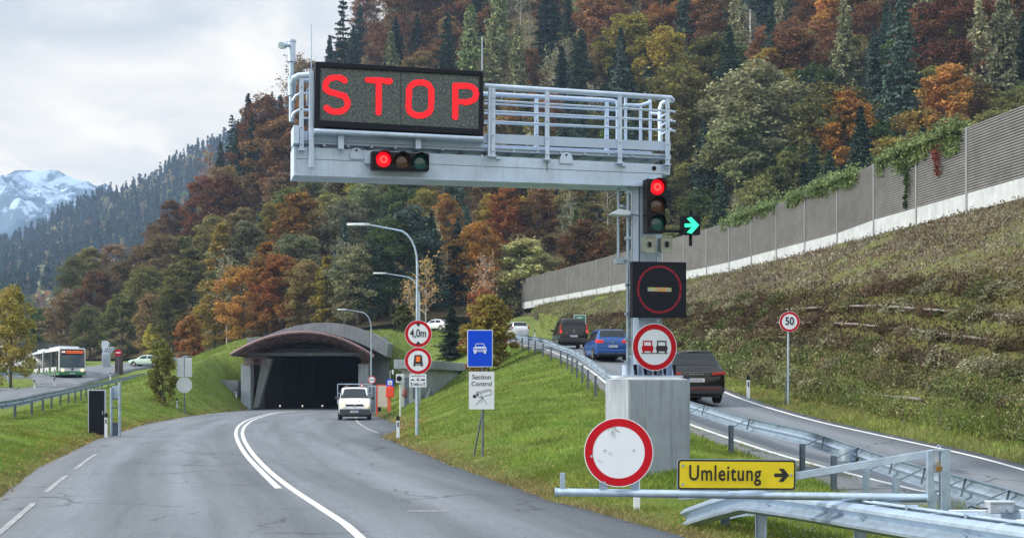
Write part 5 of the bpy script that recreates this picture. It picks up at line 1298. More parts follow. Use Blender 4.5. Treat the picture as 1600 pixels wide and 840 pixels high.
# creepers over the wall
def creeper(px0, px1, ytop, n, seed, label, hang=1.4):
    rs = np.random.RandomState(seed); ys_ = np.linspace(38, 200, 400); pxs_ = np.array([800+2000*itp(T[12], y)/y for y in ys_])
    C = []
    ya, yb = np.interp([-px0, -px1], -pxs_, ys_)
    lob = [(rs.uniform(min(ya,yb), max(ya,yb)), rs.uniform(.3,1.0), rs.uniform(.3,1)) for _ in range(max(6, int(abs(ya-yb)*2.2)))]
    for k in range(n):
        yc, rr, hh = lob[rs.randint(len(lob))]; y = yc+rs.normal()*rr*.6; q = wall_pt(y)
        if rs.rand() < .6: z = 4.0+abs(rs.normal())*.42*hh; x = q.x+rs.normal()*.3
        else: z = 4.1-rs.uniform(0, 1)**1.5*hang*hh; x = q.x-.10-abs(rs.normal())*.10
        C.append((x, y, q.z+z))
    v, f = cards(np.array(C), .125, .3, 1.3, rs); o = link('creeper', npmesh('creeper', v, f, [M_LEAF])); o.color = (.19,.24,.11,1); tag(o, label, 'climbing plant')
creeper(1505, 1375, 0, 11000, 1, 'large green creeper spilling over the barrier, nearest the camera', 1.3); creeper(1340, 1225, 0, 9000, 2, 'second creeper along the top of the noise barrier', .9); creeper(1218, 1130, 0, 6000, 3, 'low creeper on the barrier behind the arrow signal', .8)
rs = np.random.RandomState(8)
for k, (y, l) in enumerate(((73.2,'thin dark ivy strand climbing the barrier post below the big creeper'),(69.3,'reddish ivy strand climbing the near barrier panel'))):
    q = wall_pt(y); n = 500; z = 4.0-(3.2,2.0)[k]*rs.rand(n)**1.7; C = np.stack([q.x-.12-rs.rand(n)*.08, y+.2*np.sin(z*2.1)+rs.normal(size=n)*(.05+.09*z), q.z+z], 1); v, f = cards(C, .13, .2, 1.2, rs)
    o = link('ivy', npmesh('ivy', v, f, [M_LEAF])); o.color = ((.06,.09,.04,1),(.20,.07,.06,1))[k]; tag(o, l, 'climbing plant')

# ------------------------------------------------------------------ tunnel portal
Yp = 111.0
def TP(px, py, Y=Yp): return P(px, py, Y)
tp = thing('tunnel_portal', 'tunnel mouth with curved concrete arch and dark red steel canopy', 'tunnel portal', (0,0,0))
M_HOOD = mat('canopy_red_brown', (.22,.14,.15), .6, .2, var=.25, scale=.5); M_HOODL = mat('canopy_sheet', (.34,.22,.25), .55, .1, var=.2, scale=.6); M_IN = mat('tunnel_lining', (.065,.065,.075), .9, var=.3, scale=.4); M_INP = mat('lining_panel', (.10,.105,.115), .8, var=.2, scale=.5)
def curve_px(pts, n=40):
    a = np.array(pts, float); xs = np.linspace(a[0,0], a[-1,0], n)
    # smooth quadratic-ish interpolation
    c = np.polyfit(a[:,0], a[:,1], min(4, len(a)-1)); return [(x, float(np.polyval(c, x))) for x in xs]
FA = curve_px([(361,553),(385,540),(416,527),(445,521),(473,518.5),(500,520.5),(530,528),(560,541),(584,556)])
TOPA = curve_px([(372,546),(395,534),(424,520.5),(460,508.5),(501,504),(530,505.5),(558.5,511),(585,522),(607,536)])
LOWA = curve_px([(364,552),(385,541),(416,528),(450,519.5),(480,517.5),(510,519.5),(540,527),(572,541),(604,557)])
mb = MB(); f_ = [TP(x,y,109) for x,y in TOPA]+[TP(x,y,109) for x,y in LOWA][::-1]; n_ = len(TOPA)
bk = [p+Vector((0,6.5,0)) for p in f_]; k = len(f_)
fs = [(i, i+1, k-2-i, k-1-i) for i in range(n_-1)]; fs += [tuple(k+j for j in f[::-1]) for f in fs]; fs += [(i, i+k, (i+1)%k+k, (i+1)%k) for i in range(k)]
mb.add(f_+bk, fs); mb.build('concrete_arch', M_CONCD, tp, smooth=35)
IA = curve_px([(398,556),(416,550),(445,540),(473,536),(500,537),(530,543),(563,556)])
FAf = [TP(x,y,105.5) for x,y in FA]; IAf = [TP(x,y,113) for x,y in IA]
mb = MB(); k = len(FAf); mb.add(FAf+IAf, [(i, i+1, k+i+1, k+i) for i in range(k-1)]); mb.add([p+Vector((0,0,.12)) for p in FAf]+[p+Vector((0,0,.12)) for p in IAf], [(i, k+i, k+i+1, i+1) for i in range(k-1)]); mb.build('canopy_sheet', M_HOODL, tp, smooth=40, fix=False)
mb = MB(); mb.tube(FAf, .13, 6)
for f in (.22,.45,.7): mb.tube([a.lerp(b, f)-Vector((0,0,.08)) for a, b in zip(FAf, IAf)], .08, 5)
for i in range(0, k, 3): mb.bar(FAf[i]-Vector((0,.35,.05)), IAf[i]-Vector((0,0,.1)), .09, .16)
mb.tube([p-Vector((0,0,.1)) for p in IAf], .12, 6)
mb.build('canopy_rib', M_HOOD, tp, smooth=50)
for x0, x1 in ((380,418),(564,580)):
    mb = MB(); a = TP(x0,558,108); b = TP(x1,558,108); lo0 = TP(x0,568,108); lo1 = TP(x1,568,108); mb.tube([a,b], .07, 6); mb.tube([lo0,lo1], .07, 6); m_ = 6 if x1-x0 > 20 else 3
    for j in range(m_): u0 = j/m_; u1 = (j+.5)/m_; u2 = (j+1)/m_; mb.tube([a.lerp(b,u0), lo0.lerp(lo1,u1), a.lerp(b,u2)], .045, 5)
    mb.build('truss', M_HOOD, tp)
mb = MB(); mb.bar(TP(384,553,109.5), TP(566,553,109.5), .4, .30); mb.build('lintel_beam', M_CONCD, tp, bevel=.02)
for a, b, nm in ((378.5,393.5,0),(561,576,1)):
    mb = MB(); q = TP(a,568,108.5); r_ = TP(b,568,108.5); mb.lohi((q.x,108,-.3),(r_.x,109.2,q.z)); mb.build('pillar', M_CONC, tp, bevel=.03)
mb = MB(); s_ = [TP(409,560,110), TP(424,560,110), TP(403,637,110), TP(395.5,637,110)]; mb.add(s_+[p+Vector((0,1.0,0)) for p in s_], [(0,1,2,3),(7,6,5,4),(0,4,5,1),(1,5,6,2),(2,6,7,3),(3,7,4,0)]); mb.build('leaning_strut', M_CONCL, tp, bevel=.02)
# lining: left wall, right wall, ceiling, end, spandrel over the opening
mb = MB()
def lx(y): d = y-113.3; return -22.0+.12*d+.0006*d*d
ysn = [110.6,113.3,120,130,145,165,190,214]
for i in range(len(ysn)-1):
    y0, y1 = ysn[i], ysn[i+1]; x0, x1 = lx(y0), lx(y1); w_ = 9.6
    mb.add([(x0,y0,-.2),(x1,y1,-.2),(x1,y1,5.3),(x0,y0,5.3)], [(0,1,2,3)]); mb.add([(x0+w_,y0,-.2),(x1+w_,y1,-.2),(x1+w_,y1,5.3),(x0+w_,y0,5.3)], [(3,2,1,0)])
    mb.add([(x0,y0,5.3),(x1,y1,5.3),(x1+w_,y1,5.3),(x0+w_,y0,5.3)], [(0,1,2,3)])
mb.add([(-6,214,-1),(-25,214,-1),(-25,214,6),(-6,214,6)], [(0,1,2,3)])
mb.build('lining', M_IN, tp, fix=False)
mb = MB(); mb.lohi((-23.4,113.1,5.0),(-11.0,113.5,6.3)); mb.lohi((-12.5,112.6,-.2),(-10.9,113.3,6.0)); mb.lohi((-23.6,112.9,-.2),(-22.0,113.4,5.0)); mb.build('head_wall', M_CONCD, tp)
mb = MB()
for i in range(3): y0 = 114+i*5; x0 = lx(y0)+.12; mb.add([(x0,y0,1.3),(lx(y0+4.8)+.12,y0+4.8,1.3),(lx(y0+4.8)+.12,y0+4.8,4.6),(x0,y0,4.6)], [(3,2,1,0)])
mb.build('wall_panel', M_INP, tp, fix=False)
mb = MB(); mb.add([(-22.6,109.0,-.2),(-21.9,113.4,-.2),(-21.9,113.4,4.8),(-21.4,109.4,4.8)], [(0,1,2,3)]); mb.lohi((-25.6,108.6,-.2),(-23.3,113.2,2.5)); mb.build('side_wall', M_CONCD, tp, fix=False)
for px, py, l in ((438,634,'left'),(473,633,'middle'),(504,632,'right')):
    t = thing('marker_lamp', f'{l} of the three small bright marker lamps at the tunnel mouth', 'lamp', P(px, 637, 117)-Vector((0,0,.0))); t.location.z = .03
    mb = MB(); mb.box((0,0,.1), (.3,.3,.26)); mb.build('housing', M_CONCD, t, bevel=.02); mb = MB(); mb.disc((0,-.16,.2), .055, .03, 14); mb.build('lens', emis('marker_glow', (1,.9,.7), 1.6), t)
# little round sign at the far lamp, cabinets and call point
t = thing('round_sign', 'small round red-rimmed sign on the far lamp at the tunnel', 'road sign', onground(581,97)); c = Vector((0,-.1,zc(593,97)-t.location.z)); round_sign(t, c, .31, bw=.25); mb = MB(); mb.lohi((-.2,c.y-.03,c.z-.02),(.2,c.y-.024,c.z+.02)); mb.build('bar_symbol', M_INK, t); mb = MB(); mb.tube([(0,-.06,-.2),(0,-.06,c.z)], .03, 8); mb.build('pole', M_GALV, t)
t = thing('equipment_cabinet', 'grey equipment cabinet with a narrow door right of the tunnel mouth', 'cabinet', onground(585,92)); mb = MB(); mb.lohi((-.45,-.3,0),(.15,.4,2.0)); mb.build('case', M_GALV, t, bevel=.02); mb = MB(); mb.lohi((-.38,-.325,.1),(.08,-.30,1.9)); mb.build('door', M_GALVD, t); mb = MB(); mb.lohi((.17,-.2,0),(.45,.3,1.75)); mb.build('dark_side_unit', M_DARK, t)
t = thing('notice_board', 'pale notice board in an orange frame beside the tunnel', 'notice board', onground(598,86)); mb = MB()
for x in (-.38,.36): mb.box((x,0,.9), (.08,.08,2.0))
mb.box((0,0,1.92), (.8,.08,.06)); mb.build('frame', M_SOS, t); mb = MB(); mb.lohi((-.34,-.03,.45),(.32,.03,1.88)); mb.build('board', mat('notice_face', (.50,.47,.42), .5, var=.15, scale=2), t)
t = thing('emergency_phone', 'red emergency call box on a red post near the notice board', 'emergency phone', onground(609.5,84)); mb = MB(); mb.box((0,0,.8), (.09,.09,2.0)); mb.build('post', M_SOS, t); mb = MB(); mb.lohi((-.26,-.22,.95),(.27,.1,1.65)); mb.build('box', M_SOS, t, bevel=.03)
t = thing('phone_sign', 'small blue telephone sign with a camera on the pole above', 'road sign', onground(609.5,84.6)); z_ = t.location.z; c = Vector((0,-.05,zc(597.5,84.6)-z_)); mb = MB(); mb.prism(rrect(.48,.48,.02), c, (1,0,0),(0,0,1), .02, 0); mb.prism(rrect(.30,.30,.01), c, (1,0,0),(0,0,1), .024, 1); mb.build('sign_plate', [M_BLUE, M_WHITE], t)
mb = MB(); mb.ring(c+Vector((.06,-.026,.05)), .09, .125, .004, 12, a0=170, a1=280); mb.build('handset_symbol', M_BLUE, t); mb = MB(); mb.tube([(0,.0,.0),(0,0,zc(579,84.6)-z_),(.16,0,zc(579,84.6)-z_)], .025, 8); mb.build('pole', M_GALV, t); mb = MB(); mb.box((.19,0,zc(581,84.6)-z_), (.1,.2,.30)); mb.build('camera', M_WHITE, t, bevel=.02)
t = thing('signal_box', 'square pale signal head with a black half disc on a white pole', 'signal', onground(625.5,72)); z_ = t.location.z; c = Vector((0,-.05,zc(591,72)-z_)); mb = MB(); mb.box(c, (.46,.2,.50)); mb.build('housing', mat('signal_grey', (.5,.56,.62), .5), t, bevel=.02); mb = MB(); mb.disc(c+Vector((-.05,-.10,0)), .15, .03, 20); mb.build('lens', M_BLACK, t); mb = MB(); mb.tube([(0,0,-.2),(0,0,c.z-.2)], .045, 8); mb.build('pole', mat('pole_pale', (.5,.55,.55), .6), t, smooth=50)
# side building
sb = thing('service_building', 'low concrete side building half buried in the grass bank', 'building')
fp = [(-7.35,85),(-6.2,85),(-2.6,104),(-8.5,104)]
def slab(mb, f, z0, z1, mi=0): k = len(f); mb.add([(x,y,z0) for x,y in f]+[(x,y,z1) for x,y in f], [tuple(range(k))[::-1], tuple(range(k,2*k))]+[(i,(i+1)%k,(i+1)%k+k,i+k) for i in range(k)], mi)
mb = MB(); slab(mb, fp, -.5, 3.15); mb.build('wall', M_CONCL, sb, bevel=.02)
mb = MB(); slab(mb, [(-7.8,84.6),(-6.05,84.6),(-2.3,104.3),(-8.8,104.3)], 3.15, 3.75); mb.build('roof', M_CONC, sb, bevel=.03)
mb = MB(); mb.lohi((-7.15,84.93,0),(-6.85,85,2.6)); mb.lohi((-6.6,84.94,1.2),(-6.4,85,2.7)); mb.build('door', M_GALVD, sb)
mb = MB(); mb.add([(-6.1,83.6,-.2),(-5.9,83.6,-.2),(-5.4,86.5,-.2),(-5.6,86.5,-.2),(-6.1,83.6,.1),(-5.9,83.6,.1),(-5.4,86.5,2.0),(-5.6,86.5,2.0)], [(0,1,5,4),(1,2,6,5),(2,3,7,6),(3,0,4,7),(4,5,6,7)]); mb.build('sloped_wing_wall', M_CONCD, sb)
t = thing('hydrant', 'rusty brown capped hydrant post by the service building', 'hydrant', onground(633,80)); mb = MB(); mb.tube([(0,0,-.1),(0,0,.7)], .06, 8); mb.build('post', M_GALVD, t); mb = MB(); mb.tube([(0,0,.65),(0,0,.75),(0,0,1.15),(0,0,1.28)], [.08,.15,.15,.07], 10); mb.box((-.16,0,.85), (.1,.1,.1)); mb.build('cap', mat('rust', (.16,.06,.05), .8), t, smooth=40)
# green sign behind the van
t = thing('plate_sign', 'small green and white sign behind the black van', 'road sign', onground(906,104)); z_ = t.location.z; c = Vector((0,0,zc(504,104)-z_)); mb = MB(); mb.prism(rrect(.98,1.3,.04), c, (1,0,0),(0,0,1), .03, 1); mb.prism(rrect(.88,1.2,.03), c, (1,0,0),(0,0,1), .035, 0); mb.build('sign_plate', [M_GREEN, M_WHITE], t)
mb = MB()
for x0, x1, z in ((-.22,.2,.38),(-.3,.0,.12),(-.3,.3,-.02),(-.1,.3,-.16)): mb.lohi((c.x+x0,-.042,c.z+z),(c.x+x1,-.036,c.z+z+.07))
mb.build('illegible_lines', M_WHITE, t); mb = MB(); mb.tube([(0,.03,-.3),(0,.03,c.z+.5)], .04, 8); mb.build('pole', M_GALVD, t)

# ------------------------------------------------------------------ far left: no entry sign, sculpture, stele, low building
t = thing('no_entry_sign', 'small round no-entry sign on a thin pole near the sculpture', 'road sign', onground(185,118)); z_ = t.location.z; c = Vector((0,-.05,zc(550.5,118)-z_)); mb = MB(); mb.disc(c, .30, .02, 24, mi=0); mb.lohi((c.x-.22,c.y-.028,c.z-.05),(c.x+.22,c.y-.02,c.z+.05),1); mb.build('sign_plate', [M_RED, M_WHITE], t); mb = MB(); mb.tube([(0,0,-.2),(0,0,c.z+.3)], .035, 8); mb.build('pole', M_GALVD, t)
t = thing('sculpture', 'pale angular metal sculpture of stacked striped plates', 'sculpture', onground(166,140)); z_ = t.location.z; M_SC = mat('sculpture_metal', (.42,.50,.60), .4, .3, var=.15, scale=1)
def SP(px, py): q = P(px, py, 140)-t.location; return (q.x, q.z)
for nm, pts in (('base_plate', [(160.5,573),(173,573),(173,551),(160.5,551)]), ('angled_plate', [(161.5,552),(161.5,545),(167,542),(178,541.5),(180,545),(176,551),(173,553)]), ('top_plate', [(158,537),(160,532.5),(166,532),(170.5,535),(170,540),(166,542),(163,548),(160,548)])):
    mb = MB(); mb.prism([SP(*q) for q in pts], (0,{'base_plate':0,'angled_plate':.05,'top_plate':.3}[nm],0), (1,0,0), (0,0,1), .3); mb.build(nm, M_SC, t, bevel=.02)
mb = MB()
for k in range(6): a = SP(161.5, 571-k*3.2); mb.box((a[0]+.4,-.31,a[1]), (.7,.02,.05))
for k in range(5): a = SP(164+k*3, 552); b = SP(167+k*3, 543); mb.bar((a[0],-.26,a[1]),(b[0],-.26,b[1]),.02,.06)
mb.build('groove', M_GALVD, t)
t = thing('info_stele', 'dark upright info stele behind the no-entry sign', 'stele', onground(186,139)); z_ = t.location.z; mb = MB(); mb.lohi((-.40,-.15,0),(.40,.15,2.2+ (571-533)/2000*139-2.0)); mb.build('body', mat('stele_dark', (.045,.03,.035), .5), t, bevel=.02); mb = MB(); mb.box((-.0,-.16,2.3), (.12,.02,.18)); mb.box((.18,-.16,2.3), (.08,.02,.18)); mb.build('mark', M_WHITE, t)
t = thing('low_building', 'low dark-roofed building behind the bus at the left edge', 'building', onground(5,165)); mb = MB(); mb.lohi((-14,0,-1),(6.6,8,1.2)); mb.build('wall', mat('building_wall', (.40,.42,.44), .8, var=.1), t)
mb = MB(); mb.prism([(-15,1.2),(7.2,1.2),(5.5,3.0),(-15,3.4)], (0,8.5,0), (1,0,0), (0,0,1), 9); mb.build('roof', mat('dark_roof', (.03,.035,.045), .7, var=.2), t)
mb = MB()
for x in (-8,-4.6,-1.2,2.2): mb.lohi((x,-.03,.1),(x+1.8,.0,.9))
mb.build('window', M_DARK, t)
# ------------------------------------------------------------------ vehicles
M_GLASS = mat('car_glass', (.008,.011,.016), .08, spec=.45, coat=.0); M_TYRE = M_RUB; M_RIM = mat('rim', (.30,.31,.33), .35, .8); M_TRIM = mat('dark_trim', (.016,.017,.02), .45)
M_PLATE = mat('number_plate', (.60,.64,.70), .4); M_TAILD = mat('tail_lamp', (.30,.012,.015), .15, coat=.5)
def paint(name, c, r=.25): return mat(name, c, r, .1, spec=.4, coat=.4, var=.04, scale=.8)
class Body:
    def __init__(s, keys, n=44):
        # keys rows: y, zb, zs(belt), zr(roof), w(half width), wr(half roof width)
        k = np.array(keys, float); s.y = np.unique(np.concatenate([np.linspace(k[0,0], k[-1,0], n), k[:,0]]))
        def sm(j):
            v = np.interp(s.y, k[:,0], k[:,j]); return v
        s.zb, s.zs, s.zr, s.w, s.wr = (sm(j) for j in range(1, 6))
    def sec(s, i):
        zb, zs, zr, w, wr = s.zb[i], s.zs[i], s.zr[i], s.w[i], s.wr[i]; g = zr-zs
        return [(0,zb),(w*.80,zb),(w*.955,zb+.06),(w,zb+.22),(w*1.0,(zb+zs)/2+.05),(w*.985,zs-.08),(w*.95,zs),(w*.95+(wr-w*.95)*.42,zs+g*.42),(wr*1.0,zs+g*.84),(wr*.93,zs+g*.955),(wr*.72,zs+g*.995),(0,zr+.012)]
    def mesh(s, mb, mi=0):
        loops = []
        for i, y in enumerate(s.y):
            h = s.sec(i); loops.append([Vector((x,y,z)) for x,z in h]+[Vector((-x,y,z)) for x,z in h[-2:0:-1]])
        mb.loft(loops, mi)
    def at(s, y):
        i = int(np.searchsorted(s.y, y)); i = max(1, min(len(s.y)-1, i)); t = (y-s.y[i-1])/(s.y[i]-s.y[i-1]); a, b = s.sec(i-1), s.sec(i)
        return [(p[0]+(q[0]-p[0])*t, p[1]+(q[1]-p[1])*t) for p, q in zip(a, b)]
    def side(s, mb, y0, y1, j0=6.12, j1=7.9, sgn=1, out=.008, sl0=0, sl1=0, n=8, mi=0):
        """window patch on the side between profile params j0..j1"""
        vs = []
        m = 4
        for a in range(n+1):
            for b in range(m+1):
                f = b/m; y = y0+(y1-y0)*a/n+(sl0*(1-a/n)+sl1*a/n)*f; h = s.at(y); j = j0+(j1-j0)*f; jj = min(int(j), 10); u = j-jj
                x = h[jj][0]*(1-u)+h[jj+1][0]*u; z = h[jj][1]*(1-u)+h[jj+1][1]*u; vs.append(Vector((sgn*(x+out), y, z+out*.3)))
        W = m+1; mb.add(vs, [(a*W+b, a*W+b+1, (a+1)*W+b+1, (a+1)*W+b) for a in range(n) for b in range(m)], mi)
    def slant(s, mb, y0, y1, fx=.80, out=.010, d=-1, n=6, mi=0, fx2=None):
        """rear or front screen laid on the slanted top surface"""
        vs = []; m = 8; fx2 = fx2 or fx
        for a in range(n+1):
            y = y0+(y1-y0)*a/n; h = s.at(y); f_ = fx+(fx2-fx)*a/n
            for b in range(m+1):
                q = -1+2*b/m; X = f_*h[10][0]/.72*1.0*abs(q); zt = np.interp(X, [0, h[10][0], h[9][0], h[8][0]], [h[11][1], h[10][1], h[9][1], h[8][1]])
                vs.append(Vector((math.copysign(X, q), y+d*out, zt+out*.6)))
        W = m+1; mb.add(vs, [(a*W+b, a*W+b+1, (a+1)*W+b+1, (a+1)*W+b) for a in range(n) for b in range(m)], mi)
def wheel(parent, x, y, r, w_=.21):
    sg = 1 if x > 0 else -1
    wl = MB(); ang = [(-w_/2,r*.62),(-w_/2,r*.93),(-w_/2+.03,r),(w_/2-.03,r),(w_/2,r*.93),(w_/2,r*.62)]
    n = 24; vs = []; 
    for i in range(n):
        t = 2*math.pi*i/n; vs += [Vector((x+a, y+b*math.cos(t), r+b*math.sin(t))) for a, b in ang]
    k = len(ang); wl.add(vs, [(i*k+j, i*k+j+1, ((i+1)%n)*k+j+1, ((i+1)%n)*k+j) for i in range(n) for j in range(k-1)])
    o = wl.build('wheel', M_TYRE, parent, smooth=40)
    rm_ = MB(); rm_.disc((x+sg*w_*.38, y, r), r*.64, .03*sg, 20, ax=(0,1,0), ay=(0,0,1)); 
    for i in range(5):
        t = 2*math.pi*i/5; rm_.bar((x+sg*w_*.46,y,r), (x+sg*w_*.46, y+r*.6*math.cos(t), r+r*.6*math.sin(t)), .03, .05)
    rm_.build('rim', M_RIM, o)
def arch(mb, body, y, r, sgn, mi=0):
    h = body.at(y); x = h[3][0]+.004
    pts = []
    for i in range(15):
        t = R(-18+216*i/14); pts.append((y+r*math.cos(t), .33+r*math.sin(t)))
    mb.add([Vector((sgn*x, a, b)) for a, b in pts], [tuple(range(15)) if sgn > 0 else tuple(range(15))[::-1]], mi)
def plate(parent, c, rear=True, mark=True):
    s = -1 if rear else 1
    mb = MB(); mb.box(c, (.52,.015,.115)); mb.lohi((c[0]-.26,c[1]-.009,c[2]-.055),(c[0]-.225,c[1]+.009,c[2]+.055),1)
    r_ = random.Random(3); x = -.2
    while x < .22: w_ = r_.choice((.03,.035,.02)); mb.box((c[0]+x+w_/2, c[1]+s*.009, c[2]), (w_*.75,.003,.065), mi=2); x += w_+.022
    mb.build('number_plate', [M_PLATE, M_BLUE, M_TRIM], parent)
def car(nm, label, cat, loc, rz, keys, pm, wb, wheels_r, win, rear_win=None, front_win=None, roof_rails=False, mirrors=None, group=None, glass=None):
    root = thing(nm, label, cat, loc, rz, group); b = Body(keys); mb = MB(); b.mesh(mb); mb.build('body', pm, root, smooth=32)
    Y0, Y1 = b.y[0], b.y[-1]
    for i, (y0, y1, s0, s1) in enumerate(win):
        for sg in (-1, 1): mb = MB(); b.side(mb, y0, y1, sgn=sg, sl0=s0, sl1=s1); mb.build('side_window', glass or M_GLASS, root, smooth=True)
    if rear_win: mb = MB(); b.slant(mb, rear_win[0], rear_win[1], rear_win[2], d=-1, fx2=rear_win[3]); mb.build('rear_window', glass or M_GLASS, root, smooth=True)
    if front_win: mb = MB(); b.slant(mb, front_win[0], front_win[1], front_win[2], d=1, fx2=front_win[3]); mb.build('windscreen', glass or M_GLASS, root, smooth=True)
    for y in wb:
        for sg in (-1, 1): mb = MB(); arch(mb, b, y, wheels_r+.06, sg); mb.build('wheel_arch', M_TRIM, root, fix=False)
    for y in wb:
        for sg in (-1, 1): h = b.at(y); wheel(root, sg*(h[3][0]-.085), y, wheels_r)
    mb = MB(); mb.lohi((-b.w.max()*.85, Y0+.25, .2), (b.w.max()*.85, Y1-.25, .36)); mb.build('underbody', M_TRIM, root)
    if roof_rails:
        for sg in (-1, 1):
            ys_ = np.linspace(Y0+.6, Y0+2.6, 8); mb = MB(); mb.tube([(sg*b.at(y)[9][0]*.97, y, b.at(y)[9][1]+(.045 if 0<i<7 else .0)) for i, y in enumerate(ys_)], .018, 6); mb.build('roof_rail', M_TRIM, root, smooth=True)
    if mirrors:
        for sg in (-1, 1): mb = MB(); mb.box((sg*(b.w.max()+.10), mirrors, b.at(mirrors)[6][1]+.10), (.20,.10,.15)); mb.build('mirror', M_TRIM, root, bevel=.03)
    return root, b
def ramp_loc(px, Y): x = (px-800)/F*Y; return Vector((x, Y, float(itp(T[8], Y, 2))+.04))

# black suv (rear at -2.3)
K = [(-2.32,.42,.86,.88,.80,.60),(-2.27,.30,1.00,1.02,.90,.68),(-2.22,.27,1.08,1.16,.945,.72),(-2.10,.25,1.10,1.42,.96,.69),(-1.97,.24,1.11,1.64,.965,.64),(-1.75,.24,1.11,1.70,.965,.64),(-.6,.24,1.08,1.73,.965,.66),(.2,.24,1.05,1.72,.95,.65),(.75,.24,1.0,1.42,.95,.66),(1.2,.24,1.0,1.06,.945,.70),(1.9,.26,.90,.93,.93,.70),(2.25,.30,.76,.78,.85,.60),(2.34,.40,.62,.64,.74,.5)]
P_BLK = paint('black_paint', (.006,.007,.009), .18); 
suv, b = car('suv', 'black SUV with roof rails passing behind the concrete block', 'car', ramp_loc(1085,41.0)+Vector((-.12,2.3,.12)), R(4.5), K, P_BLK, (-1.42,1.38), .36, [(-1.55,-.95,.12,0),(-.85,.0,0,0),(.08,.78,0,-.30)], (-2.19,-2.0,.98,.92), (.3,1.08,.92,.98), True, .65)
mb = MB(); mb.lohi((-.84,-2.345,.30),(.84,-2.22,.56)); mb.lohi((-.93,-2.30,.36),(.93,-2.1,.50)); mb.build('rear_bumper', M_TRIM, suv, bevel=.03); 
mb = MB(); mb.lohi((-.80,-2.352,.475),(.80,-2.34,.495)); mb.build('reflector_strip', M_TAILD, suv)
for sg in (-1,1):
    mb = MB(); mb.prism([(0,0),(.42,.03),(.42,.13),(.02,.10)] , (sg*.50 if sg>0 else -.92,-2.33,.90), (1,0,0),(0,0,1), .10) if sg > 0 else mb.prism([(0,.03),(.42,0),(.40,.10),(0,.13)], (-.92,-2.33,.90), (1,0,0),(0,0,1), .10)
    mb.build('tail_light', M_TAILD, suv, bevel=.01)
mb = MB(); mb.lohi((-.50,-2.335,.87),(.50,-2.30,1.01)); mb.build('tailgate_panel', mat('gloss_dark', (.03,.035,.04), .12, coat=.5), suv, bevel=.02)
mb = MB()
for i in range(5): mb.box((-.2+i*.1,-2.338,.94), (.05,.006,.03))
mb.build('tailgate_lettering', M_RIM, suv); plate(suv, (0,-2.34,.75)); mb = MB(); mb.prism([(-.62,0),(.62,0),(.56,.05),(-.56,.05)], (0,-1.95,1.68), (1,0,0),(0,-.96,.1), .03); mb.build('spoiler', P_BLK, suv, bevel=.01)
# blue minivan
K = [(-2.42,.42,.90,.92,.80,.66),(-2.38,.30,1.06,1.08,.89,.70),(-2.30,.26,1.10,1.20,.92,.71),(-2.10,.25,1.11,1.58,.935,.70),(-1.95,.25,1.11,1.68,.94,.69),(-.8,.25,1.08,1.73,.945,.70),(.3,.25,1.04,1.70,.94,.69),(1.0,.25,1.0,1.40,.94,.69),(1.5,.25,1.0,1.04,.935,.72),(2.1,.27,.88,.91,.90,.70),(2.42,.34,.66,.68,.80,.5)]
P_BLUE = paint('blue_paint', (.006,.060,.25)); 
bl, b = car('minivan', 'bright blue minivan with brake lights on the ramp', 'car', ramp_loc(956,70)+Vector((-.2,2.4,.15)), R(6), K, P_BLUE, (-1.45,1.45), .34, [(-1.95,-1.3,.12,0),(-1.2,-.2,0,0),(-.1,1.0,0,-.35)], (-2.27,-2.0,.98,.92), (.45,1.35,.92,.98), True, .8)
mb = MB(); mb.lohi((-.88,-2.46,.30),(.88,-2.3,.58)); mb.build('rear_bumper', P_BLUE, bl, bevel=.05); mb = MB(); mb.lohi((-.80,-2.465,.27),(.80,-2.3,.38)); mb.build('bumper_lip', M_TRIM, bl, bevel=.02)
for sg in (-1,1):
    mb = MB(); x0, x1 = sorted((sg*.52, sg*.94)); mb.prism([(x0,0),(x1,0),(x1,.19),(x0,.15)] if sg > 0 else [(x0,0),(x1,0),(x1,.15),(x0,.19)], (0,-2.43,.93), (1,0,0),(0,0,1), -.14); mb.build('tail_light', E_TAIL, bl, bevel=.02)
    mb = MB(); mb.lohi((sg*.52,-2.45,.97),(sg*.80,-2.428,1.03)); mb.build('reverse_lamp', M_TAILD, bl)
plate(bl, (0,-2.44,.74)); mb = MB(); mb.disc((0,-2.43,.98), .055, .02, 16); mb.build('badge', M_RIM, bl)
# black van
K = [(-2.2,.36,1.0,1.02,.84,.74),(-2.17,.28,1.08,1.14,.90,.76),(-2.10,.26,1.12,1.66,.915,.76),(-2.03,.26,1.12,1.82,.915,.75),(-1.2,.26,1.12,1.86,.915,.76),(.3,.26,1.08,1.85,.915,.75),(.9,.26,1.06,1.62,.91,.74),(1.5,.27,1.05,1.12,.90,.74),(2.0,.28,.92,.95,.86,.68),(2.2,.36,.70,.72,.78,.5)]
bv, b = car('van', 'dark boxy van with lit tail lights ahead of the blue minivan', 'van', ramp_loc(895,84)+Vector((-.15,2.2,.15)), R(6), K, paint('dark_van_paint', (.009,.010,.014), .22), (-1.35,1.35), .32, [(-1.9,-1.1,.04,0),(-1.0,-.05,0,0),(.05,.95,0,-.35)], (-2.135,-2.045,1.0,.96), (.45,1.35,.92,.98), False, .8)
mb = MB(); mb.lohi((-.88,-2.25,.28),(.88,-2.1,.58)); mb.build('rear_bumper', M_TRIM, bv, bevel=.04)
for sg in (-1,1): mb = MB(); x0, x1 = sorted((sg*.79, sg*.935)); mb.lohi((x0,-2.19,.86),(x1,-2.06,1.42)); mb.build('tail_light', M_TAILD, bv, bevel=.02); mb = MB(); mb.lohi((x0+.01,-2.2,.88),(x1-.01,-2.185,1.10)); mb.build('lit_lamp', E_TAIL, bv)
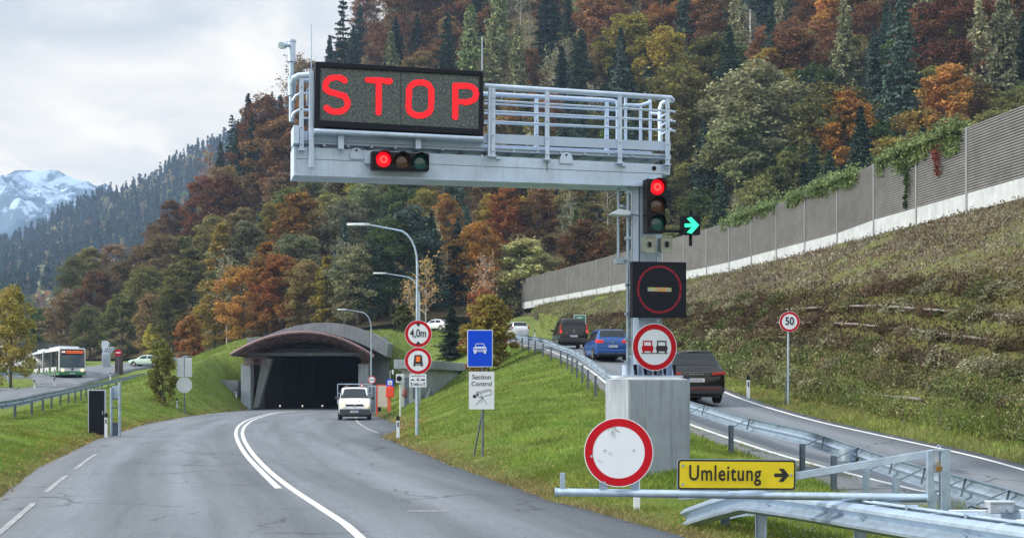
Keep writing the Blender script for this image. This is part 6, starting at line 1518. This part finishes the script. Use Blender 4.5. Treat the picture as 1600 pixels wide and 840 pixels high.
plate(bv, (-.02,-2.21,.70)); mb = MB(); mb.disc((0,-2.2,1.07), .05, .02, 14); mb.lohi((-.6,-2.205,.93),(-.4,-2.2,.96)); mb.lohi((-.1,-2.205,.93),(.1,-2.2,.96)); mb.build('badge', M_RIM, bv)
mb = MB()
for y in (-.9,.1): mb.bar((-.66,y,1.93),(.66,y,1.93),.05,.03)
mb.build('roof_bar', M_RIM, bv)
# white minivan far up the ramp
wv, b = car('minivan', 'white minivan highest up the ramp beyond the dark van', 'car', ramp_loc(812,133)+Vector((-.3,2.4,.15)), R(9), [(y,zb,zs,zr,w,wr) for y,zb,zs,zr,w,wr in [(-2.42,.42,.90,.92,.80,.66),(-2.38,.30,1.06,1.08,.89,.70),(-2.30,.26,1.10,1.20,.92,.71),(-2.10,.25,1.11,1.58,.935,.70),(-1.95,.25,1.11,1.68,.94,.69),(-.8,.25,1.08,1.73,.945,.70),(.3,.25,1.04,1.70,.94,.69),(1.0,.25,1.0,1.40,.94,.69),(1.5,.25,1.0,1.04,.935,.72),(2.1,.27,.88,.91,.90,.70),(2.42,.34,.66,.68,.80,.5)]], paint('white_paint', (.60,.63,.68)), (-1.45,1.45), .34, [(-1.95,-1.3,.12,0),(-1.2,-.2,0,0),(-.1,1.0,0,-.35)], (-2.27,-2.0,.98,.92), (.45,1.35,.92,.98), False, .8)
for sg in (-1,1): mb = MB(); x0, x1 = sorted((sg*.78, sg*.93)); mb.lohi((x0,-2.40,.95),(x1,-2.2,1.2)); mb.build('tail_light', M_TAILD, wv)
plate(wv, (0,-2.43,.75))
KC = [(-2.2,.35,.72,.74,.78,.6),(-2.1,.28,.88,.92,.86,.66),(-1.7,.26,.93,.98,.89,.62),(-1.0,.25,.94,1.38,.90,.60),(-.3,.25,.93,1.46,.90,.60),(.4,.25,.92,1.40,.90,.60),(1.1,.25,.92,.98,.90,.66),(1.9,.27,.80,.83,.86,.64),(2.2,.36,.62,.64,.76,.5)]
sed, b = car('hatchback', 'small white car turning left over the tunnel, half behind the spruce', 'car', Vector((-9.2,157,8.75)), R(52), KC, bpy.data.materials['white_paint'], (-1.35,1.35), .31, [(-1.35,-.4,.25,0),(-.3,.75,0,-.3)], (-1.6,-1.05,.9,.9), (.5,1.0,.9,.92))
mb = MB(); mb.lohi((-.8,-2.22,.5),(.8,-2.1,.6)); mb.build('rear_bumper', M_TRIM, sed)
sd, b = car('hatchback', 'pale greenish white car crossing behind the grass crest left of the bush', 'car', P(230,573,158), R(80), KC, paint('pale_green_paint', (.45,.60,.52)), (-1.35,1.35), .31, [(-1.35,-.4,.25,0),(-.3,.75,0,-.3)], (-1.6,-1.05,.9,.9), (.5,1.0,.9,.92))
sd.location.z = ground(sd.location.x, 158)+.12; mb = MB(); mb.lohi((-.8,2.1,.5),(.8,2.22,.6)); mb.build('front_bumper', M_TRIM, sd)
pv = Vector((-53.5,139,0)); pv.z = ground(pv.x, pv.y)+.15
wk, b = car('van', 'white parked van partly hidden behind the bus and the tree', 'van', P(37,582,150), R(88), [(-2.4,.36,1.2,1.22,.86,.76),(-2.35,.28,1.25,1.9,.95,.80),(-2.2,.28,1.25,2.0,.96,.80),(.9,.28,1.2,1.98,.96,.78),(1.6,.28,1.15,1.25,.94,.76),(2.3,.30,.9,.95,.88,.6),(2.4,.4,.7,.72,.8,.5)], bpy.data.materials['white_paint'], (-1.5,1.5), .33, [(.1,1.2,0,-.3)], None, (1.0,1.5,.9,.92)); wk.location.z = ground(wk.location.x, 150)+.12
mb = MB(); mb.lohi((-.8,2.3,.4),(.8,2.44,.6)); mb.build('front_bumper', M_TRIM, wk)

# white works pickup coming out of the tunnel lay-by (front view); front is +y
K = [(-2.3,.30,1.0,1.02,.92,.88),(-.9,.30,1.02,1.04,.93,.88),(-.85,.30,1.14,1.85,.94,.78),(-.2,.28,1.16,1.92,.95,.78),(.75,.27,1.18,1.90,.95,.77),(.95,.27,1.18,1.84,.95,.76),(1.62,.27,1.20,1.24,.94,.80),(2.05,.28,1.02,1.06,.90,.74),(2.22,.30,.86,.88,.86,.68),(2.30,.36,.72,.74,.80,.6)]
pk, b = car('pickup_van', 'white works pickup with headlights on, standing in the lay-by by the tunnel', 'pickup', Vector(((548-800)/F*74.5,76.4,ZR)), R(180+7), K, bpy.data.materials['white_paint'], (-1.5,1.35), .335, [(-.7,.0,0,0),(.08,1.1,0,-.35)], None, (.98,1.58,1.0,1.04), False, 1.15)
mb = MB(); mb.lohi((-.88,2.16,.30),(.88,2.34,.66)); mb.lohi((-.80,2.10,.62),(.80,2.285,.80)); mb.build('front_bumper', mat('grey_bumper', (.05,.055,.07), .6), pk, bevel=.04)
mb = MB(); mb.lohi((-.50,2.2,.80),(.50,2.27,.93)); mb.build('grille', M_TRIM, pk, bevel=.01); mb = MB(); mb.disc((0,2.31,.84), .085, .03, 18, ax=(-1,0,0)); mb.build('badge', M_RIM, pk)
for sg in (-1,1):
    mb = MB(); x0, x1 = sorted((sg*.54, sg*.88)); mb.lohi((x0,2.10,.78),(x1,2.26,1.0)); mb.build('headlight', M_PLATE, pk, bevel=.03); mb = MB(); mb.disc((sg*.70,2.29,.88), .125, .03, 18, ax=(-1,0,0)); mb.build('lit_bulb', E_WARM, pk)
plate(pk, (0,2.35,.50), rear=False)
text('bonnet_lettering', 'VIVA', .19, mat('letter_grey', (.10,.16,.20), .5), pk, (0,1.97,1.105), (R(24),0,R(180)), ext=.004, sx=1.5, sp=1.2)
mb = MB()
for sg in (-1,1): mb.bar((sg*1.02,-1.0,.9),(sg*1.02,-1.0,2.12),.06,.06,up=(0,1,0))
mb.bar((-1.02,-1.0,2.1),(1.02,-1.0,2.1),.06,.06); mb.bar((-1.02,-1.0,1.55),(1.02,-1.0,1.55),.04,.04); mb.build('headboard_frame', M_GALV, pk)
mb = MB()
mb.lohi((-1.02,-3.2,.85),(-.98,-1.0,1.3)); mb.lohi((.98,-3.2,.85),(1.02,-1.0,1.3)); mb.lohi((-1.02,-3.2,.82),(1.02,-.95,.88)); mb.build('load_bed', M_RIM, pk)
mb = MB(); mb.prism([(-.16,0),(.16,0),(0,.28)], (-.42,.35,1.93), (-1,0,0),(0,0,1), .02, 0); mb.prism([(-.09,.04),(.09,.04),(0,.19)], (-.42,.372,1.93), (-1,0,0),(0,0,1), .004, 1); mb.build('warning_triangle', [M_RED, M_WHITE], pk)
mb = MB(); mb.lohi((.35,.4,1.9),(.55,.55,2.0)); mb.build('roof_lamp', mat('lamp_amber', (.2,.12,.05), .3), pk, bevel=.03)

# articulated bus (front +y)
FR = P(113,0,127); bus = thing('city_bus', 'white and green articulated city bus with orange destination display', 'bus', Vector((FR.x,127,0)), R(-152)); bus.location.z = ground(FR.x, 127)+.16
M_BW = mat('bus_white', (.62,.66,.70), .3, coat=.4); M_BG = mat('bus_green', (.03,.17,.08), .35, coat=.4)
def busbox(mb, y0, y1, z0, z1, w_=1.27, r=.12, mi=0):
    o = []
    for y in (y0, y1): o.append([Vector((x,y,z)) for x, z in ((-w_,z0),(w_,z0),(w_,z1-r),(w_-r*.3,z1-r*.3),(w_-r,z1),(-w_+r,z1),(-w_+r*.3,z1-r*.3),(-w_,z1-r))])
    mb.loft(o, mi)
mb = MB(); busbox(mb, -9.8, 0, .62, 2.98); busbox(mb, -18, -11.0, .62, 2.98); mb.lohi((-1.0,-8.5,2.98),(1.0,-2.2,3.22)); mb.lohi((-1.0,-17,2.98),(1.0,-12.5,3.2)); mb.build('body', M_BW, bus, bevel=.05, smooth=30)
mb = MB(); busbox(mb, -9.78, .02, .32, .72, 1.275, .02); busbox(mb, -18, -11.02, .32, .72, 1.275, .02); mb.build('skirt', M_BG, bus)
mb = MB()
for k in range(9): y = -11.0+k*.14; busbox(mb, y, y+.09, .45, 2.9, 1.2 if k%2 else 1.26, .1)
mb.build('bellows', mat('bellows_grey', (.12,.13,.14), .8), bus)
# front: windscreen, display
mb = MB(); vs = []
for a in range(9):
    q = -1+2*a/8
    for z, o_ in ((1.05,.06),(2.28,.045)): vs.append(Vector((q*1.17, .02+o_*(1-q*q)+.01, z)))
mb.add(vs, [(a*2,a*2+2,a*2+3,a*2+1) for a in range(8)]); mb.add([v+Vector((0,-.05,0)) for v in vs], [(a*2,a*2+1,a*2+3,a*2+2) for a in range(8)]); mb.build('windscreen', mat('bus_glass', (.05,.085,.12), .08, coat=.6), bus, smooth=True)
mb = MB(); mb.lohi((-1.12,0,2.30),(1.12,.06,2.86)); mb.build('display_box', M_DARK, bus, bevel=.02)
E_ORG = emis('orange_leds', (1,.16,.04), 1.1)
text('destination_lettering', '84', .33, emis('white_leds', (1,.85,.75), 1.2), bus, (.85,.068,2.60), (R(90),0,R(180)), off=.006)
mb = MB(); r_ = random.Random(4)
for z, h_ in ((2.60,.13),(2.46,.08)):
    x = .62
    while x > -1.0: w_ = r_.uniform(.05,.11); mb.lohi((x-w_,.06,z),(x,.068,z+h_*r_.uniform(.8,1.1))); x -= w_+.025
mb.build('display_line', E_ORG, bus)
mb = MB(); mb.lohi((-1.2,.0,.38),(1.2,.07,.62)); mb.build('front_bumper', M_BG, bus, bevel=.03)
for sg in (-1,1): mb = MB(); mb.disc((sg*.93,.07,.80), .15, .03, 18, ax=(-1,0,0)); mb.build('headlight', E_WARM, bus)
mb = MB(); mb.disc((0,.03,.90), .11, .03, 18, ax=(-1,0,0)); mb.build('badge', M_TRIM, bus); plate(bus, (0,.08,.48), rear=False)
for sg in (-1,1): mb = MB(); mb.bar((sg*1.2,0,2.5),(sg*1.48,.25,2.4),.04,.04); mb.box((sg*1.5,.25,2.05), (.14,.12,.5)); mb.build('mirror', M_TRIM, bus, bevel=.02)
for sg in (-1,1):
    for y0, y1, z0 in ((-1.6,-.3,.55),(-3.3,-1.8,1.15),(-5.0,-3.4,1.15),(-6.6,-5.2,.55),(-8.2,-6.75,1.15),(-9.7,-8.3,1.15),(-12.6,-11.2,1.15),(-14.2,-12.8,.55),(-15.8,-14.4,1.15),(-17.6,-16.0,1.15)):
        mb = MB(); x = sg*1.275; mb.lohi((x-.004,y0,z0),(x+.012*sg,y1,2.72)); mb.build('side_window' if z0 > 1 else 'door', M_GLASS, bus)
for y in (-2.6,-8.2,-14.9):
    for sg in (-1,1): wheel(bus, sg*1.16, y, .48, .28)

# ------------------------------------------------------------------ grass, weeds, bank planting
M_BLADE = foliage_mat('grass_blades', .35, attr='col', hv=.35)
def in_poly(x, y, poly):
    c = np.zeros(len(x), bool); j = len(poly)-1
    for i in range(len(poly)):
        xi, yi = poly[i]; xj, yj = poly[j]; m = ((yi > y) != (yj > y)) & (x < (xj-xi)*(y-yi)/(yj-yi+1e-12)+xi); c ^= m; j = i
    return c
BLK = [(2.1,23.9),(3.4,24.2),(3.1,25.5),(1.8,25.2)]; BLD = [(-7.6,84),(-5.6,84),(-2.2,104.5),(-9,104.5)]
Zt = {i: None for i in range(NT)}
def heights(x, y):
    yy = y; X = np.stack([np.interp(yy, [p[0] for p in T[i]], [p[1] for p in T[i]]) for i in range(NT)]); Z = np.stack([np.interp(yy, [p[0] for p in T[i]], [p[2] for p in T[i]]) for i in range(NT)])
    for i in range(1, NT): X[i] = np.maximum(X[i], X[i-1]+.05)
    z = np.zeros_like(x)
    for i in range(NT-1):
        m = (x >= X[i]) & (x <= X[i+1]); t = (x-X[i])/(X[i+1]-X[i]); z[m] = (Z[i]+(Z[i+1]-Z[i])*t+(terrace(t, yy) if i == 10 else 0))[m]
    return z
def vnoise(x, y, s, seed=0):
    rs = np.random.RandomState(seed); g = rs.rand(64, 64); u = x*s % 63; v = y*s % 63; i = u.astype(int); j = v.astype(int); fu = u-i; fv = v-j; fu = fu*fu*(3-2*fu); fv = fv*fv*(3-2*fv)
    return g[i,j]*(1-fu)*(1-fv)+g[i+1,j]*fu*(1-fv)+g[i,j+1]*(1-fu)*fv+g[i+1,j+1]*fu*fv
def sample(ta, tb, fa, fb, y0, y1, n, rs, p=1.0):
    u = rs.rand(n); y = y0*(y1/y0)**u if p else y0+(y1-y0)*u
    xa = np.interp(y, [q[0] for q in T[ta]], [q[1] for q in T[ta]]); xb = np.interp(y, [q[0] for q in T[tb]], [q[1] for q in T[tb]])
    f = fa+(fb-fa)*rs.rand(n); x = xa+(xb-xa)*f; ok = ~(in_poly(x, y, BLK) | in_poly(x, y, BLD)); return x[ok], y[ok], f[ok]
def blades(name, x, y, z, h, w_, col, rs, lean=.5):
    n = len(x); az = rs.uniform(0, 6.283, n); la = rs.uniform(0, 6.283, n); L = h*rs.uniform(.1, lean, n)*2
    B_ = np.stack([x, y, z-.03], 1); s = np.stack([np.cos(az), np.sin(az), 0*az], 1)*(w_/2)[:, None]
    t = B_+np.stack([np.cos(la)*L, np.sin(la)*L, h], 1); m_ = B_+(t-B_)*.5+np.stack([0*h, 0*h, h*.18], 1)
    V = np.stack([B_-s, B_+s, m_+s*.8, t+s*.1, t-s*.1, m_-s*.8], 1).reshape(-1, 3); i = np.arange(n)*6
    Fq = np.concatenate([np.stack([i, i+1, i+2, i+5], 1), np.stack([i+5, i+2, i+3, i+4], 1)])
    me = npmesh(name, V, Fq, [M_BLADE]); ca = me.color_attributes.new('col', 'FLOAT_COLOR', 'POINT'); c4 = np.concatenate([col, np.ones((n, 1))], 1).repeat(6, 0); ca.data.foreach_set('color', c4.astype(np.float32).ravel()); return link(name, me)
def gcol(x, y, dry, rs):
    n = len(x); k = np.clip(vnoise(x, y, .7, 1)*.6+vnoise(x, y, 2.3, 2)*.4, 0, 1); g = np.array([.13,.185,.035])*(1-k)[:, None]+np.array([.27,.33,.075])*k[:, None]
    d = np.array([.25,.205,.115]); q = np.clip(dry+(rs.rand(n)-.5)*.35+(vnoise(x, y, 1.6, 3)-.5)*.5, 0, 1)[:, None]; return (g*(1-q)+d*q)*rs.uniform(.8, 1.2, (n, 1))
rs = np.random.RandomState(21)
def turf(name, label, parts, hscale=1.0):
    X = []; Y = []; Hh = []; Wd = []; Cc = []
    for ta, tb, fa, fb, y0, y1, n, h, dryf in parts:
        x, y, f = sample(ta, tb, fa, fb, y0, y1, n, rs); X.append(x); Y.append(y); k = .6+.8*vnoise(x, y, 1.1, 5); Hh.append(h*k*rs.uniform(.6, 1.2, len(x))); Wd.append(.004+y*.00042); Cc.append(gcol(x, y, dryf(f, x, y), rs))
    x = np.concatenate(X); y = np.concatenate(Y); z = heights(x, y); tag(blades(name, x, y, z, np.concatenate(Hh), np.concatenate(Wd), np.concatenate(Cc), rs), label, 'grass', kind='stuff')
turf('grass', 'short green grass on the bank between the main road and the ramp', [(5,6,-.0,1,13,112,95000,.10,lambda f,x,y: np.clip(.95-f*3.2,0,.9)),(6,7,0,1,13,112,95000,.13,lambda f,x,y: .02+0*f),(7,8,0,.9,13,112,9000,.12,lambda f,x,y:.3+0*f)])
turf('grass', 'green grass on the verge between the side road rail and the tunnel road', [(3,4,0,1.01,20,112,80000,.10,lambda f,x,y: np.clip((f-.72)*2.6,0,.8)),(2,3,.06,1,20,130,60000,.12,lambda f,x,y: .05+0*f),(1,2,.2,.95,55,120,9000,.18,lambda f,x,y:.15+0*f)])
turf('grass', 'rough yellowing grass strip along the right edge of the ramp', [(9,10,.05,1,20,130,26000,.13,lambda f,x,y: .42-.1*f),(10,11,0,.14,20,130,26000,.30,lambda f,x,y: .22+0*f)])
turf('grass', 'grass over the tunnel roof and the crests beside it', [(3,7,0,1,114,170,24000,.22,lambda f,x,y:.25+0*f),(2,3,0,1,112,170,9000,.2,lambda f,x,y:.15+0*f),(10,12,0,1,110,190,12000,.3,lambda f,x,y:.35+0*f)])
# planted bank: weeds and low bushes
def weeds(name, label, ta, tb, fa, fb, y0, y1, nclump, per, size, hh, pal, seed):
    rs = np.random.RandomState(seed); x, y, f = sample(ta, tb, fa, fb, y0, y1, nclump, rs); z = heights(x, y); n = len(x)
    pc = np.array(pal); k = (vnoise(x, y, .35, 7)*.65+vnoise(x*1.0, z*3.0, .8, 8)*.35)*len(pal); ki = np.clip((k+rs.normal(size=n)*.7).astype(int), 0, len(pal)-1)
    C = np.repeat(np.stack([x, y, z], 1), per, 0); r = np.repeat(rs.uniform(.5, 1.3, n), per); d = rs.normal(size=C.shape)*np.array([.20,.20,0]); d[:, 2] = np.abs(rs.normal(size=len(C)))*hh; C = C+d*r[:, None]
    ax = rs.normal(size=C.shape)*.5; ax[:, 2] += 1.2
    v, fq = cards(C, size*np.clip(np.repeat(y, per)/45, .6, 1.6), 0, 2.2, rs, ax); me = npmesh(name, v, fq, [M_BLADE]); ca = me.color_attributes.new('col', 'FLOAT_COLOR', 'POINT')
    col = np.repeat(pc[ki], per, 0)*rs.uniform(.7, 1.3, (len(C), 1)); ca.data.foreach_set('color', np.concatenate([col, np.ones((len(C), 1))], 1).repeat(4, 0).astype(np.float32).ravel()); tag(link(name, me), label, 'weeds', kind='stuff')
W_BR = (.165,.112,.082); W_DB = (.085,.060,.046); W_OL = (.165,.145,.075); W_GG = (.24,.23,.155); W_GR = (.10,.12,.05); W_GY = (.27,.24,.195)
DK = lambda c, k=.60: tuple(q*k for q in c)
weeds('undergrowth', 'green and brown undergrowth on the lower terraced bank', 10, 11, .0, .45, 20, 135, 4000, 24, .050, .20, [DK(W_OL,.8),DK(W_BR,.8),W_GR,DK(W_OL),DK(W_GG,.8),DK(W_BR)], 31)
weeds('scrub', 'dark brown scrub in the middle band of the terraced bank', 10, 11, .30, 1.06, 20, 135, 6000, 26, .050, .22, [DK(W_BR),W_DB,DK(W_BR),W_DB,DK(W_OL),W_DB,DK(W_GG,.8)], 34)
weeds('dry_weeds', 'dry brownish weeds on the upper slope below the noise barrier', 11, 12, .0, .97, 20, 190, 11000, 15, .045, .13, [DK(W_GY,.9),W_BR,DK(W_GY,.85),DK(W_BR,.8),W_GY,DK(W_GG,.8),W_BR,DK(W_OL,.9)], 32)
weeds('tall_grass', 'pale tufts of tall grass at the foot of the terraced bank', 10, 11, .0, .30, 20, 120, 3000, 18, .045, .30, [(.19,.22,.09),(.16,.20,.07),(.26,.24,.14)], 33)
# low mounds of shrub on the terraces
rs = np.random.RandomState(41); x, y, f = sample(10, 11, .18, 1.15, 21, 110, 420, rs); g_ = (f*6+.35*np.sin(y*.09)) % 1.0; x = x-((g_-.05)/6)*(np.interp(y, [q[0] for q in T[11]], [q[1] for q in T[11]])-np.interp(y, [q[0] for q in T[10]], [q[1] for q in T[10]]))*.85; z = heights(x, y); n = len(x); per = 240
r_ = rs.uniform(.25, .8, n); C = np.repeat(np.stack([x, y, z], 1), per, 0); d = rs.normal(size=C.shape); d /= np.linalg.norm(d, axis=1)[:, None]; d[:, 2] = np.abs(d[:, 2])*.8
C = C+d*(np.repeat(r_, per)*rs.uniform(.5, 1, len(C))**.5)[:, None]; ax = d+rs.normal(size=C.shape)*.6
v, fq = cards(C, .055*np.clip(np.repeat(y, per)/45, .7, 1.6), 0, 1.9, rs, ax); me = npmesh('shrubbery', v, fq, [M_BLADE]); ca = me.color_attributes.new('col', 'FLOAT_COLOR', 'POINT')
pc = np.array([W_DB,W_BR,W_OL,W_GG,W_GR,W_DB]); ci = (vnoise(x, y, .5, 12)*6+rs.normal(size=n)*.8).clip(0, 5).astype(int)
col = np.repeat(pc[ci]*rs.uniform(.75, 1.2, (n, 1)), per, 0)*rs.uniform(.75, 1.25, (len(C), 1)); ca.data.foreach_set('color', np.concatenate([col, np.ones((len(C), 1))], 1).repeat(4, 0).astype(np.float32).ravel()); tag(link('shrubbery', me), 'low shrub mounds growing over the terraced bank', 'shrubs', kind='stuff')
# fallen leaves along the road edges
rs = np.random.RandomState(51); LX = []; 
for ta, tb, fa, fb, nn in ((5,6,-.06,.45,3600),(3,4,.6,1.05,2600),(9,10,-.2,1,1800)):
    x, y, f = sample(ta, tb, fa, fb, 14, 70, nn, rs); LX.append((x, y))
x = np.concatenate([a for a, _ in LX]); y = np.concatenate([b for _, b in LX]); z = heights(x, y)+.05+rs.rand(len(x))*.05
v, fq = cards(np.stack([x, y, z], 1), .035*np.clip(y/30, .7, 1.8), 2.5, 1.3, rs); me = npmesh('fallen_leaves', v, fq, [M_BLADE]); ca = me.color_attributes.new('col', 'FLOAT_COLOR', 'POINT'); pc = np.array([(.30,.16,.06),(.22,.11,.05),(.36,.27,.09),(.18,.12,.07)])
ca.data.foreach_set('color', np.concatenate([pc[rs.randint(0, 4, len(x))], np.ones((len(x), 1))], 1).repeat(4, 0).astype(np.float32).ravel()); tag(link('fallen_leaves', me), 'scattered fallen autumn leaves along the road edges', 'leaves', kind='stuff')
# timber logs of the terraces
tg = 'horizontal logs lying along the terraced bank'
lg = [(23.9,29.8,0.137),(34.6,40.6,0.14),(41.9,46.7,0.141),(50.4,57.0,0.121),(22.7,27.9,0.272),(29.2,33.0,0.265),(37.7,43.8,0.262),(48.0,51.6,0.273),(53.2,56.2,0.279),(22.6,29.6,0.429),(31.9,38.7,0.421),(42.5,46.3,0.431),(50.1,57.0,0.429),(23.1,26.7,0.561),(28.2,32.4,0.572),(33.6,39.3,0.566),(41.7,48.0,0.57),(50.4,55.3,0.575),(24.9,28.0,0.726),(32.4,35.5,0.727),(38.1,43.4,0.708),(44.8,48.5,0.731),(50.5,56.5,0.73)]
M_LOG = mat('grey_timber', (.17,.155,.145), .9, var=.3, scale=3, bump=.4, bscale=20)
for i, (y0, y1, f) in enumerate(lg):
    def q(y): a = Vector((float(itp(T[10],y)), y, float(itp(T[10],y,2)))); b = Vector((float(itp(T[11],y)), y, float(itp(T[11],y,2)))); return a.lerp(b, f)
    def lp(y): return Vector((q(y).x-.14, y, ground(q(y).x, y)+float(terrace(f, y))+.19))
    e0, e1, em = lp(y0), lp(y1), lp((y0+y1)/2); zc_ = [e0+Vector((0,0,0)), em.lerp((e0+e1)/2, .6), e1]; m = MB(); m.tube([p-zc_[0] for p in zc_], .042, 8)
    o = m.build('timber_log', M_LOG, smooth=50, loc=zc_[0]); tag(o, 'weathered horizontal log half hidden in the terraced bank', 'log', tg)
# stones and gravel by the barrier
rs = np.random.RandomState(77); V = []; Fq = []; o = 0
for k in range(2600):
    x = rs.uniform(3.0, 7.2); y = rs.uniform(14.0, 21.5); 
    if rs.rand() > .6*math.exp(-((y-16.8)/3)**2)+.1: continue
    z = float(heights(np.array([x]), np.array([y]))[0]); r = rs.uniform(.012, .035); c = np.array([x, y, z+.005])
    a = rs.normal(size=(6, 3)); a /= np.linalg.norm(a, axis=1)[:, None]; p = c+np.array([(1,0,0),(-1,0,0),(0,1,0),(0,-1,0),(0,0,.7),(0,0,-.7)])*r*rs.uniform(.6, 1.3, (6, 1))
    V.append(p); Fq += [(o+a_, o+b_, o+c_) for a_, b_, c_ in ((0,2,4),(2,1,4),(1,3,4),(3,0,4),(2,0,5),(1,2,5),(3,1,5),(0,3,5))]; o += 6
tag(link('gravel', npmesh('gravel', np.concatenate(V), np.array(Fq), [mat('gravel_grey', (.22,.22,.23), .9, var=.4, scale=9)])), 'pale grey gravel under the foreground guardrail', 'gravel', kind='stuff')
# ------------------------------------------------------------------ haze
hz_ = MB(); hz_.lohi((-1300,-60,-8),(1300,3250,475)); ho = hz_.build('haze', []); vm_ = bpy.data.materials.new('haze_air'); vm_.use_nodes = True; nt = vm_.node_tree
for n_ in list(nt.nodes):
    if n_.type == 'BSDF_PRINCIPLED': nt.nodes.remove(n_)
pv_ = N(nt, 'ShaderNodeVolumePrincipled'); pv_.inputs['Color'].default_value = (.48,.68,1.0,1); pv_.inputs['Density'].default_value = .00018; pv_.inputs['Anisotropy'].default_value = .0
nt.links.new(pv_.outputs[0], [n_ for n_ in nt.nodes if n_.type == 'OUTPUT_MATERIAL'][0].inputs['Volume']); ho.data.materials.append(vm_); tag(ho, 'thin bluish air haze', 'haze', kind='stuff')
